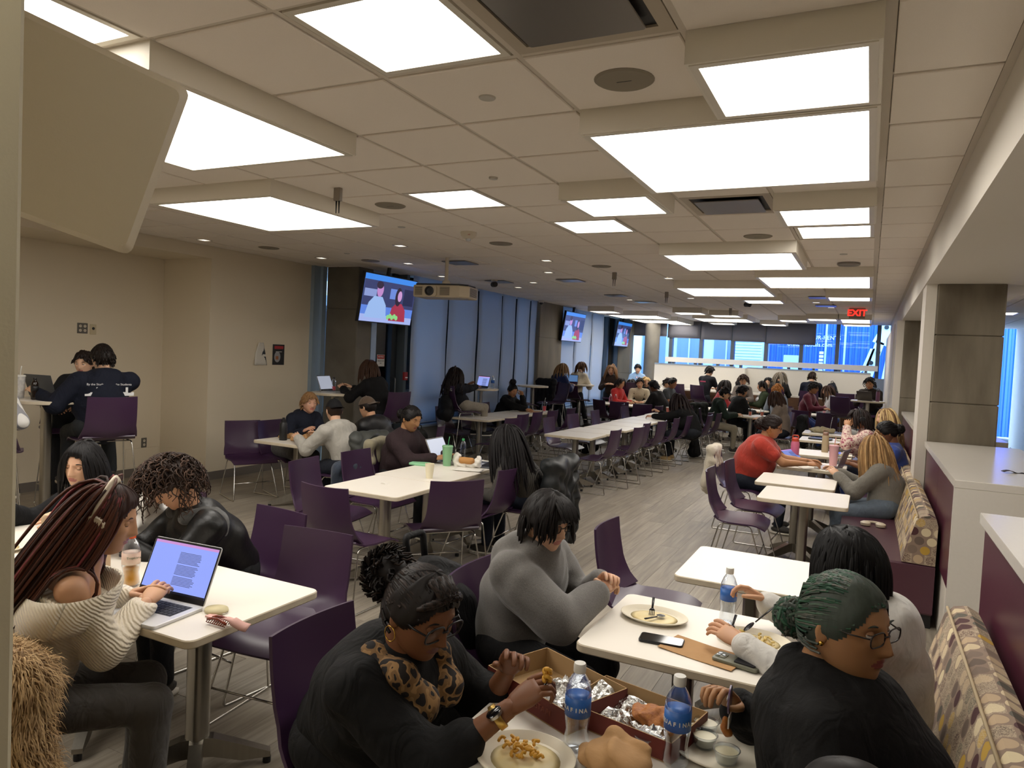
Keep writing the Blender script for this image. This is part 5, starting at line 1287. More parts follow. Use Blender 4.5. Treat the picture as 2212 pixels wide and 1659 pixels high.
def headphones(P, hx='#cfc3ae', r=.036):
    q = MB(); S = P['S']
    q.tube([hp(P, .106*math.cos(t), -.012, .134*math.sin(t)+.012) for t in np.linspace(.05, PI-.05, 15)], .009*S, 8, 0, flat=(1.7, .7))
    o = wear(P, 'headphones', q, [M('headband_'+hx[1:], hx, .45)])
    R3 = Matrix(P['Rh'].tolist())
    for s in (-1, 1):
        q = MB(); Rc = R3 @ Matrix.Rotation(s*PI/2, 3, 'Y')
        q.lathe([(0, -.006*S), (r*.8*S, -.006*S), (r*S, .0), (r*S, .02*S), (r*.86*S, .027*S), (r*.5*S, .029*S), (0, .029*S)], 20, 0, hp(P, s*.090, -.010, .0), Rc, sy=1.18)
        O = P['O']; q.v = [(v[0]-O[0], v[1]-O[1], v[2]) for v in q.v]; q.build('ear_cup', M('headband_'+hx[1:], hx, .45), o, True, angle=.7)
def ball_cap(P, hx, back=False, brim=None, lift=0.0):
    q = MB(); d, qq = sphere_dirs(36, 26); pts = head_xyz(d); S = P['S']; n = d*(.012)
    pts[:, 1] = np.minimum(pts[:, 1], np.where(d[:, 1] > 0, .093*np.abs(d[:, 1])**.78+.004, 9)); pts = pts+n
    ok = pts[:, 2] > .040-.25*(.02*np.abs(d[:, 0]))-(.03*(d[:, 1] < 0)*np.abs(d[:, 1]) if not back else -.0+.0*d[:, 1]); b = len(q.v)
    q.v += [tuple(P['head']+P['Rh']@(p*S)) for p in pts]
    for f in qq:
        if all(ok[i] for i in f): q.f.append(tuple(b+i for i in f)); q.m.append(0)
    o = wear(P, 'cap', q, [cloth(hx, .8, 300, .1)])
    s = -1 if back else 1; q = MB()
    def f(u, v):
        a = (u-.5)*2.0; r0 = A(.082*math.sin(a), s*.100*math.cos(a)); L = .068*math.cos(a*.9)*v
        return hp(P, r0[0]*(1+.1*v), r0[1]+s*L, .043-.016*v-.022*abs(math.sin(a))**2*.6)
    q.sheet(f, 13, 6, .004); O = P['O']; q.v = [(v[0]-O[0], v[1]-O[1], v[2]) for v in q.v]; q.build('brim', cloth(brim or hx, .8, 300, .1), o, True, angle=.8)
    q = MB(); q.ell(hp(P, 0, -.006, .133), (.006, .006, .004), 0, None, 8, 5); q.v = [(v[0]-O[0], v[1]-O[1], v[2]) for v in q.v]; q.build('button', cloth(hx, .8, 300, .1), o, True)
def earring(P, s, r=.02, hx='#c9a24a', hoop=True):
    q = MB(); c = (s*.083, -.004, -.030-(r if hoop else 0))
    if hoop: q.tube([hp(P, c[0], c[1]+r*math.cos(t), c[2]+r*math.sin(t)) for t in np.linspace(0, 2*PI, 18, endpoint=False)], .0016, 5, closed=True)
    else: q.ell(hp(P, *c), (r, r, r), 0, None, 8, 6)
    wear(P, 'earring', q, [M('gold_'+hx[1:], hx, .25, 1)])
# ================================================================== PEOPLE
def knit_mat(name, hx, scale=90, strength=.5, hx2=None):
    m = M(name, hx, .9, var=(25, .3, hx2 or hx), sheen=.4); nt = m.node_tree; b = nt.nodes['Principled BSDF']
    tc = nt.nodes.new('ShaderNodeTexCoord'); w = nt.nodes.new('ShaderNodeTexWave'); w.inputs['Scale'].default_value = scale; w.inputs['Distortion'].default_value = 2.5; w.bands_direction = 'DIAGONAL'
    nt.links.new(tc.outputs['Object'], w.inputs['Vector']); bp = nt.nodes.new('ShaderNodeBump'); bp.inputs['Strength'].default_value = strength; bp.inputs['Distance'].default_value = .006
    nt.links.new(w.outputs['Fac'], bp.inputs['Height']); nt.links.new(bp.outputs[0], b.inputs['Normal']); return m
def pattern_mat(name, cols, scale, kind='VORONOI'):
    m = bpy.data.materials.new(name); m.use_nodes = True; nt = m.node_tree; b = nt.nodes['Principled BSDF']; tc = nt.nodes.new('ShaderNodeTexCoord')
    rp = nt.nodes.new('ShaderNodeValToRGB'); rp.color_ramp.interpolation = 'CONSTANT'
    if kind == 'VORONOI':
        t = nt.nodes.new('ShaderNodeTexVoronoi'); t.inputs['Scale'].default_value = scale; out = t.outputs['Distance']
    elif kind == 'NOISE':
        t = nt.nodes.new('ShaderNodeTexNoise'); t.inputs['Scale'].default_value = scale; t.inputs['Detail'].default_value = 1; out = t.outputs[0]
    elif kind == 'STRIPE':
        t = nt.nodes.new('ShaderNodeTexWave'); t.inputs['Scale'].default_value = scale; out = t.outputs['Fac']
    else:
        t = nt.nodes.new('ShaderNodeTexBrick'); out = None
    nt.links.new(tc.outputs['Object'], t.inputs['Vector']); nt.links.new(out, rp.inputs[0]); el = rp.color_ramp.elements
    el[0].color = lin(cols[0][1]); el[0].position = cols[0][0]; el[1].color = lin(cols[1][1]); el[1].position = cols[1][0]
    for p, c in cols[2:]: e = el.new(p); e.color = lin(c)
    nt.links.new(rp.outputs[0], b.inputs['Base Color']); b.inputs['Roughness'].default_value = .85; MATS[name] = m; return m
BLK, DKB, BRN, BLD = '#141011', '#1d1512', '#3d2a1e', '#8a6a45'
SH = SEAT+.10           # hip height on a chair
ST = SEAT+.355+.10      # hip height on a stool
# ---- table by the wall end
P = person('P1', 'person in a cream off-shoulder sweater and beige headphones typing on a laptop', (-2.38, 1.36, SH), 58, (-2.25, 1.545, 1.075), (40, 18, 0), lh=(-2.40, 1.74, .735), rh=(-2.27, 1.72, .735),
       skin='light', hair=('long', '#2a1712', dict(len=.56, n=380, r=.0046, extra=['#45261b', '#6b3236'], mis=[0, 0, 0, 1, 1, 1, 2], back=1.1, th=.014, amin=1.15)), topmat=knit_mat('cream_cable_knit', '#e3d7bf', 42, .7, '#d3c4a6'), pants='#4a4744', res=2, eyes='down', twist=-6, lhc=.45, rhc=.45, bust=.8, cname='knit_sweater', skirt=.015, topcut=-.045)
headphones(P, '#c9bca6', .038)
q = MB(); c0 = P['chest']*.25+P['shc']*.75                  # wide fold-over collar below the bare shoulders
_n = 40
def _fold(u, v):
    a = u*2*PI; rx, ry = .205, .140; d = P['sr']*math.cos(a)*rx+P['back']*math.sin(a)*ry; b = c0+P['spine']*(-.005-.115*v)+d*(1+.06*math.sin(v*PI)+.004*math.sin(a*26))
    return Vector(b)
q.sheet(_fold, _n+1, 7, .012); wear(P, 'sweater_collar', q, [MATS['cream_cable_knit']])
P = person('P2', 'person in a black hoodie eating behind the cream-sweater sitter', (-3.70, 2.60, SH), 262, (-3.62, 2.36, 1.01), (290, 12, 6), lh=(-3.35, 2.12, .76), rh=(-3.86, 2.08, .80), skin='fair', hair=('bob', '#0d0b0c', dict(len=.25, n=240, r=.007, th=.015, part=.6)), top='#0f0f11', pants='#16171a', res=2, hood=True, eyes='down', cname='hoodie', rhc=.9)
P = person('P3', 'curly-haired person in a black leather jacket with grey hood', (-2.86, 2.66, SH), 250, (-2.90, 2.33, 1.00), (222, 42, 0), lh=(-2.96, 2.14, .75), rh=(-3.10, 2.14, .76), skin='light', hair=('curly', '#2a1e18', dict(len=.12, n=420, r=.0038, cr=.016, th=.022, lump=.35, bangs=.01, extra=['#46342a'], mis=[0, 0, 1])), topmat=M('black_leather', '#131313', .42, bump=(55, .18), spec=.35), pants='#17181b', res=2, hood=False, eyes='down', fem=False, cname='leather_jacket', lhc=.9, rhc=.9, girth=1.08)
q = []; nb, sr, bk = P['nb'], P['sr'], P['back']
sdf_object('sweater_hood', [('c', nb-sr*.075+bk*.05, nb-sr*.085-bk*.03, .032, .045), ('c', nb+sr*.075+bk*.05, nb+sr*.085-bk*.03, .032, .045), ('c', nb-sr*.08-bk*.07-A(0, 0, .02), nb+sr*.08-bk*.07-A(0, 0, .02), .058, .058), ('e', nb-bk*.11-A(0, 0, .07), A(.13, .06, .10), Rot(250))], .008, [cloth('#565655', .95, 300, .3)], P['root'], .03, .003, 30, origin=P['O'])
# ---- food table
P = person('P4', 'person with braided hair, glasses and a leopard scarf eating with a fork', (-1.36, 1.74, SH), -4, (-1.02, 1.585, 1.00), (-14, 24, 0), lh=(-.86, 1.80, .80), rh=(-.755, 1.60, .805), skin='brown', hair=('puff', '#15100f', dict(n=260, r=.006, th=.012, at=(0, -.150, .012), br=.07, extra=['#2a211d'], mis=[0, 0, 1])), top='#0b0b0c', pants='#0e0e10', res=2, sleeve='three', eyes='down', girth=1.18, S=.98, fat=.5, cname='black_jacket', lhc=.8, rhc=1.0, bust=1.0)
glasses(P, '#15151a', .030, .024, .0026); earring(P, 1, .020); earring(P, -1, .020)
m_leo = pattern_mat('leopard_print', [(0, '#151010'), (.40, '#7a5c38'), (.5, '#96744a'), (.575, '#1a1310')], 30, 'NOISE')
nb, sr, bk, sp = P['nb'], P['sr'], P['back'], P['spine']
sdf_object('leopard_scarf', [('c', nb+sr*.075-bk*.02+sp*.02, nb+sr*.08+bk*.06, .034, .036), ('c', nb-sr*.075-bk*.02+sp*.02, nb-sr*.08+bk*.06, .034, .036), ('c', nb-sr*.07-bk*.055+sp*.03, nb+sr*.07-bk*.055+sp*.03, .036, .036),
           ('c', nb+sr*.08+bk*.06, P['chest']+sr*.06+bk*.155, .036, .045), ('c', P['chest']+sr*.06+bk*.155, P['hip']+sr*.07+bk*.20+A(0, 0, .16), .045, .04),
           ('c', nb-sr*.08+bk*.06, P['chest']-sr*.05+bk*.155, .036, .045), ('c', P['chest']-sr*.05+bk*.155, P['hip']-sr*.05+bk*.20+A(0, 0, .16), .045, .04)], .008, [m_leo], P['root'], .025, .003, 38, origin=P['O'])
# braids over the crown
q = MB(); rng = random.Random(3)
for k in range(26):
    a0 = -1.25+2.5*k/25; pth = []
    for i in range(14):
        t = i/13; el_ = .62+1.0*t if t < .9 else 1.52; d = A(math.sin(a0)*(1-t*.75)*.95, math.cos(1.15-2.6*t)*.9, .55+.5*math.sin(t*PI)); d = unit(d); p = head_xyz(d[None])[0]
        if d[1] > 0: p[1] = min(p[1], .093*abs(d[1])**.78+.004)
        p = p+d*(.016+.003*math.sin(i*2.4+k)); p[1] = p[1]; pth.append(hp(P, *p))
    pth.append(hp(P, rng.uniform(-.03, .03), -.14, .01)); q.tube(pth, [.0075 if i % 2 else .0058 for i in range(len(pth))], 6, k % 2)
wear(P, 'braids', q, [hair_mat('#15100f'), hair_mat('#2a211d')])
# smartwatch on the right wrist
W_, E_ = P['WR'], P['ER']; y = unit(W_-E_); z = unit(A(0, 0, 1)-y*y[2]); x = np.cross(y, z); cw = W_-y*.035
q = MB(); q.lathe([(.0300, -.010), (.0325, -.009), (.0325, .009), (.0300, .010)], 24, 0, Vector(cw), Matrix(np.stack([z, x, y], 1).tolist()))
o = wear(P, 'watch', q, [M('watch_band', '#caa85c', .3, .9)])
zz_ = unit(z*.3-x*.2+A(.4, -.8, .3)); q = MB(); Rm = Matrix(frame4((0, 0, 0), x.tolist(), np.cross(zz_, x).tolist()).to_3x3()); q.lathe([(.0, 0), (.021, 0), (.021, .008), (.018, .010), (0, .010)], 24, 0, Vector(cw+zz_*.030), Rm, mis=[0, 0, 1, 1, 1])
q.v = [(v[0]-P['O'][0], v[1]-P['O'][1], v[2]) for v in q.v]; q.build('watch_face', [M('watch_case', '#b9b3a6', .3, 1), M('watch_glass', '#0b0c10', .1)], o, True, angle=.6)
P = person('P5', 'person in a grey hooded puffer coat and glasses at the plate table', (-1.27, 2.66, SH), -2, (-1.11, 2.615, 1.035), (-22, 16, 0), lh=(-.93, 2.79, .77), rh=(-.90, 2.66, .77), elbow=(None, (.2, -1, -.55)), skin='fair', hair=('bob', '#120e0d', dict(len=.115, n=420, r=.005, th=.018, bangs=.036, nape=-.07, back=.05, amin=.5)), topmat=M('grey_wool_puffer', '#6d6a66', .9, var=(160, .8, '#55524f'), bump=(300, .25), sheen=.3), pants='#101012', res=2, hood=True, collar=1.4, puff=.03, fem=False, eyes='down', cname='puffer_coat', girth=1.05, lhc=.9, rhc=.9)
glasses(P, '#101014', .022, .016, .002)
P = person('P6', 'black-haired person in a white hoodie bent over a plate with a spoon', (.13, 2.72, SH), 180, (-.02, 2.63, 1.045), (168, 30, 0), lh=(-.33, 2.52, .745), rh=(-.30, 2.86, .80), skin='light', hair=('bob', '#0b0a0b', dict(len=.20, n=300, r=.007, th=.02, back=.1, bangs=.02)), top='#cfccc6', pants='#2b2b30', res=2, hood=True, eyes='down', cname='white_hoodie', rhc=.9)
P = person('P7', 'person with green-dyed pulled-back hair and glasses in a black jacket', (.13, 1.83, SH), 196, (-.015, 1.87, 1.085), (-30, 4, 0), lh=(-.15, 1.42, .76), rh=(-.26, 1.93, .80), skin='olive', hair=('bun', '#39403a', dict(n=420, r=.0034, th=.008, lump=.05, at=(0, -.135, -.035), br=.048, extra=['#2c4a38', '#46584a', '#55564f', '#1d3a2c'], mis=[0, 1, 1, 2, 3, 0, 4])), top='#0d0d0e', pants='#0f0f11', res=2, girth=1.32, S=1.0, fat=.8, collar=1.0, twist=-14, cname='black_jacket', rhc=1.0, lhc=.6, bust=1.0, gaze=-.5)
bc = P['chest']+P['back']*.235-P['sr']*.02+A(0, 0, .03); q = MB(); q.lathe([(0, 0), (.034, 0), (.034, .004), (0, .006)], 24, 0, Vector(bc), Matrix(frame4((0, 0, 0), (-P['sr']).tolist(), (0, 0, 1)).to_3x3())); o = wear(P, 'pin_badge', q, [M('badge_purple', '#5d4668', .3)], True, .6)
text_mesh('ALLERGIES?', .010, M('white_print', '#d8d8d8', .7), 'lettering', o, .0004, M4=frame4((bc-P['O']+P['back']*.007+A(0, 0, .008)).tolist(), (-P['sr']).tolist(), (0, 0, 1))); text_mesh('Ask Me!', .011, M('white_print', '#d8d8d8', .7), 'lettering', o, .0004, M4=frame4((bc-P['O']+P['back']*.007-A(0, 0, .008)).tolist(), (-P['sr']).tolist(), (0, 0, 1)))
q = MB(); q.box(Vector(bc-A(0, 0, .05)), (.05, .003, .026), 0, Matrix(np.stack([P['sr'], P['back'], A(0, 0, 1)], 1).tolist())); wear(P, 'name_tag', q, [M('tag_white', '#dcd8d0', .5)], False)
glasses(P, '#2a2422', .027, .0165, .0018); earring(P, 1, .006, hoop=False); earring(P, -1, .006, hoop=False)
person('P8', 'person with close dark hair at the table edge in front of the camera', (.20, 1.16, SH), 170, (.03, 1.235, .962), (165, 20, 0), skin='tan', hair=('short', '#14100e', dict(n=0, th=.007, lump=.02)), top='#3a2230', pants='#1a1a1e', res=1, cname='top')
# ---- wall table and run by the left wall
P = person('P12', 'blond young person in a navy hoodie at the brown-paper table', (-5.86, 6.16, SH), -8, (-5.61, 6.25, 1.03), (-24, 8, 0), lh=(-5.36, 6.20, .75), rh=(-5.42, 5.95, .75), skin='rosy', hair=('short', '#7d5f40', dict(len=.05, n=170, r=.006, th=.014)), top='#171c2b', pants='#4a4744', res=1, hood=True, fem=False, cname='navy_hoodie')
nb, sr, bk = P['nb'], P['sr'], P['back']; sdf_object('grey_hood', [('c', nb-sr*.07+bk*.03, nb-bk*.075-sr*.05, .034, .044), ('c', nb+sr*.07+bk*.03, nb-bk*.075+sr*.05, .034, .044), ('c', nb-bk*.085-sr*.05, nb-bk*.085+sr*.05, .055, .055)], .012, [cloth('#8f8b84', .95)], P['root'], .03, origin=P['O'])
P = person('P13', 'person in a light grey hoodie and black backward cap', (-4.56, 5.66, SH), 178, (-4.74, 5.64, 1.04), (150, 10, 0), lh=(-5.05, 5.48, .75), rh=(-5.08, 5.86, .75), skin='fair', hair=('short', '#2a1d16', dict(n=0, th=.007)), top='#b3afa6', pants='#20242e', res=1, hood=True, fem=False, cname='grey_hoodie', girth=1.1)
ball_cap(P, '#121215', back=True)
P = person('P14', 'person in a black puffer jacket and brown backward cap', (-4.55, 6.38, SH), 180, (-4.76, 6.20, 1.045), (178, 16, 0), lh=(-5.05, 6.28, .75), rh=(-5.05, 6.55, .75), skin='light', hair=('short', '#17110f', dict(n=0, th=.007)), topmat=M('black_puffer', '#141417', .5, bump=(30, .1)), pants='#16171c', res=1, hood=True, puff=.03, fem=False, cname='black_puffer_jacket')
ball_cap(P, '#5b4a3c', back=True)
P = person('P15', 'person in a dark brown sweatshirt with a low bun typing on a laptop', (-3.88, 5.50, SH), -2, (-3.70, 5.46, 1.055), (-8, 22, 0), lh=(-3.36, 5.60, .74), rh=(-3.38, 5.38, .74), skin='olive', hair=('bun', '#0f0c0c', dict(n=110, r=.008, th=.010, at=(0, -.125, -.01), br=.045)), top='#2e2023', pants='#15161a', res=1, eyes='down', girth=1.15, cname='sweatshirt')
m_herr = pattern_mat('herringbone', [(0, '#23211f'), (.5, '#4e4a44')], 30, 'STRIPE')
P = person('P16', 'person with long dark hair in a herringbone sweater facing a laptop', (-2.42, 5.40, SH), 178, (-2.58, 5.18, 1.00), (176, 12, 0), lh=(-2.72, 5.10, .55), rh=(-2.70, 5.30, .93), skin='light', hair=('long', '#100d0e', dict(len=.46, n=200, r=.008, th=.014, back=.5)), topmat=m_herr, pants='#1c2230', res=1, cname='sweater', rhc=.9)
P = person('P17', 'person in a black print hoodie at the high table by the concrete column', (-5.36, 7.30, ST), 172, (-5.54, 7.22, 1.41), (176, 18, 0), lh=(-5.86, 7.12, 1.16), rh=(-5.84, 7.30, 1.16), skin='fair', hair=('long', '#37241a', dict(len=.26, n=90, r=.010, th=.011, back=.2)), top='#101012', pants='#131316', res=1, hood=True, eyes='down', cname='black_hoodie')
P = person('P18', 'person with long curly hair in a team jacket on a stool by the shaded windows', (-5.60, 9.62, ST), 62, (-5.66, 9.50, 1.31), (62, 10, 0), lh=(-5.72, 9.95, 1.15), rh=(-5.50, 10.0, 1.15), skin='brown', hair=('wavy', '#1a1311', dict(len=.38, n=130, r=.011, wave=.02, freq=3, th=.02)), top='#15161d', pants='#8d8578', res=1, shoes='#1a1a1c', cname='team_jacket', feet=((-5.56, 9.95, .45), (-5.36, 9.92, .45)))
q = text_mesh('WRESTLING', .062, M('white_print', '#d8d8d8', .7), 'lettering', P['root'], M4=frame4((P['chest']-P['O']-P['back']*.155+A(0, 0, .01)).tolist(), P['sr'].tolist(), (0, 0, 1)))
P = person('P19', 'person in a black hoodie with a top bun, hand over mouth', (-5.83, 11.34, SH), -12, (-5.62, 11.42, 1.035), (-30, 22, 0), lh=(-5.42, 11.4, .96), rh=(-5.2, 11.2, .74), skin='tan', hair=('bun', '#100d0d', dict(n=80, r=.009, th=.010, at=(0, -.06, .15), br=.055)), top='#0e0e10', pants='#15151a', res=1, hood=True, eyes='down', cname='black_hoodie', lhc=.9)
# ---- high table by the left wall
P = person('P9', 'broad person in a navy slogan hoodie on a stool, seen from behind', (-6.06, 4.10, ST), 160, (-6.16, 4.17, 1.475), (172, 6, 0), lh=(-6.45, 3.78, 1.16), rh=(-6.6, 4.2, 1.16), skin='fair', hair=('short', '#17110e', dict(len=.035, n=200, r=.006, th=.015)), top='#0f1424', pants='#26292c', res=1, hood=True, fem=False, girth=1.38, S=.99, cname='navy_hoodie', feet=((-6.42, 4.02, .40), (-6.36, 4.42, .40)))
pb = P['chest']-P['O']-P['back']*.176
mp_ = M('white_print', '#d8d8d8', .7)
text_mesh('By the Students, For the Students', .026, mp_, 'lettering', P['root'], M4=frame4((pb+A(0, 0, .045)).tolist(), P['sr'].tolist(), (0, 0, 1)))
text_mesh('Suffolk University, Boston MA', .026, mp_, 'lettering', P['root'], M4=frame4((pb+A(0, 0, -.075)).tolist(), P['sr'].tolist(), (0, 0, 1)))
q = MB(); rng = random.Random(4); x = -.19
while x < .19:
    w_ = rng.uniform(.010, .026); h_ = rng.uniform(.015, .035)
    if abs(x+.11) < .014 or abs(x-.12) < .014: h_ = .075
    a = pb+P['sr']*(x+w_/2)+A(0, 0, -.055+h_/2); q.box(Vector(a), (w_, .003, h_), 0, Matrix(np.stack([P['sr'], P['back'], A(0, 0, 1)], 1).tolist())); x += w_
q.build('skyline_print', mp_, P['root'])
P = person('P10', 'dark-haired person facing the laptop beyond the slogan hoodie', (-6.98, 4.36, ST), -25, (-6.80, 4.42, 1.40), (-60, 14, 0), skin='fair', hair=('short', '#1d1512', dict(len=.05, n=70, th=.014)), top='#15161a', pants='#15161a', res=1, hood=False, fem=False, cname='dark_sweater')
m_strp = pattern_mat('grey_white_stripe', [(0, '#8d8d92'), (.5, '#dcdad6')], 9, 'STRIPE')
person('P11', 'person in black trousers and a striped top half hidden by the wall end', (-5.85, 3.05, ST), 150, (-6.0, 3.1, 1.42), (150, 10, 0), skin='light', hair=('long', '#20150f', dict(len=.3, n=60)), topmat=m_strp, pants='#101013', res=1, cname='striped_top', feet=((-6.3, 3.2, .40), (-6.15, 3.42, .40)))
# ---- bench row on the right
P = person('P20', 'person in a red T-shirt with a low bun, glasses and gold hoop writing', (-1.10, 7.78, SH), 4, (-.85, 7.70, 1.075), (2, 18, 0), lh=(-.52, 7.95, .74), rh=(-.50, 7.66, .74), skin='tan', hair=('bun', '#1d1412', dict(n=130, r=.008, th=.010, at=(0, -.125, -.02), br=.05)), top='#b23a2c', pants='#1a202c', res=1, sleeve='short', girth=1.3, eyes='down', cname='red_tshirt', fat=.4, bust=.9)
glasses(P, '#15151a', .022, .016, .002); earring(P, 1, .022)
P = person('P21', 'blonde person in a grey sweatshirt typing on a laptop on the bench', (.20, 7.05, SH), 172, (.075, 7.14, 1.00), (170, 14, 0), lh=(-.20, 7.10, .735), rh=(-.20, 7.32, .735), skin='fair', hair=('long', '#6d5436', dict(len=.44, n=210, r=.008, extra=['#a4845a', '#8a6a45'], mis=[0, 1, 2], th=.012, back=.35)), top='#77736a', pants='#5f6b78', res=1, eyes='down', shoes='#c9bfae', cname='grey_sweatshirt', girth=1.12, feet=((-.18, 6.75, .08), (-.18, 7.05, .08)))
P = person('P22', 'person in blue scrubs and a face mask looking at a phone on the bench', (.24, 8.35, SH), 178, (.20, 8.30, 1.06), (185, 24, 0), lh=(-.12, 8.22, .72), rh=(-.12, 8.38, .72), skin='brown', hair=('bun', '#0f0c0c', dict(n=110, r=.009, th=.012, at=(0, -.125, .0), br=.045)), top='#3a52a0', pants='#34498f', res=1, sleeve='short', eyes='down', girth=1.1, cname='blue_scrubs', lhc=1.0, rhc=1.0)
q = MB()
def _mask(u, v):
    a = (u-.5)*2.6; return hp(P, .068*math.sin(a), .038+.072*math.cos(a)+.012*math.sin(v*PI)*math.cos(a), -.095+.085*v)
q.sheet(_mask, 13, 7, .003); q.tube([hp(P, .066, .05, -.03), hp(P, .08, .0, .01), hp(P, .078, -.02, -.02)], .0015, 4); q.tube([hp(P, -.066, .05, -.03), hp(P, -.08, .0, .01), hp(P, -.078, -.02, -.02)], .0015, 4)
wear(P, 'face_mask', q, [M('mask_blue', '#a9bccb', .8)])
m_floral = pattern_mat('floral_print', [(0, '#d8c3b4'), (.45, '#c9aaa0'), (.55, '#8f3550'), (.62, '#d9c8ba')], 30, 'NOISE')
P = person('P23', 'person in a floral top and black headphones, hand at the mouth', (.12, 9.62, SH), 180, (-.065, 9.60, 1.10), (188, 16, 0), lh=(-.2, 9.48, 1.0), rh=(-.22, 9.7, .74), skin='tan', hair=('bob', '#1c1311', dict(len=.20, n=110, r=.010, bangs=.03, th=.016)), topmat=m_floral, pants='#2a3348', res=1, eyes='down', cname='floral_top', lhc=.9)
headphones(P, '#131316', .034)
P = person('P24', 'person with long two-tone blonde hair on the far part of the bench', (.27, 10.3, SH), 190, (.215, 10.15, 1.10), (195, 8, 0), skin='fair', hair=('wavy', '#6b5238', dict(len=.42, n=120, r=.011, extra=['#b89a6c'], mis=[0, 1, 1], wave=.01, th=.014)), top='#1c1c22', pants='#1b1d24', res=1, cname='dark_sweater')
# ---- people at the far tables (smaller in the picture)
def far(key, label, head, face, top, hair, skin='light', stool=False, look=None, lean=.16, hands=None, **kw):
    """seated person given by the head; the hips sit behind it by `lean`"""
    hx, hy, hz = head; f = math.radians(face); hipz = ST if stool else SH
    hip = (hx-lean*math.cos(f), hy-lean*math.sin(f), max(hipz, hz-.62*.985))
    lk = look or (face, 14, 0)
    d = (math.cos(f), math.sin(f)); sd = (math.sin(f), -math.cos(f)); tz = hip[2]+.20
    if hands is None: hands = ((hx+.24*d[0]-.10*sd[0], hy+.24*d[1]-.10*sd[1], tz), (hx+.24*d[0]+.10*sd[0], hy+.24*d[1]+.10*sd[1], tz))
    return person(key, label, hip, face, head, lk, lh=hands[0], rh=hands[1], skin=skin, hair=hair, top=top, res=0, **kw)
far('P25', 'person with long fair hair in a blue sweater at the window ledge table', (-5.72, 13.9, 1.42), 70, '#1d2a55', ('long', '#7a5f42', dict(len=.3)), 'fair', True, cname='blue_sweater')
far('P26', 'person with wavy brown hair in a cream sweater, back turned', (-5.60, 14.7, 1.465), 78, '#d8cdb6', ('bob', '#4a3422', dict(len=.18)), 'fair', True, cname='cream_sweater', pants='#15171c')
far('P27', 'person in a brown hoodie on a stool facing into the room', (-5.36, 16.0, 1.41), -75, '#33261f', ('long', '#6a4c30', dict(len=.28)), 'light', True, hood=True, cname='brown_hoodie')
far('P28', 'person in a pale blue flower hoodie and black beanie, chin on hand', (-5.20, 17.6, 1.452), -70, '#8fb0d0', ('short', '#101012', dict(len=.03, bangs=.02, th=.02)), 'fair', True, hood=True, cname='flower_hoodie', topmat=pattern_mat('flower_print', [(0, '#e8dfe8'), (.16, '#7a4a6a'), (.24, '#8fb0d4')], 9))
far('P29', 'person in a bright red top leaning on the round table', (-5.02, 15.7, 1.137), -18, '#b01f1c', ('bob', '#17110f', dict(len=.16)), 'tan', cname='red_top')
P = far('P30', 'person in a black vest over beige sleeves facing the camera', (-4.66, 16.0, 1.152), -72, '#b8a98e', ('short', '#120e0c', dict(len=.05, th=.018)), 'light', cname='beige_fleece', fem=False)
nb, hip, sr, bk, sp = P['nb'], P['hip'], P['sr'], P['back'], P['spine']
sdf_object('vest', [('c', hip+sr*.085, P['chest']+sr*.09, .095, .10), ('c', hip-sr*.085, P['chest']-sr*.09, .095, .10), ('c', P['SL']+sr*.035, P['SR']-sr*.035, .075, .075)], .022, [cloth('#121316')], P['root'], .03, origin=P['O'])
far('P51', 'person with fair hair half hidden behind the dark hoodie', (-4.72, 16.75, 1.157), -70, '#2c2a2a', ('long', '#a58a5c', dict(len=.25)), 'fair', cname='dark_top')
far('P31', 'person in a charcoal hoodie leaning over the round table', (-4.0, 14.75, 1.145), 172, '#1f1d1e', ('short', '#0e0b0b', dict(len=.06, th=.022)), 'brown', hood=True, fem=False, girth=1.15, cname='charcoal_hoodie', lean=.3)
far('P50', 'person with a raised arm in dark clothes at the round table', (-4.98, 16.4, 1.10), 60, '#15161a', ('short', '#17110f', dict(len=.05)), 'tan', fem=False, cname='dark_jacket', hands=((-4.8, 16.6, 1.12), (-4.7, 16.5, .8)))
far('P32', 'person in black with long dark hair bent over the long table', (-2.86, 12.18, 1.015), 180, '#0b0b0c', ('long', '#170d0d', dict(len=.4, n=50)), 'fair', cname='black_coat', lean=.26, girth=1.3, hands=((-3.25, 12.05, .74), (-3.2, 12.3, .80)), shoes='#b79a6c')
glasses(PEOPLE['P32'], '#15151a', .022, .016, .002)
far('P33', 'person in a white hoodie behind the grey T-shirt', (-4.22, 16.75, 1.17), -20, '#cfcbc2', ('short', '#1a1311', dict(len=.05)), 'light', hood=True, fem=False, cname='white_hoodie')
far('P35', 'person in a dark grey T-shirt looking down at a phone', (-3.95, 16.15, 1.19), -12, '#36383a', ('short', '#0d0a0a', dict(len=.03)), 'brown', sleeve='short', fem=False, cname='grey_tshirt')
P = far('P36', 'person in a black printed T-shirt facing the white board', (-3.38, 17.35, 1.492), 62, '#12131a', ('short', '#15100e', dict(len=.06, th=.02)), 'fair', True, sleeve='short', fem=False, cname='black_tshirt')
q = MB(); q.box(Vector(P['chest']-P['back']*.15+A(0, 0, .02)), (.16, .004, .03), 0, Matrix(np.stack([P['sr'], P['back'], A(0, 0, 1)], 1).tolist())); wear(P, 'back_print', q, [M('pink_print', '#c0506a', .7)], False)
far('P37', 'person with long dark hair in a red jacket', (-2.90, 16.8, 1.196), 20, '#8a1c20', ('long', '#17110f', dict(len=.3)), 'light', cname='red_jacket')
P = far('P38', 'person in a dark green jacket and navy cap with khaki trousers', (-2.46, 14.2, 1.116), 12, '#1c2a22', ('short', '#0e0b0b', dict(len=.02)), 'light', fem=False, cname='green_jacket', pants='#8f8672', hood=True)
ball_cap(P, '#141826')
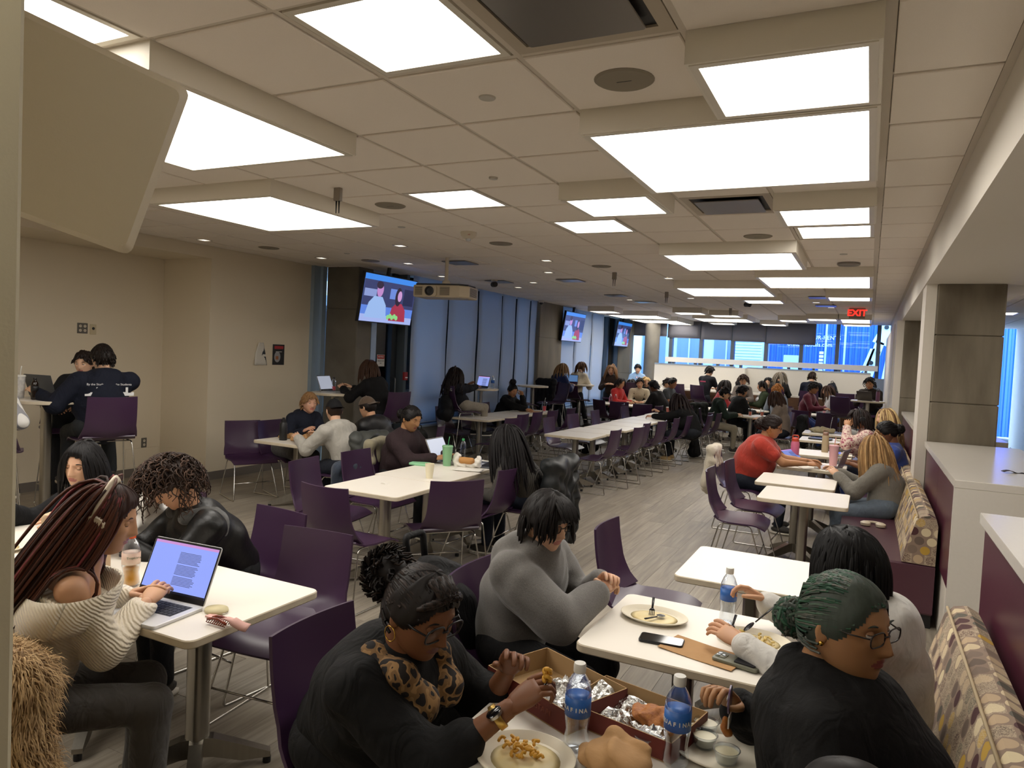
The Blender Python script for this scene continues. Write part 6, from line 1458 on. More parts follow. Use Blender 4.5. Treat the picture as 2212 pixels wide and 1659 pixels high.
far('P39', 'person in a black coat with dark hair beside the navy cap', (-2.28, 15.2, 1.148), 40, '#0d0d0e', ('short', '#120c0b', dict(len=.06, th=.022)), 'tan', cname='black_coat', girth=1.15)
far('P40', 'person with curly brown hair in a grey-brown fleece facing the camera', (-2.60, 17.3, 1.311), -82, '#6a6058', ('curly', '#2f211a', dict(len=.14, n=60, r=.010)), 'light', cname='fleece')
far('P41', 'person with dark bobbed hair in an olive sweater', (-2.20, 17.45, 1.203), 190, '#2a3520', ('bob', '#17110f', dict(len=.18)), 'light', cname='olive_sweater')
far('P42', 'person with straight black hair in a pale top behind the olive sweater', (-2.12, 17.95, 1.294), -100, '#b9b6b6', ('bob', '#0c0a0b', dict(len=.22)), 'fair', cname='pale_top')
far('P43', 'person with ginger curls in a grey top seen from behind', (-1.80, 16.9, 1.157), 100, '#6d7682', ('curly', '#8a5a2c', dict(len=.10, n=60, r=.010)), 'light', cname='grey_top')
far('P44', 'person with long brown hair in a grey-beige hoodie holding a snack', (-1.47, 13.6, 1.118), 176, '#7a6c60', ('long', '#2c1c15', dict(len=.3, n=46)), 'light', hood=True, cname='beige_hoodie')
far('P45', 'person with long grey-blonde hair in a dark jacket facing the board', (-1.86, 17.9, 1.432), 85, '#2b2a2a', ('long', '#6f6659', dict(len=.34)), 'fair', True, cname='dark_jacket')
P = far('P46', 'person with pale headphones in a navy jacket facing the board', (-1.17, 17.9, 1.471), 88, '#141a2a', ('short', '#2a1d16', dict(len=.06)), 'fair', True, fem=False, cname='navy_jacket')
headphones(P, '#cfc7a8', .034)
far('P47', 'curly-haired person in a maroon sweater bent over food', (-1.02, 16.2, 1.267), -14, '#5e1a2c', ('curly', '#120d0c', dict(len=.05, n=50, r=.010)), 'tan', fem=False, cname='maroon_sweater', pants='#2a3f7a')
far('P48', 'person with long brown hair in a pale hoodie beside a mauve coat', (-.80, 17.4, 1.189), 182, '#a9a7a8', ('long', '#33221a', dict(len=.34)), 'light', hood=True, cname='pale_hoodie', pants='#3b5fa8')
far('P49', 'bearded curly-haired person in a brown jacket reading a tablet', (.02, 16.4, 1.418), -105, '#2b241f', ('curly', '#0f0b0b', dict(len=.08, n=60, r=.010)), 'tan', True, fem=False, cname='brown_jacket')
# ================================================================== THINGS ON AND AROUND THE TABLES
m_clear = bpy.data.materials.new('clear_plastic'); m_clear.use_nodes = True
_nt = m_clear.node_tree; _nt.nodes.clear(); _o = _nt.nodes.new('ShaderNodeOutputMaterial'); _tr = _nt.nodes.new('ShaderNodeBsdfTransparent'); _gl = _nt.nodes.new('ShaderNodeBsdfGlossy'); _mx = _nt.nodes.new('ShaderNodeMixShader'); _lw = _nt.nodes.new('ShaderNodeLayerWeight')
_tr.inputs[0].default_value = (.86, .89, .92, 1); _gl.inputs['Roughness'].default_value = .06; _gl.inputs[0].default_value = (.9, .93, .97, 1); _lw.inputs[0].default_value = .35
_nt.links.new(_lw.outputs['Facing'], _mx.inputs[0]); _nt.links.new(_tr.outputs[0], _mx.inputs[1]); _nt.links.new(_gl.outputs[0], _mx.inputs[2]); _nt.links.new(_mx.outputs[0], _o.inputs[0])
m_capw = M('cap_white', '#d8d6cf', .5); m_bluel = M('label_blue', '#1f4fa8', .4, var=(14, .7, '#3f83c8'))
m_paperw = M('paper_white', '#e6e2d8', .8); m_kraft = M('kraft_paper', '#b58d5f', .85, var=(9, .5, '#a27a4d'), bump=(40, .25))
m_pulp = M('moulded_pulp', '#e4dcc8', .75); m_mac = M('macaroni_yellow', '#d9a63a', .45, var=(60, .6, '#c98a24')); m_sauce = M('cheese_smear', '#dfc887', .5, var=(25, .8, '#e8dcb8'))
m_scr = lambda nm, hx, s: M(nm, '#0a0a0c', .3, emit=(hx, s))
TTOP = TZ+.0005
def bottle(name, label, loc, h=.21, r=.031, group=None, label_text='AQUAFINA', rz=0, cap='#d8d6cf', body=None, liquid=None, lab=None, has_label=True, textured=True, cat='bottle'):
    t = thing(name, label, cat, loc, rz, group); k = h/.21; R_ = r
    prof = [(0, .004), (R_*.75, 0), (R_*.98, .010*k), (R_*.95, .03*k), (R_*.86, .052*k), (R_*.97, .075*k), (R_, .085*k), (R_, .135*k), (R_*.98, .15*k), (R_*.7, .172*k), (R_*.42, .186*k), (R_*.40, .19*k)]
    MB().lathe(prof, 20).build('bottle_body', body or m_clear, t, True)
    MB().lathe([(R_*.46, .188*k), (R_*.48, .19*k), (R_*.48, .206*k), (R_*.44, .21*k), (0, .21*k)], 18).build('bottle_cap', M('cap_'+cap[1:], cap, .5), t, True, angle=.6)
    if liquid: MB().lathe([(0, .006), (R_*.72, .004), (R_*.93, .012*k), (R_*.9, .03*k), (R_*.81, .052*k), (R_*.9, .072*k), (0, .073*k)], 16).build('drink', liquid, t, True)
    if has_label:
        lm = lab or m_bluel; l = MB().lathe([(R_*1.015, .088*k), (R_*1.015, .134*k)], 24).build('bottle_label', lm, t, True)
        if label_text:
            n = len(label_text); step = .0105*k*R_/.031
            for i, ch in enumerate(label_text):
                a = (i-(n-1)/2)*step/R_-PI/2+math.radians(0); p = Vector((R_*1.03*math.cos(a), R_*1.03*math.sin(a), .108*k))
                text_mesh(ch, .0135*k, m_capw, 'letter', l, .0003, M4=frame4(p, (-math.sin(a), math.cos(a), 0), (0, 0, 1)), bold=.0004)
    return t
def plate(label, loc, rx=.13, ry=.105, food=None, group=None, rz=0, seed=1):
    t = thing('paper_plate', label, 'plate', loc, rz, group)
    MB().lathe([(0, .004), (.78, .004), (.86, .012), (.97, .019), (1.0, .018), (1.0, .015), (.97, .0155), (.86, .008), (.78, 0), (0, 0)], 40, sx=rx, sy=ry).build('rim', m_pulp, t, True, angle=.7)
    if food:
        q = MB(); q.lathe([(0, .0065), (.55, .0062), (.70, .0045)], 28, sx=rx, sy=ry); q.build('sauce', m_sauce, t, True)
    if food == 'mac':
        rng = random.Random(seed)
        for _ in range(26):
            a = rng.uniform(0, 6.28); d = rng.random()**.6*.45; c = Vector((rx*(d*math.cos(a)-.15), ry*(d*math.sin(a)+.2), .013+rng.uniform(0, .016))); ph = rng.uniform(0, 6)
            q = MB(); q.tube([c+Vector((.009*math.cos(ph+s), .009*math.sin(ph+s), .003*math.sin(s*2))) for s in np.linspace(0, 2.6, 6)], .0042, 6); q.build('macaroni', m_mac, t, True)
    if food == 'mac2':
        rng = random.Random(seed)
        for _ in range(30):
            a = rng.uniform(0, 6.28); d = rng.random()**.6*.6; c = Vector((rx*d*math.cos(a), ry*d*math.sin(a), .011+rng.uniform(0, .010))); ph = rng.uniform(0, 6)
            q = MB(); q.tube([c+Vector((.008*math.cos(ph+s), .008*math.sin(ph+s), .002*math.sin(s*2))) for s in np.linspace(0, 2.4, 5)], .004, 5); q.build('macaroni', M('pale_macaroni', '#dcc27a', .5), t, True)
    return t
m_blkcut = M('black_cutlery', '#101013', .25)
def fork(label, p0, p1, kind='fork', up=None):
    a, b = Vector(p0), Vector(p1); d = (b-a).normalized(); sd = d.cross(Vector((0, 0, 1))).normalized(); L = (b-a).length
    t = thing('plastic_'+kind, label, kind, a); q = MB()
    q.tube([Vector((0, 0, 0)), d*L*.35, d*L*.62], [.004, .0035, .003], 6, flat=(1.3, .7)); q.build('handle', m_blkcut, t, True)
    q = MB()
    if kind == 'fork':
        q.tube([d*L*.6, d*L*.72], [.004, .010], 6, flat=(1.2, .4))
        for s in (-.009, -.003, .003, .009): q.tube([d*L*.71+sd*s, d*L+sd*s], .0016, 4)
    else:
        q.ell(d*L*.82, (.5, 1, 1), 0, Matrix.Identity(3), 4, 3) if False else None
        c = d*L*.82; R3 = Matrix((d, sd, d.cross(sd))).transposed(); q.ell(c, (L*.17, .016, .006), 0, R3, 14, 8, lambda p, dd: Vector((p.x, p.y, p.z if dd.z < 0 else p.z*.2-.002)))
    q.build('head', m_blkcut, t, True); return t
def phone(label, loc, rz, case='#15151a', cams=False, face_down=False):
    t = thing('phone', label, 'phone', loc, rz)
    q = MB(); q.prism(rrect(.155, .076, .012, 4), 0, .010, 0, .002); q.build('phone_case', M('case_'+case[1:], case, .35), t, True, angle=.6)
    if not cams:
        q = MB(); q.prism(rrect(.148, .070, .010, 4), .010, .0106); q.build('screen', M('phone_glass', '#0a0a0d', .06), t, True, angle=.6)
    else:
        q = MB(); q.prism([(p[0]-.055, p[1]) for p in rrect(.036, .038, .008, 3)], .010, .0125); b = q.build('camera_block', M('case_'+case[1:], case, .35), t, True, angle=.6)
        for dx, dy in ((-.008, .008), (-.008, -.008), (.009, 0)):
            q = MB(); q.lathe([(.0065, .0125), (.0065, .0145), (0, .0145)], 12, c=(-.055+dx, dy, 0)); q.build('camera_lens', M('phone_glass', '#0a0a0d', .06), b, True, angle=.6)
        q = MB(); q.prism([(p[0]+.03, p[1]) for p in rrect(.07, .05, .005, 3)], .010, .014); q.build('card_wallet', M('wallet_black', '#1c1c22', .5), t)
    return t
def laptop(label, loc, rz, screen='#7f93e6', s=1.2, lid='#c9c9cb', base='#c4c4c6', w=.32, d=.215, tilt=112, text=True, keys=True, name='laptop', screen_w=1.0):
    """origin at the middle of the base; the user sits on the -y side"""
    t = thing(name, label, 'laptop', loc, rz); mbse = M('lap_'+base[1:], base, .35, .3); mlid = M('laplid_'+lid[1:], lid, .4, .3)
    q = MB(); q.prism(rrect(w, d, .012, 3), 0, .013, 0, .002); b = q.build('base', mbse, t, True, angle=.6)
    if keys:
        q = MB(); q.b2(-w*.42, w*.42, -d*.08, d*.38, .013, .0133); q.build('key_well', M('key_dark', '#3a3c44', .5), b)
        q = MB()
        for r_ in range(5):
            for c_ in range(14):
                x0 = -w*.41+c_*w*.82/14; y0 = -d*.07+r_*d*.44/5; q.b2(x0+.001, x0+w*.82/14-.002, y0+.001, y0+d*.44/5-.002, .0133, .0146)
        tag(q.build('keys', M('key_black', '#1b1c22', .5), b), kind='stuff')
        q = MB(); q.b2(-w*.16, w*.16, -d*.45, -d*.12, .013, .0133); q.build('touchpad', M('touchpad', '#b9b9bc', .3), b)
    a = math.radians(tilt-90); up = Vector((0, math.sin(a), math.cos(a))); nrm = Vector((0, -math.cos(a), math.sin(a))); o = Vector((0, d/2-.004, .013)); H = d*.97
    M4 = frame4(o, (1, 0, 0), up); q = MB(); q.prism([(p[0], p[1]+H/2) for p in rrect(w, H, .010, 3)], -.006, 0, 0, .001); q.v = [tuple(M4 @ Vector(v)) for v in q.v]; l = q.build('lid', mlid, t, True, angle=.6)
    q = MB(); q.b2(-w/2+.002, w/2-.002, .002, H-.002, 0, .0006); q.v = [tuple(M4 @ Vector(v)) for v in q.v]; z = q.build('bezel', M('bezel', '#121216', .3), l)
    q = MB(); q.b2(-w/2+.008, w/2-.008, .022, H-.010, .0006, .0010); q.v = [tuple(M4 @ Vector(v)) for v in q.v]; q.build('screen', m_scr('screen_'+screen[1:]+str(int(s*10)), screen, s), l)
    if text:
        q = MB(); rng = random.Random(5)
        for i in range(26):
            if i in (9, 18): continue
            y = H-.045-i*.0048; wd = rng.uniform(.85, 1.0)*.11; q.b2(-.02, -.02+wd, y, y+.0018, .0010, .0012)
        q.v = [tuple(M4 @ Vector(v)) for v in q.v]; tag(q.build('document_text', M('screen_text', '#30345a', .6), l), kind='stuff')
        q = MB(); q.b2(-w/2+.008, w/2-.008, H-.020, H-.010, .0010, .0012); q.v = [tuple(M4 @ Vector(v)) for v in q.v]; q.build('browser_bar', m_scr('bar_pink', '#d79be0', s*.8), l)
        q = MB(); q.b2(-w/2+.008, w/2-.008, .022, .030, .0010, .0012); q.v = [tuple(M4 @ Vector(v)) for v in q.v]; q.build('task_bar', m_scr('bar_dark', '#20243a', .3), l)
    return t
def cup(name, label, loc, h, r0, r1, mat, lid=None, straw=None, cat='cup', drink=None, logo=None):
    t = thing(name, label, cat, loc); MB().lathe([(0, .002), (r0, 0), (r1, h), (r1*.93, h), (r0*.9, .006), (0, .006)] if not lid else [(0, .002), (r0, 0), (r1, h), (0, h)], 24).build('cup_body', mat, t, True, angle=.7)
    if drink: MB().lathe([(0, .008), (r0*.88, .008), (r0*.88+(r1-r0)*.6*.9, h*.6), (0, h*.6)], 20).build('drink', drink, t, True, angle=.7)
    if lid: MB().lathe([(r1*1.06, h-.002), (r1*1.06, h+.006), (r1*.95, h+.012), (0, h+.012)], 24).build('lid', lid, t, True, angle=.6)
    if straw: q = MB(); q.tube([(0, 0, h*.3), (.006, .004, h+.05), (.012, .008, h+.09)], .004, 8); q.build('straw', straw, t, True)
    if logo: MB().lathe([(r0+(r1-r0)*.45+.0006, h*.42), (r0+(r1-r0)*.6+.0006, h*.58)], 24).build('sleeve', logo, t, True)
    return t
# ---- laptop table
laptop('open silver laptop with a lit blue document in front of the cream sweater', (-2.305, 1.745, TTOP), math.radians(4), '#8ea0f2', .95, '#d9d9db', '#d4d4d6', .335, .225, 113)
bottle('juice_bottle', 'orange-capped juice bottle half full beside the laptop', (-2.60, 1.90, TTOP), .215, .034, label_text=None, cap='#e2591c', liquid=M('orange_juice', '#e8a41c', .3), lab=M('juice_label', '#e8e2d4', .5, var=(16, .6, '#d8692a')), rz=.4)
_j = bpy.data.objects.get('juice_bottle'); text_mesh('Tropicana', .013, M('print_green', '#1f5a34', .5), 'lettering', _j, .0003, M4=frame4((.026, -.0255, .12), (.72, .69, 0), (0, 0, 1)))
q = MB(); q.lathe([(0, 0), (.036, 0), (.040, .004), (.038, .012), (0, .016)], 20, sx=1.15); t = thing('coin_pouch', 'small pale yellow pouch on a keyring', 'pouch', (-2.10, 1.885, TTOP)); q.build('pouch', M('pouch_cream', '#cfc39a', .6), t, True); q = MB(); q.tube([(.04+.012*math.cos(a), .012*math.sin(a), .004) for a in np.linspace(0, 6.28, 14)], .0014, 5); q.build('ring', m_chrome, t, True)
t = thing('lanyard', 'pink wrist lanyard hanging over the table edge', 'lanyard', (-2.02, 1.84, TTOP)); q = MB()
def _ly(u, v): x = u*.16; return (x-.02, -.01-.02*math.sin(u*3)+(v-.5)*.026, .004+.022*math.sin(u*PI)*abs(math.sin(u*PI)) + (.02*(v-.5) if u > .6 else 0))
q.sheet(_ly, 16, 3, .003); q.build('strap', M('pink_strap', '#d9aaa0', .7), t, True); q = MB(); q.box((-.045, .0, .003), (.05, .03, .004)); q.build('key_card', M('pink_strap', '#d9aaa0', .7), t)
t = thing('hair_claw', 'tortoiseshell hair claw on the lanyard', 'hair clip', (-1.99, 1.80, TTOP+.003))
for s in (-1, 1):
    q = MB(); q.tube([(x, s*.012, .012+.010*math.sin((x+.045)/.09*PI)) for x in np.linspace(-.045, .045, 9)], .005, 6)
    for x in np.linspace(-.04, .04, 9): q.tube([(x, s*.012, .014), (x, s*.022, .008), (x, s*.012, .001)], .002, 5)
    q.build('claw', M('tortoiseshell', '#6a1d10', .2, var=(60, .7, '#a2451a')), t, True)
phone('phone lying face up near the leather jacket', (-2.93, 2.18, TTOP), .4, '#2b2e3a')
bottle('glass_bottle', 'glass bottle with a black cap beside the plate', (-3.40, 2.12, TTOP), .20, .030, label_text=None, cap='#15151a', lab=M('label_cream', '#cbb98a', .6), liquid=M('lemon_drink', '#c9bd6a', .3))
plate('paper plate of noodles and dark sauce by the wall end', (-3.50, 1.90, TTOP), .12, .10, 'mac', seed=4)
t = thing('tote_bag', 'beige leather tote bag with a black strap standing on the table', 'bag', (-2.95, 1.90, TTOP), .5); q = MB(); q.prism(rrect(.26, .10, .03, 3), 0, .24, 0, .01); q.build('bag_body', M('beige_leather', '#c6a988', .6), t, True, angle=.7); q = MB(); q.tube([(-.08, -.055, .22), (-.07, -.06, .1), (-.05, -.06, .0)], .010, 6, flat=(1.6, .4)); q.build('strap', M('strap_black', '#17171a', .6), t, True)
sdf_object('plastic_bag', [('e', A(-3.20, 2.42, .80), A(.12, .09, .13), None), ('e', A(-3.12, 2.38, .90), A(.07, .05, .07), None)], .009, [M('white_plastic', '#d8d5cf', .35, bump=(30, .3))], None, .03, .007, 40); tag(bpy.data.objects['plastic_bag'], 'crumpled white plastic bag next to the curly-haired sitter', 'bag')
# ---- paper-cup tables
cup('paper_cup', 'plain cream paper cup at the middle of the table', (-3.02, 4.74, TTOP), .115, .026, .037, M('cup_cream', '#e2d9bd', .6))
cup('tumbler', 'sage green tumbler with a straw beside the sandwich', (-3.24, 5.36, TTOP), .165, .034, .046, M('sage_green', '#7fae82', .4), M('sage_green', '#7fae82', .4), M('straw_green', '#3f8a5a', .4), 'tumbler', logo=None)
q = MB(); q.prism(rrect(.17, .12, .02, 3), 0, .018, 0, .003); tag(q.build('food_tray', M('tray_green', '#8cc79a', .5), None, True, angle=.6, loc=(-3.44, 5.24, TTOP), rz=.2), 'flat green tray lid beside the paper cup', 'tray')
t = thing('sandwich', 'sandwich in crumpled white wrapping paper', 'sandwich', (-3.08, 5.42, TTOP)); sdf_object('wrapper', [('c', A(-.09, 0, .02), A(.09, .02, .02), .03, .025), ('e', A(-.10, .0, .06), A(.035, .03, .06), None), ('e', A(.10, .03, .05), A(.035, .03, .05), None)], .007, [m_paperw], t, .02, .005, 60); sdf_object('roll', [('c', A(-.04, -.01, .055), A(.05, 0, .055), .03, .03)], .007, [M('bread_crust', '#b9854a', .7)], t, .02)
q = MB(); q.sheet(lambda u, v: (-.12+.24*u, -.08+.16*v, .002+.006*math.sin(u*5)*math.sin(v*4)**2), 9, 7, .001); tag(q.build('paper_sheet', m_paperw, None, True, loc=(-2.98, 5.28, TTOP+.004), rz=.3), 'creased white paper under the sandwich', 'paper')
laptop('pale laptop with stickers on its lid, back to the paper cup', (-3.32, 5.58, TTOP), math.radians(92), '#c9cfe0', .8, '#a8a29a', '#b5b2ac', .31, .215, 116, text=False)
laptop('dark laptop with a lit blue screen facing the herringbone sweater', (-2.98, 5.60, TTOP), math.radians(-78), '#4f78d8', 1.0, '#4b4c52', '#5a5c62', .31, .215, 112)
q = MB(); q.sheet(lambda u, v: (-.03+.06*u, -.01+.02*v, .003+.008*math.sin(u*7)), 7, 3, .001); tag(q.build('paper_scrap', m_paperw, None, True, loc=(-3.14, 4.33, TTOP+.002), rz=.4), 'tiny paper scrap on the otherwise empty table end', 'paper scrap')
bottle('water_bottle', 'small clear bottle with a green cap behind the sticker laptop', (-3.34, 5.80, TTOP), .19, .028, label_text=None, cap='#3f9a5a', has_label=False)
# ---- brown-paper table
t = thing('flask', 'matte black water flask on the brown-paper table', 'flask', (-5.36, 5.60, TTOP)); MB().lathe([(0, 0), (.038, 0), (.040, .004), (.040, .165), (.030, .185), (0, .187)], 22).build('flask_body', M('matte_black', '#131416', .45), t, True, angle=.7); MB().lathe([(.026, .186), (.027, .21), (.022, .214), (.014, .214), (.014, .232), (0, .234)], 18).build('flask_cap', m_black, t, True, angle=.6)
for k, (x, y, s) in enumerate(((-5.45, 5.75, .09), (-5.30, 5.80, .08), (-5.22, 5.64, .07), (-5.42, 5.98, .08))):
    o = sdf_object('crumpled_paper', [('e', A(0, 0, .018), A(s, s*.7, .02), None), ('e', A(s*.4, .02, .03), A(s*.4, s*.4, .025), None), ('e', A(-s*.4, -.01, .028), A(s*.45, s*.35, .02), None)], .009, [m_kraft], None, .012, .005, 55, seed=k); o.location = (x, y, TTOP); tag(o, 'crumpled brown paper beside the black flask', 'paper', 'crumpled brown papers')
bottle('water_bottle', 'small clear water bottle in front of the black puffer jacket', (-5.05, 6.15, TTOP), .19, .028, label_text=None, has_label=False)
# ---- long run and window run
cup('drink_cup', 'red paper cup with white lid at the end of the long run', (-3.24, 13.05, TTOP), .15, .033, .045, M('red_print', '#b5362c', .5, var=(20, .6, '#d8c0b0')), m_capw, M('straw_white', '#d9d9d9', .4))
cup('drink_cup', 'clear cup of pink drink beside the black hoodie', (-5.16, 11.80, TTOP), .15, .033, .045, m_clear, m_clear, M('straw_white', '#d9d9d9', .4), drink=M('pink_drink', '#d9545a', .4))
q = MB(); q.prism(rrect(.34, .24, .03, 3), 0, .012, 0, .003); tag(q.build('tray', M('tray_tan', '#b08a66', .6), None, True, angle=.6, loc=(-5.28, 11.45, TTOP), rz=.2), 'tan food tray before the black hoodie', 'tray')
# ---- bench tables
def flask2(label, loc, hx, cap, h=.21, r=.038):
    t = thing('flask', label, 'flask', loc); MB().lathe([(0, 0), (r, 0), (r*1.02, .005), (r*1.02, h*.78), (r*.85, h*.84), (0, h*.84)], 22).build('flask_body', M('flask_'+hx[1:], hx, .4), t, True, angle=.7)
    MB().lathe([(r*.86, h*.84), (r*.86, h*.95), (r*.6, h), (0, h)], 18).build('flask_cap', M('flaskcap_'+cap[1:], cap, .4), t, True, angle=.6); q = MB(); q.tube(fillet([(-r*.7, 0, h*.94), (-r*.7, 0, h*1.1), (r*.7, 0, h*1.1), (r*.7, 0, h*.94)], .02), .006, 6); q.build('carry_loop', M('flaskcap_'+cap[1:], cap, .4), t, True); return t
flask2('pink flask with an orange cap on the red shirt sitter\'s table', (-.66, 8.20, TTOP), '#d4708c', '#cf4f33', .25, .042)
flask2('tan flask with a copper cap on the bench table', (-.42, 9.36, TTOP), '#a89476', '#8a6a58', .24, .038)
laptop('tablet with lit notes on a stand in front of the red shirt', (-.52, 8.02, TTOP), math.radians(70), '#6f8ad0', .9, '#1b1b20', '#1b1b20', .29, .19, 140, text=True, keys=False, name='tablet')
laptop('slim laptop in profile under the grey sweatshirt sitter\'s hands', (-.31, 7.86, TTOP), math.radians(-100), '#c9cfe0', .8, '#8a7f80', '#b9b4b2', .30, .21, 108, text=False)
cup('tumbler', 'tall pale pink tumbler beside the slim laptop', (-.28, 8.14, TTOP), .20, .036, .048, M('pale_pink', '#d9a6a4', .4), M('pale_pink', '#d9a6a4', .4), M('straw_peach', '#d98f78', .4), 'tumbler')
cup('iced_coffee', 'clear cup of iced coffee behind the pink tumbler', (-.20, 8.24, TTOP), .12, .032, .043, m_clear, m_clear, None, 'cup', drink=M('milky_coffee', '#a8875e', .5))
q = MB(); q.b2(-.09, .09, -.12, .12, 0, .006); tag(q.build('notebook', m_paperw, None, loc=(-.50, 7.76, TTOP), rz=.5), 'open white notebook under the writing hand', 'notebook')
o = sdf_object('pencil_case', [('c', A(-.08, 0, .03), A(.08, 0, .03), .03, .03)], .008, [M('case_grey', '#8d8578', .8)], None, .01); o.location = (-.74, 8.16, TTOP); tag(o, 'grey-beige pencil case next to the pink flask', 'pencil case')
bottle('water_bottle', 'part-full water bottle with blue label by the floral top', (-.20, 9.42, TTOP), .20, .030, label_text=None)
plate('paper plate with leftover food by the tan flask', (-.22, 9.05, TTOP), .11, .09, 'mac2', seed=3)
plate('paper plate with pale leftovers on the tray table', (-.26, 11.0, TTOP), .11, .09, 'mac2', seed=9)
q = MB(); q.prism(rrect(.30, .20, .05, 3), 0, .02, 0, .004); tag(q.build('takeaway_tray', M('tray_black', '#1a1a1c', .4), None, True, angle=.6, loc=(-.56, 10.95, TTOP), rz=-.2), 'black plastic takeaway tray on the bench table', 'tray')
cup('coffee_cup', 'paper coffee cup with a white lid beside the beige jacket', (-.28, 12.2, TTOP), .12, .028, .040, M('cup_brown', '#a3805a', .6), m_capw)
o = sdf_object('jacket', [('e', A(0, 0, .035), A(.17, .12, .04), None), ('c', A(-.12, .05, .04), A(.1, .1, .05), .035, .03), ('c', A(.02, -.06, .06), A(.18, -.04, .04), .04, .03)], .012, [cloth('#8f8468')], None, .02, .006, 40); o.location = (-.62, 12.15, TTOP); tag(o, 'beige jacket bundled on the bench table', 'jacket')
laptop('open grey laptop beside the coffee cup', (-.40, 12.25, TTOP), math.radians(-95), '#c9cfe0', .6, '#7f8186', '#8a8c90', .30, .2, 110, text=False)
t = thing('headphones', 'beige headphones lying on the purple bench', 'headphones', (.10, 6.55, .432)); q = MB(); q.tube([(.085*math.cos(a), .075*math.sin(a), .012) for a in np.linspace(-.6, 3.7, 16)], .010, 8); q.build('headband', M('hp_beige', '#c9bda8', .5), t, True)
for s in (-1, 1): q = MB(); q.lathe([(0, 0), (.036, 0), (.038, .02), (.02, .032), (0, .034)], 18, c=(s*.055, -.04, .004)); q.build('ear_cup', M('hp_beige', '#c9bda8', .5), t, True, angle=.7)
# ---- plate table
plate('scraped paper plate with a black fork and spoon', (-.69, 2.735, TTOP), .13, .10, 'smear')
fork('black plastic fork standing in the scraped plate', (-.712, 2.80, TTOP+.06), (-.70, 2.735, TTOP+.012)); fork('black plastic spoon lying on the scraped plate', (-.705, 2.66, TTOP+.020), (-.655, 2.755, TTOP+.014), 'spoon')
phone('black phone lying between the plates', (-.605, 2.525, TTOP), .10)
t = thing('napkin', 'folded brown paper napkin under the phone with cameras', 'napkin', (-.455, 2.505, TTOP), -.25); q = MB(); q.sheet(lambda u, v: (-.135+.27*u, -.075+.15*v, .0015+.006*abs(u-.5)), 9, 3, .0015); q.build('paper', m_kraft, t)
phone('phone in an olive case with card wallet, cameras up', (-.335, 2.475, TTOP+.004), -.22, '#6f7060', True)
plate('paper plate of macaroni with a fork in front of the white hoodie', (-.315, 2.705, TTOP), .13, .10, 'mac2', seed=6)
fork('black plastic fork resting on the macaroni plate', (-.395, 2.80, TTOP+.055), (-.40, 2.72, TTOP+.015)); fork('black plastic spoon held over the macaroni plate', (-.262, 2.79, TTOP+.115), (-.355, 2.735, TTOP+.022), 'spoon')
bottle('water_bottle', 'nearly empty water bottle standing on the plate table', (-.435, 2.855, TTOP), .215, .031, label_text=None, rz=.5)
# ---- food table
def food_box(label, loc, rz, w, d, h, red='#6d2a22', print_=True):
    t = thing('takeaway_box', label, 'box', loc, rz); mr = M('box_red', red, .6); mk = M('box_kraft_inside', '#a5865c', .8, var=(8, .5, '#8f7048'))
    q = MB(); q.b2(-w/2, w/2, -d/2, d/2, 0, .003); q.build('bottom', mk, t)
    for a, b, c, e in ((-w/2, w/2, -d/2, -d/2+.003), (-w/2, w/2, d/2-.003, d/2), (-w/2, -w/2+.003, -d/2, d/2), (w/2-.003, w/2, -d/2, d/2)):
        q = MB(); vs = [(a, c, .003), (b, c, .003), (b, e, .003), (a, e, .003), (a, c, h), (b, c, h), (b, e, h), (a, e, h)]; fs = [(0, 1, 5, 4), (1, 2, 6, 5), (2, 3, 7, 6), (3, 0, 4, 7), (4, 5, 6, 7)]
        q.add(vs, fs); q.m = []
        for f in q.f:
            m_ = Vector((0, 0, 0))
            for i in f: m_ += Vector(q.v[i])/4
            out = abs(abs(m_.x)-w/2) < 1e-4 or abs(abs(m_.y)-d/2) < 1e-4; q.m.append(0 if out else 1)
        s_ = q.build('side', [mr, mk], t)
    return t
t = food_box('open takeaway box lined with crumpled foil, tipped on the table edge', (-.765, 1.93, TTOP), math.radians(-24), .34, .24, .065)
text_mesh('RIVISTA RI', .022, M('box_print', '#8a4a38', .6), 'lettering', t, M4=frame4((.06, -.1205, .034), (1, 0, 0), (0, 0, 1)))
m_foil = M('foil', '#cfcfcd', .18, 1.0, bump=(45, .9))
def foil(parent, pts, seed):
    rng = random.Random(seed); q = MB()
    def f(u, v): return (pts[0]+pts[1]*u, pts[2]+pts[3]*v, .012+.03*abs(math.sin(u*7+seed))*abs(math.cos(v*6+seed))+rng.uniform(0, .016)+pts[4]*u*v)
    q.sheet(f, 22, 18, .0008); q.build('foil_liner', m_foil, parent)
foil(t, (-.05, .215, -.105, .205, .02), 3)
t = food_box('red takeaway box with foil, a chicken piece and dips', (-.515, 1.90, TTOP), math.radians(-12), .32, .22, .055)
foil(t, (-.15, .27, -.10, .19, 0), 8)
sdf_object('chicken_piece', [('e', A(.08, .0, .045), A(.07, .045, .028), None), ('e', A(.03, .01, .04), A(.04, .035, .022), None)], .006, [M('fried_crust', '#b8752c', .6, var=(55, .9, '#7a3d16'), bump=(60, .5))], t, .015, .004, 80)
def dip(label, loc, hx, group=None, lid=True):
    t = thing('dip_cup', label, 'dip cup', loc, 0, group); MB().lathe([(0, .001), (.024, 0), (.032, .032), (.034, .033), (.031, .033), (.0235, .004), (0, .004)], 20).build('cup_body', m_clear, t, True, angle=.7); MB().lathe([(0, .005), (.0225, .005), (.029, .026), (0, .026)], 18).build('dip', M('dip_'+hx[1:], hx, .4), t, True, angle=.7)
    if lid: MB().lathe([(.035, .033), (.035, .037), (0, .038)], 20).build('lid', m_clear, t, True, angle=.7)
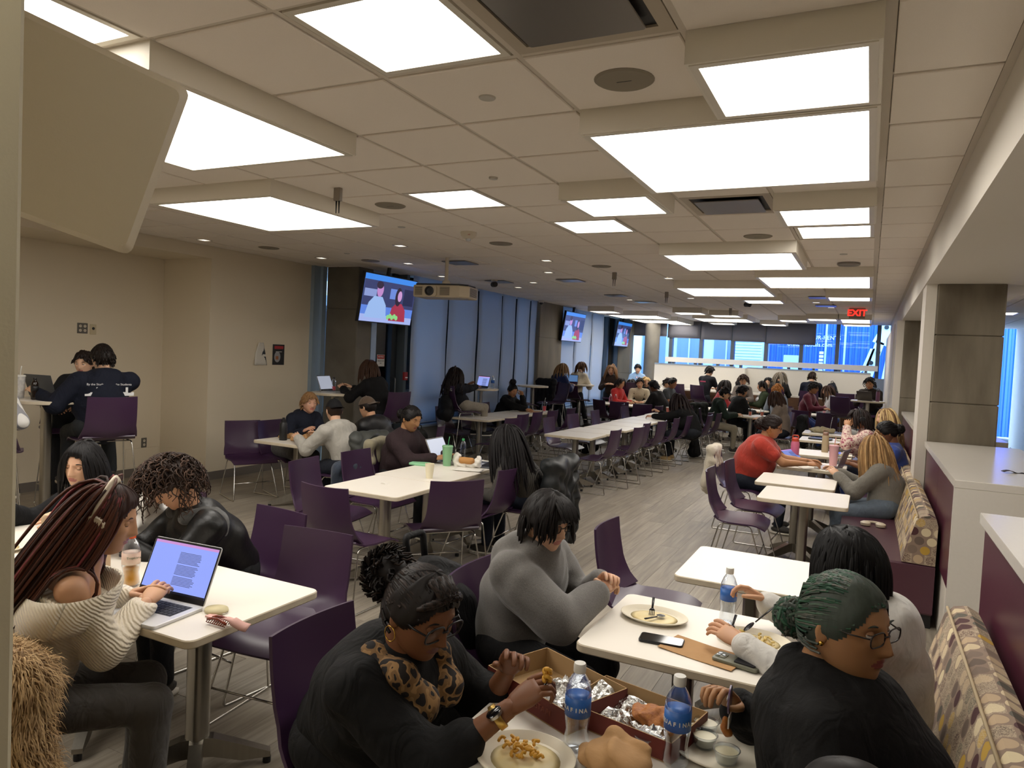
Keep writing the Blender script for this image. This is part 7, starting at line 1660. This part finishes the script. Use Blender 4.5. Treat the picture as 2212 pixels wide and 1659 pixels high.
dip('lidded cup of pink dip at the end of the foil box', (-.615, 2.03, TTOP), '#c08f8f'); dip('lidded cup of red salsa in the foil box', (-.455, 1.80, TTOP+.004), '#a8402f')
dip('empty clear cup on the round plate', (-.335, 1.955, TTOP+.006), '#d9d2b8', lid=False); dip('cup of creamy dip with pepper on the round plate', (-.325, 1.885, TTOP+.006), '#dcd6b8', lid=False); dip('cup of creamy dip at the front of the round plate', (-.262, 1.838, TTOP+.006), '#d9d3b2', lid=False)
plate('round paper plate with dip cups before the green-haired sitter', (-.285, 1.885, TTOP), .125, .115, None)
plate('round paper plate of macaroni cheese before the leopard scarf', (-.70, 1.59, TTOP), .125, .115, 'mac', seed=2)
bottle('water_bottle', 'full capped water bottle beside the macaroni plate', (-.612, 1.705, TTOP), .225, .033, rz=math.radians(-18)); bottle('water_bottle', 'open half-full water bottle beside the dip plate', (-.373, 1.77, TTOP), .225, .033, rz=math.radians(-10))
t = thing('paper_bag', 'crumpled brown paper bag lying between the water bottles', 'bag', (-.50, 1.66, TTOP), -.3)
sdf_object('bag_body', [('c', A(-.07, 0, .02), A(.07, 0, .02), .022, .022), ('e', A(0, .0, .035), A(.09, .06, .035), None), ('c', A(-.03, .05, .05), A(.06, .05, .06), .025, .012)], .006, [m_kraft], t, .01, .005, 50)
t = thing('fork_bite', 'forkful of macaroni in the raised hand', 'fork', (-.68, 1.655, .87)); q = MB()
for k in range(6): q.tube([Vector((.008*math.cos(k*2.1+s), .008*math.sin(k*2.1+s), .008*k*.8+.004*math.sin(s*2))) for s in np.linspace(0, 2.6, 6)], .0055, 6)
tag(q.build('macaroni', m_mac, t, True), kind='stuff'); q = MB(); q.tube([(0, 0, 0), (-.02, -.01, -.05)], .0025, 6); q.build('handle', m_blkcut, t, True)
o = sdf_object('chicken_bite', [('e', A(0, 0, 0), A(.010, .012, .028), None), ('e', A(.008, 0, -.016), A(.010, .010, .014), None)], .004, [MATS['fried_crust']], None, .01, .002, 90); o.location = (-.275, 1.885, .765); tag(o, 'piece of fried chicken held in the fingers', 'chicken')
# ---- window high tables, wall high table and stools
table(-6.45, 3.86, 'high round table with a laptop and bottles by the beige wall', None, 'high'); table(-5.98, 7.12, 'high round table with a silver laptop beside the concrete column', None, 'high')
table(-5.72, 10.42, 'high round table with a laptop and water bottle by the shaded windows', None, 'high'); table(-5.75, 12.55, 'empty high round table between two stools by the column', None, 'high')
table(-5.55, 14.55, 'high round table with a laptop beyond the second column', None, 'high'); table(-5.25, 16.75, 'high round table beside the brown hoodie', None, 'high')
table(-5.05, 18.1, 'high round table before the flower hoodie', None, 'high'); table(.0, 15.6, 'high table with a tablet beside the white pier', None, 'high')
laptop('grey laptop with lid toward the wall on the high table', (-6.62, 4.02, 1.1005), math.radians(190), '#c9cfe0', .5, '#55585c', '#55585c', .31, .21, 108, text=False)
cup('tumbler', 'white patterned tumbler with straw on the wall high table', (-6.64, 3.74, 1.1005), .19, .034, .044, M('tumbler_white', '#d5d2cc', .5, var=(45, .9, '#9a9a9c')), m_capw, m_capw, 'tumbler')
bottle('cola_bottle', 'dark cola bottle on the wall high table', (-6.42, 3.74, 1.1005), .19, .030, label_text=None, cap='#15151a', body=M('cola', '#1a0f0c', .1), has_label=True, lab=M('label_black', '#1c1c1e', .5))
laptop('open silver laptop on the high table by the column', (-6.02, 7.16, 1.1005), math.radians(98), '#c9cfe0', .5, '#a9adb2', '#a9adb2', .30, .21, 112, text=False)
bottle('drink_bottle', 'small pink drink bottle beside the silver laptop', (-6.14, 7.28, 1.1005), .18, .028, label_text=None, cap='#15151a', liquid=M('pink_drink', '#d9545a', .4), has_label=False)
laptop('laptop with a lit screen on the window high table', (-5.70, 10.28, 1.1005), math.radians(-20), '#8ea0e8', .9, '#6a6c72', '#5a5c62', .29, .2, 105, text=True)
bottle('water_bottle', 'water bottle with blue label on the window high table', (-5.55, 10.52, 1.1005), .21, .031, label_text=None)
laptop('blue-lidded laptop before the blue sweater', (-5.66, 14.28, 1.1005), math.radians(20), '#5f86b8', .6, '#3f5f80', '#55606a', .29, .2, 108, text=False)
laptop('dark tablet propped on the high table by the pier', (-.02, 15.62, 1.1005), math.radians(160), '#3a3a3e', .2, '#4a443e', '#4a443e', .28, .19, 112, text=False, keys=False, name='tablet')
flask2('purple flask on the high table by the pier', (.17, 15.5, 1.1005), '#6a3a55', '#3a2430', .22, .034)
for x, y, d, lb in ((-6.02, 4.10, 160, 'purple bar stool under the navy slogan hoodie'), (-6.92, 4.36, -25, 'purple bar stool on the wall side of the high table'), (-5.85, 3.05, 150, 'purple bar stool of the striped-top sitter'), (-5.36, 7.30, 172, 'purple bar stool beside the concrete column high table'),
                    (-5.60, 9.62, 62, 'bar stool with a black backpack hung from its back'), (-5.70, 12.1, 40, 'empty purple bar stool on the near side of the empty high table'), (-5.5, 12.95, 235, 'empty purple bar stool on the far side of the empty high table'), (-5.68, 13.85, 70, 'bar stool with dark coats beyond the second column'),
                    (-5.64, 14.55, 78, 'bar stool of the cream sweater sitter'), (-5.33, 16.15, -75, 'bar stool of the brown hoodie sitter'), (-5.26, 17.75, -70, 'bar stool of the flower hoodie sitter'), (-3.46, 17.2, 62, 'bar stool of the black printed T-shirt sitter'), (-3.95, 17.4, 62, 'empty bar stool in front of the white board'),
                    (-1.88, 17.74, 85, 'bar stool of the grey-blonde sitter at the board'), (-1.18, 17.74, 88, 'bar stool of the pale headphones sitter'), (-.45, 17.6, 90, 'empty bar stool below the white board'), (-.05, 17.7, 90, 'empty bar stool next to the grey far wall'), (.0, 16.5, -105, 'bar stool of the tablet reader'), (-.35, 15.3, 60, 'empty bar stool in front of the grey bin'), (-5.0, 16.3, 100, 'empty bar stool beside the round table')):
    chair(x, y, d, lb, None, True)
# counter below the boards
t = thing('counter', 'long narrow white counter below the white boards', 'counter', (-2.4, 18.05, 0)); MB().b2(-2.3, 2.3, -.16, .16, .98, 1.02).build('counter_top', m_top, t)
for x in (-2.1, -.7, .7, 2.1): MB().b2(x-.03, x+.03, -.03, .03, 0, .98).build('leg', m_steel, t)
# ---- far round tables and chairs
for x, y, lb in ((-5.10, 15.45, 'empty round white table beside the red top'), (-4.45, 15.3, 'round white table before the black vest'), (-2.05, 14.85, 'round white table with a black bag strap and drink'), (-3.65, 15.95, 'round white table by the grey T-shirt'), (-2.35, 16.7, 'round white table among the far group'), (-.92, 16.75, 'square-looking white table with snacks at the maroon sweater'), (-3.0, 16.2, 'round white table between the red and green jackets')):
    table(x, y, lb, None, 'round')
for x, y, d in ((-4.62, 14.55, 100), (-4.15, 14.3, 120), (-4.95, 14.7, 60), (-3.9, 13.95, 170), (-4.55, 13.6, 190), (-5.55, 15.0, -10), (-3.4, 15.35, 150), (-3.05, 15.1, 30), (-2.62, 14.15, 12), (-2.5, 15.3, 20), (-1.3, 13.6, 176), (-1.55, 14.9, 200), (-1.75, 16.7, 150), (-1.3, 17.0, -14), (-.5, 16.9, 182), (-2.65, 12.5, 180), (-3.25, 16.75, 30), (-2.0, 17.2, 190), (-4.25, 16.9, -20), (-4.75, 16.45, -72), (-4.1, 15.95, -12), (-1.1, 16.1, 60), (-.75, 15.9, 100), (-2.62, 13.2, 178), (-1.75, 15.6, 230)):
    chair(x, y, d, 'purple chair in the far group of tables', 'chairs at the far tables')
for x, y, z in ((-2.05, 14.78, TTOP), (-1.85, 14.95, TTOP)): cup('drink_cup', 'clear cup with an orange drink on the far round table' if y < 14.9 else 'short clear cup on the far round table', (x, y, z), .13, .03, .042, m_clear, m_clear, None, drink=M('orange_drink', '#c9603a', .4))
for k, (x, y) in enumerate(((-.95, 16.7), (-.82, 16.85))): bottle('water_bottle', 'clear bottle on the maroon sweater table' if k == 0 else 'pink bottle on the maroon sweater table', (x, y, TTOP), .2, .03, label_text=None, has_label=False, cap='#c98a92' if k else '#d8d6cf', body=M('pink_bottle', '#c9909a', .3) if k else None)
for k, (x, y) in enumerate(((-5.15, 15.45), (-5.05, 15.5), (-3.6, 15.9), (-3.72, 16.05))): bottle('water_bottle', 'clear bottle on the empty round table' if k < 2 else 'clear bottle on the grey T-shirt table', (x, y, TTOP), .2, .03, label_text=None, has_label=False, group='far clear bottles')
# ---- coats and bags
def coat_on_chair(name, label, x, y, deg, mat, z=.80, w=.42, drop=.5, th=.055, cat='coat', wob=.006, rear=.30, h=.009):
    a = math.radians(deg); f = A(math.cos(a), math.sin(a), 0); s = A(math.sin(a), -math.cos(a), 0); b = A(x, y, 0)-f*(rear); pr = []
    for k in range(-2, 3):
        u = k/2*w/2; pr += [('c', b+s*u+A(0, 0, z), b+s*u*1.12-f*.045+A(0, 0, z-drop*(1-.1*abs(k))), th*.9, th*.8)]
        pr += [('c', b+s*u+A(0, 0, z), b+s*u*1.0+f*.05+A(0, 0, z-.16), th*.75, th*.45)]
    pr += [('c', b-s*w/2+A(0, 0, z), b+s*w/2+A(0, 0, z), th, th)]
    t = thing(name, label, cat, (x, y, 0)); sdf_object('garment', pr, h, [mat], t, .03, wob, 30, origin=A(x, y, 0)); return t
coat_on_chair('puffer_jacket', 'grey-green puffer jacket hung over a chair back', -4.62, 5.68, 180, M('olive_puffer', '#3b3d3a', .55, bump=(26, .15)), .80, .40, .52, .07, wob=.010)
coat_on_chair('puffer_coat', 'black puffer coat over the herringbone sitter\'s chair', -2.50, 5.42, 180, M('black_puffer2', '#14181a', .5, bump=(24, .15)), .80, .40, .66, .075, wob=.011)
coat_on_chair('fleece', 'white fleece draped over the red shirt sitter\'s chair', -1.12, 7.75, 0, M('white_fleece', '#cfc6b2', .95, bump=(160, .6), sheen=.5), .79, .36, .45, .045)
coat_on_chair('coat', 'beige coat hung on the wall side chair', -3.75, 5.5, 0, cloth('#8f8770'), .80, .36, .35, .05)
coat_on_chair('denim_jacket', 'blue denim jacket hung on a chair beside the beige coat', -3.64, 4.92, 0, cloth('#323b4a'), .66, .30, .30, .05)
coat_on_chair('coat', 'mauve coat over a far chair back', -.5, 16.9, 182, cloth('#7d6a78'), .80, .38, .5, .06, h=.018)
coat_on_chair('coats', 'dark coats and a printed scarf hung on a bar stool', -5.78, 13.75, 70, cloth('#17161a'), 1.15, .42, .6, .07, h=.018)
coat_on_chair('coat', 'black coat on a chair in the far group', -1.3, 13.6, 176, cloth('#101012'), .80, .40, .5, .06, h=.018)
coat_on_chair('coat', 'dark green coat on a far chair', -3.4, 15.35, 150, cloth('#1d201c'), .80, .40, .5, .06, h=.018)
def backpack(label, loc, rz, hx='#121316', s=1.0):
    t = thing('backpack', label, 'backpack', loc, rz); m = cloth(hx, .7, 120, .1, 0)
    sdf_object('bag_body', [('e', A(0, 0, .22)*s, A(.15, .10, .22)*s, None), ('c', A(-.07, .02, .12)*s, A(.07, .02, .12)*s, .10*s, .10*s)], .012, [m], t, .04, .004, 22); sdf_object('front_pocket', [('e', A(0, -.085, .15)*s, A(.11, .05, .11)*s, None)], .012, [m], t, .02)
    q = MB(); q.tube(fillet([(-.02*s, .05*s, .42*s), (-.02*s, .06*s, .48*s), (.04*s, .06*s, .48*s), (.04*s, .05*s, .42*s)], .02), .008*s, 6); q.build('grab_loop', m, t, True)
    q = MB(); q.tube([(.1*s, .06*s, .36*s), (.17*s, .03*s, .2*s), (.2*s, -.02*s, .01)], .010*s, 6, flat=(1.8, .5)); q.build('strap', m, t, True); return t
backpack('black backpack on the floor beside the purple wall-side chair', (-3.95, 4.45, 0), 1.2, '#14161c', .8)
backpack('black backpack standing between the long run and the round table', (-4.35, 11.9, 0), .4, '#121214', 1.25)
backpack('black camouflage backpack on a chair beyond the laptops', (-4.70, 7.14, .432), 1.0, '#141512', .75)
backpack('large black backpack standing behind the grey puffer coat', (-1.56, 2.50, .0), 1.5, '#0e0e10', 1.9)
backpack('black backpack on the counter before the partition', (-2.78, 18.05, 1.02), .2, '#0e0e10', .75)
backpack('black and white backpack on the counter beside the headphones sitter', (-.75, 18.05, 1.02), .2, '#1b1e28', .8)
backpack('black backpack hung on the team jacket stool', (-5.71, 9.34, .62), 2.65, '#0f0f12', .95)
backpack('black bag under the end of the long run', (-2.70, 12.95, 0), .9, '#0d0d0f', .8)
o = sdf_object('jacket', [('c', A(.16, 2.15, .62), A(.34, 1.55, .74), .07, .09), ('c', A(.10, 1.40, .60), A(.34, 1.15, .74), .08, .08), ('e', A(.28, 1.75, .62), A(.12, .35, .12), None)], .012, [cloth('#0f0f11')], None, .05, .008, 26); tag(o, 'black jacket thrown over the bench behind the green-haired sitter', 'jacket')
o = sdf_object('cream_bag', [('e', A(.38, 1.30, .55), A(.10, .16, .12), None)], .012, [cloth('#c9b698')], None, .05, .004, 26); tag(o, 'cream cloth bag on the bench below the black jacket', 'bag')
# fur coat on the chair by the wall end
m_fur = M('tan_fur', '#b08c5e', .75, var=(14, .9, '#6b4c2c'), sheen=.3)
t = thing('fur_coat', 'shaggy tan fur coat over the chair by the wall end', 'coat', (-2.36, 1.05, 0))
fpr = [('c', A(-2.32, 1.12, .74), A(-2.10, 1.18, .72), .085, .08), ('c', A(-2.24, 1.10, .72), A(-2.20, 1.10, .25), .12, .13), ('c', A(-2.10, 1.16, .70), A(-2.06, 1.18, .25), .09, .11), ('c', A(-2.36, 1.08, .72), A(-2.36, 1.04, .25), .1, .12)]
F_, lo_ = smin_field(fpr, .014, .05, .008, 22); Vf, Qf = surface_nets(F_, lo_, .014); link('fur_base', np_mesh('fur_base', Vf-A(-2.36, 1.05, 0), Qf, [m_fur]), t)
ctr = Vf[Qf].mean(1); nrm = np.cross(Vf[Qf[:, 1]]-Vf[Qf[:, 0]], Vf[Qf[:, 2]]-Vf[Qf[:, 0]]); nrm = unit_rows(nrm); rg = np.random.default_rng(2); K = 4
pts = np.repeat(ctr, K, 0)+rg.normal(0, .006, (len(ctr)*K, 3)); nn = np.repeat(nrm, K, 0); clump = np.stack([np.sin(pts[:, 2]*31+pts[:, 0]*17), np.sin(pts[:, 1]*29+pts[:, 2]*13), np.zeros(len(pts))], 1)*.5
dirn = unit_rows(nn*.75+np.array([0, 0, -.75])+clump*.6+rg.normal(0, .25, nn.shape)); L_ = rg.uniform(.022, .052, len(pts))[:, None]; sd = unit_rows(np.cross(dirn, nn)+1e-6)*.0016
mid_ = pts+dirn*L_*.55+nn*.006; tip_ = pts+dirn*L_+np.array([0, 0, -.012])
Vh = np.stack([pts-sd, pts+sd, mid_+sd*.8, mid_-sd*.8, tip_+sd*.1, tip_-sd*.1], 1).reshape(-1, 3)-A(-2.36, 1.05, 0); b6 = np.arange(len(pts))[:, None]*6
Qh = np.concatenate([b6+np.array([[0, 1, 2, 3]]), b6+np.array([[3, 2, 4, 5]])]); tag(link('fur_hairs', np_mesh('fur_hairs', Vh, Qh, [M('tan_fur_hair', '#cfae7c', .7, var=(16, .9, '#8a683f')), ]), t), kind='stuff')
# grey bin
t = thing('waste_bin', 'grey round waste bin with a white liner by the concrete column', 'bin', (.04, 13.7, 0)); MB().lathe([(0, 0), (.20, 0), (.245, .62), (.25, .66), (.235, .66), (.19, .02), (0, .02)], 28).build('bin_body', M('bin_grey', '#5c6670', .6), t, True, angle=.7); MB().lathe([(.225, .60), (.256, .665), (.262, .64), (.258, .56)], 28).build('liner', m_capw, t, True)
q = MB(); q.sheet(lambda u, v: (-.06+.12*u, -.02+.04*v, .004+.008*math.sin(u*6)), 9, 3, .003); tag(q.build('phone_strap', M('strap_dark', '#1d1414', .6), None, True, loc=(.83, 5.35, 1.1025), rz=.3), 'dark strap lying on the white ledge', 'strap')
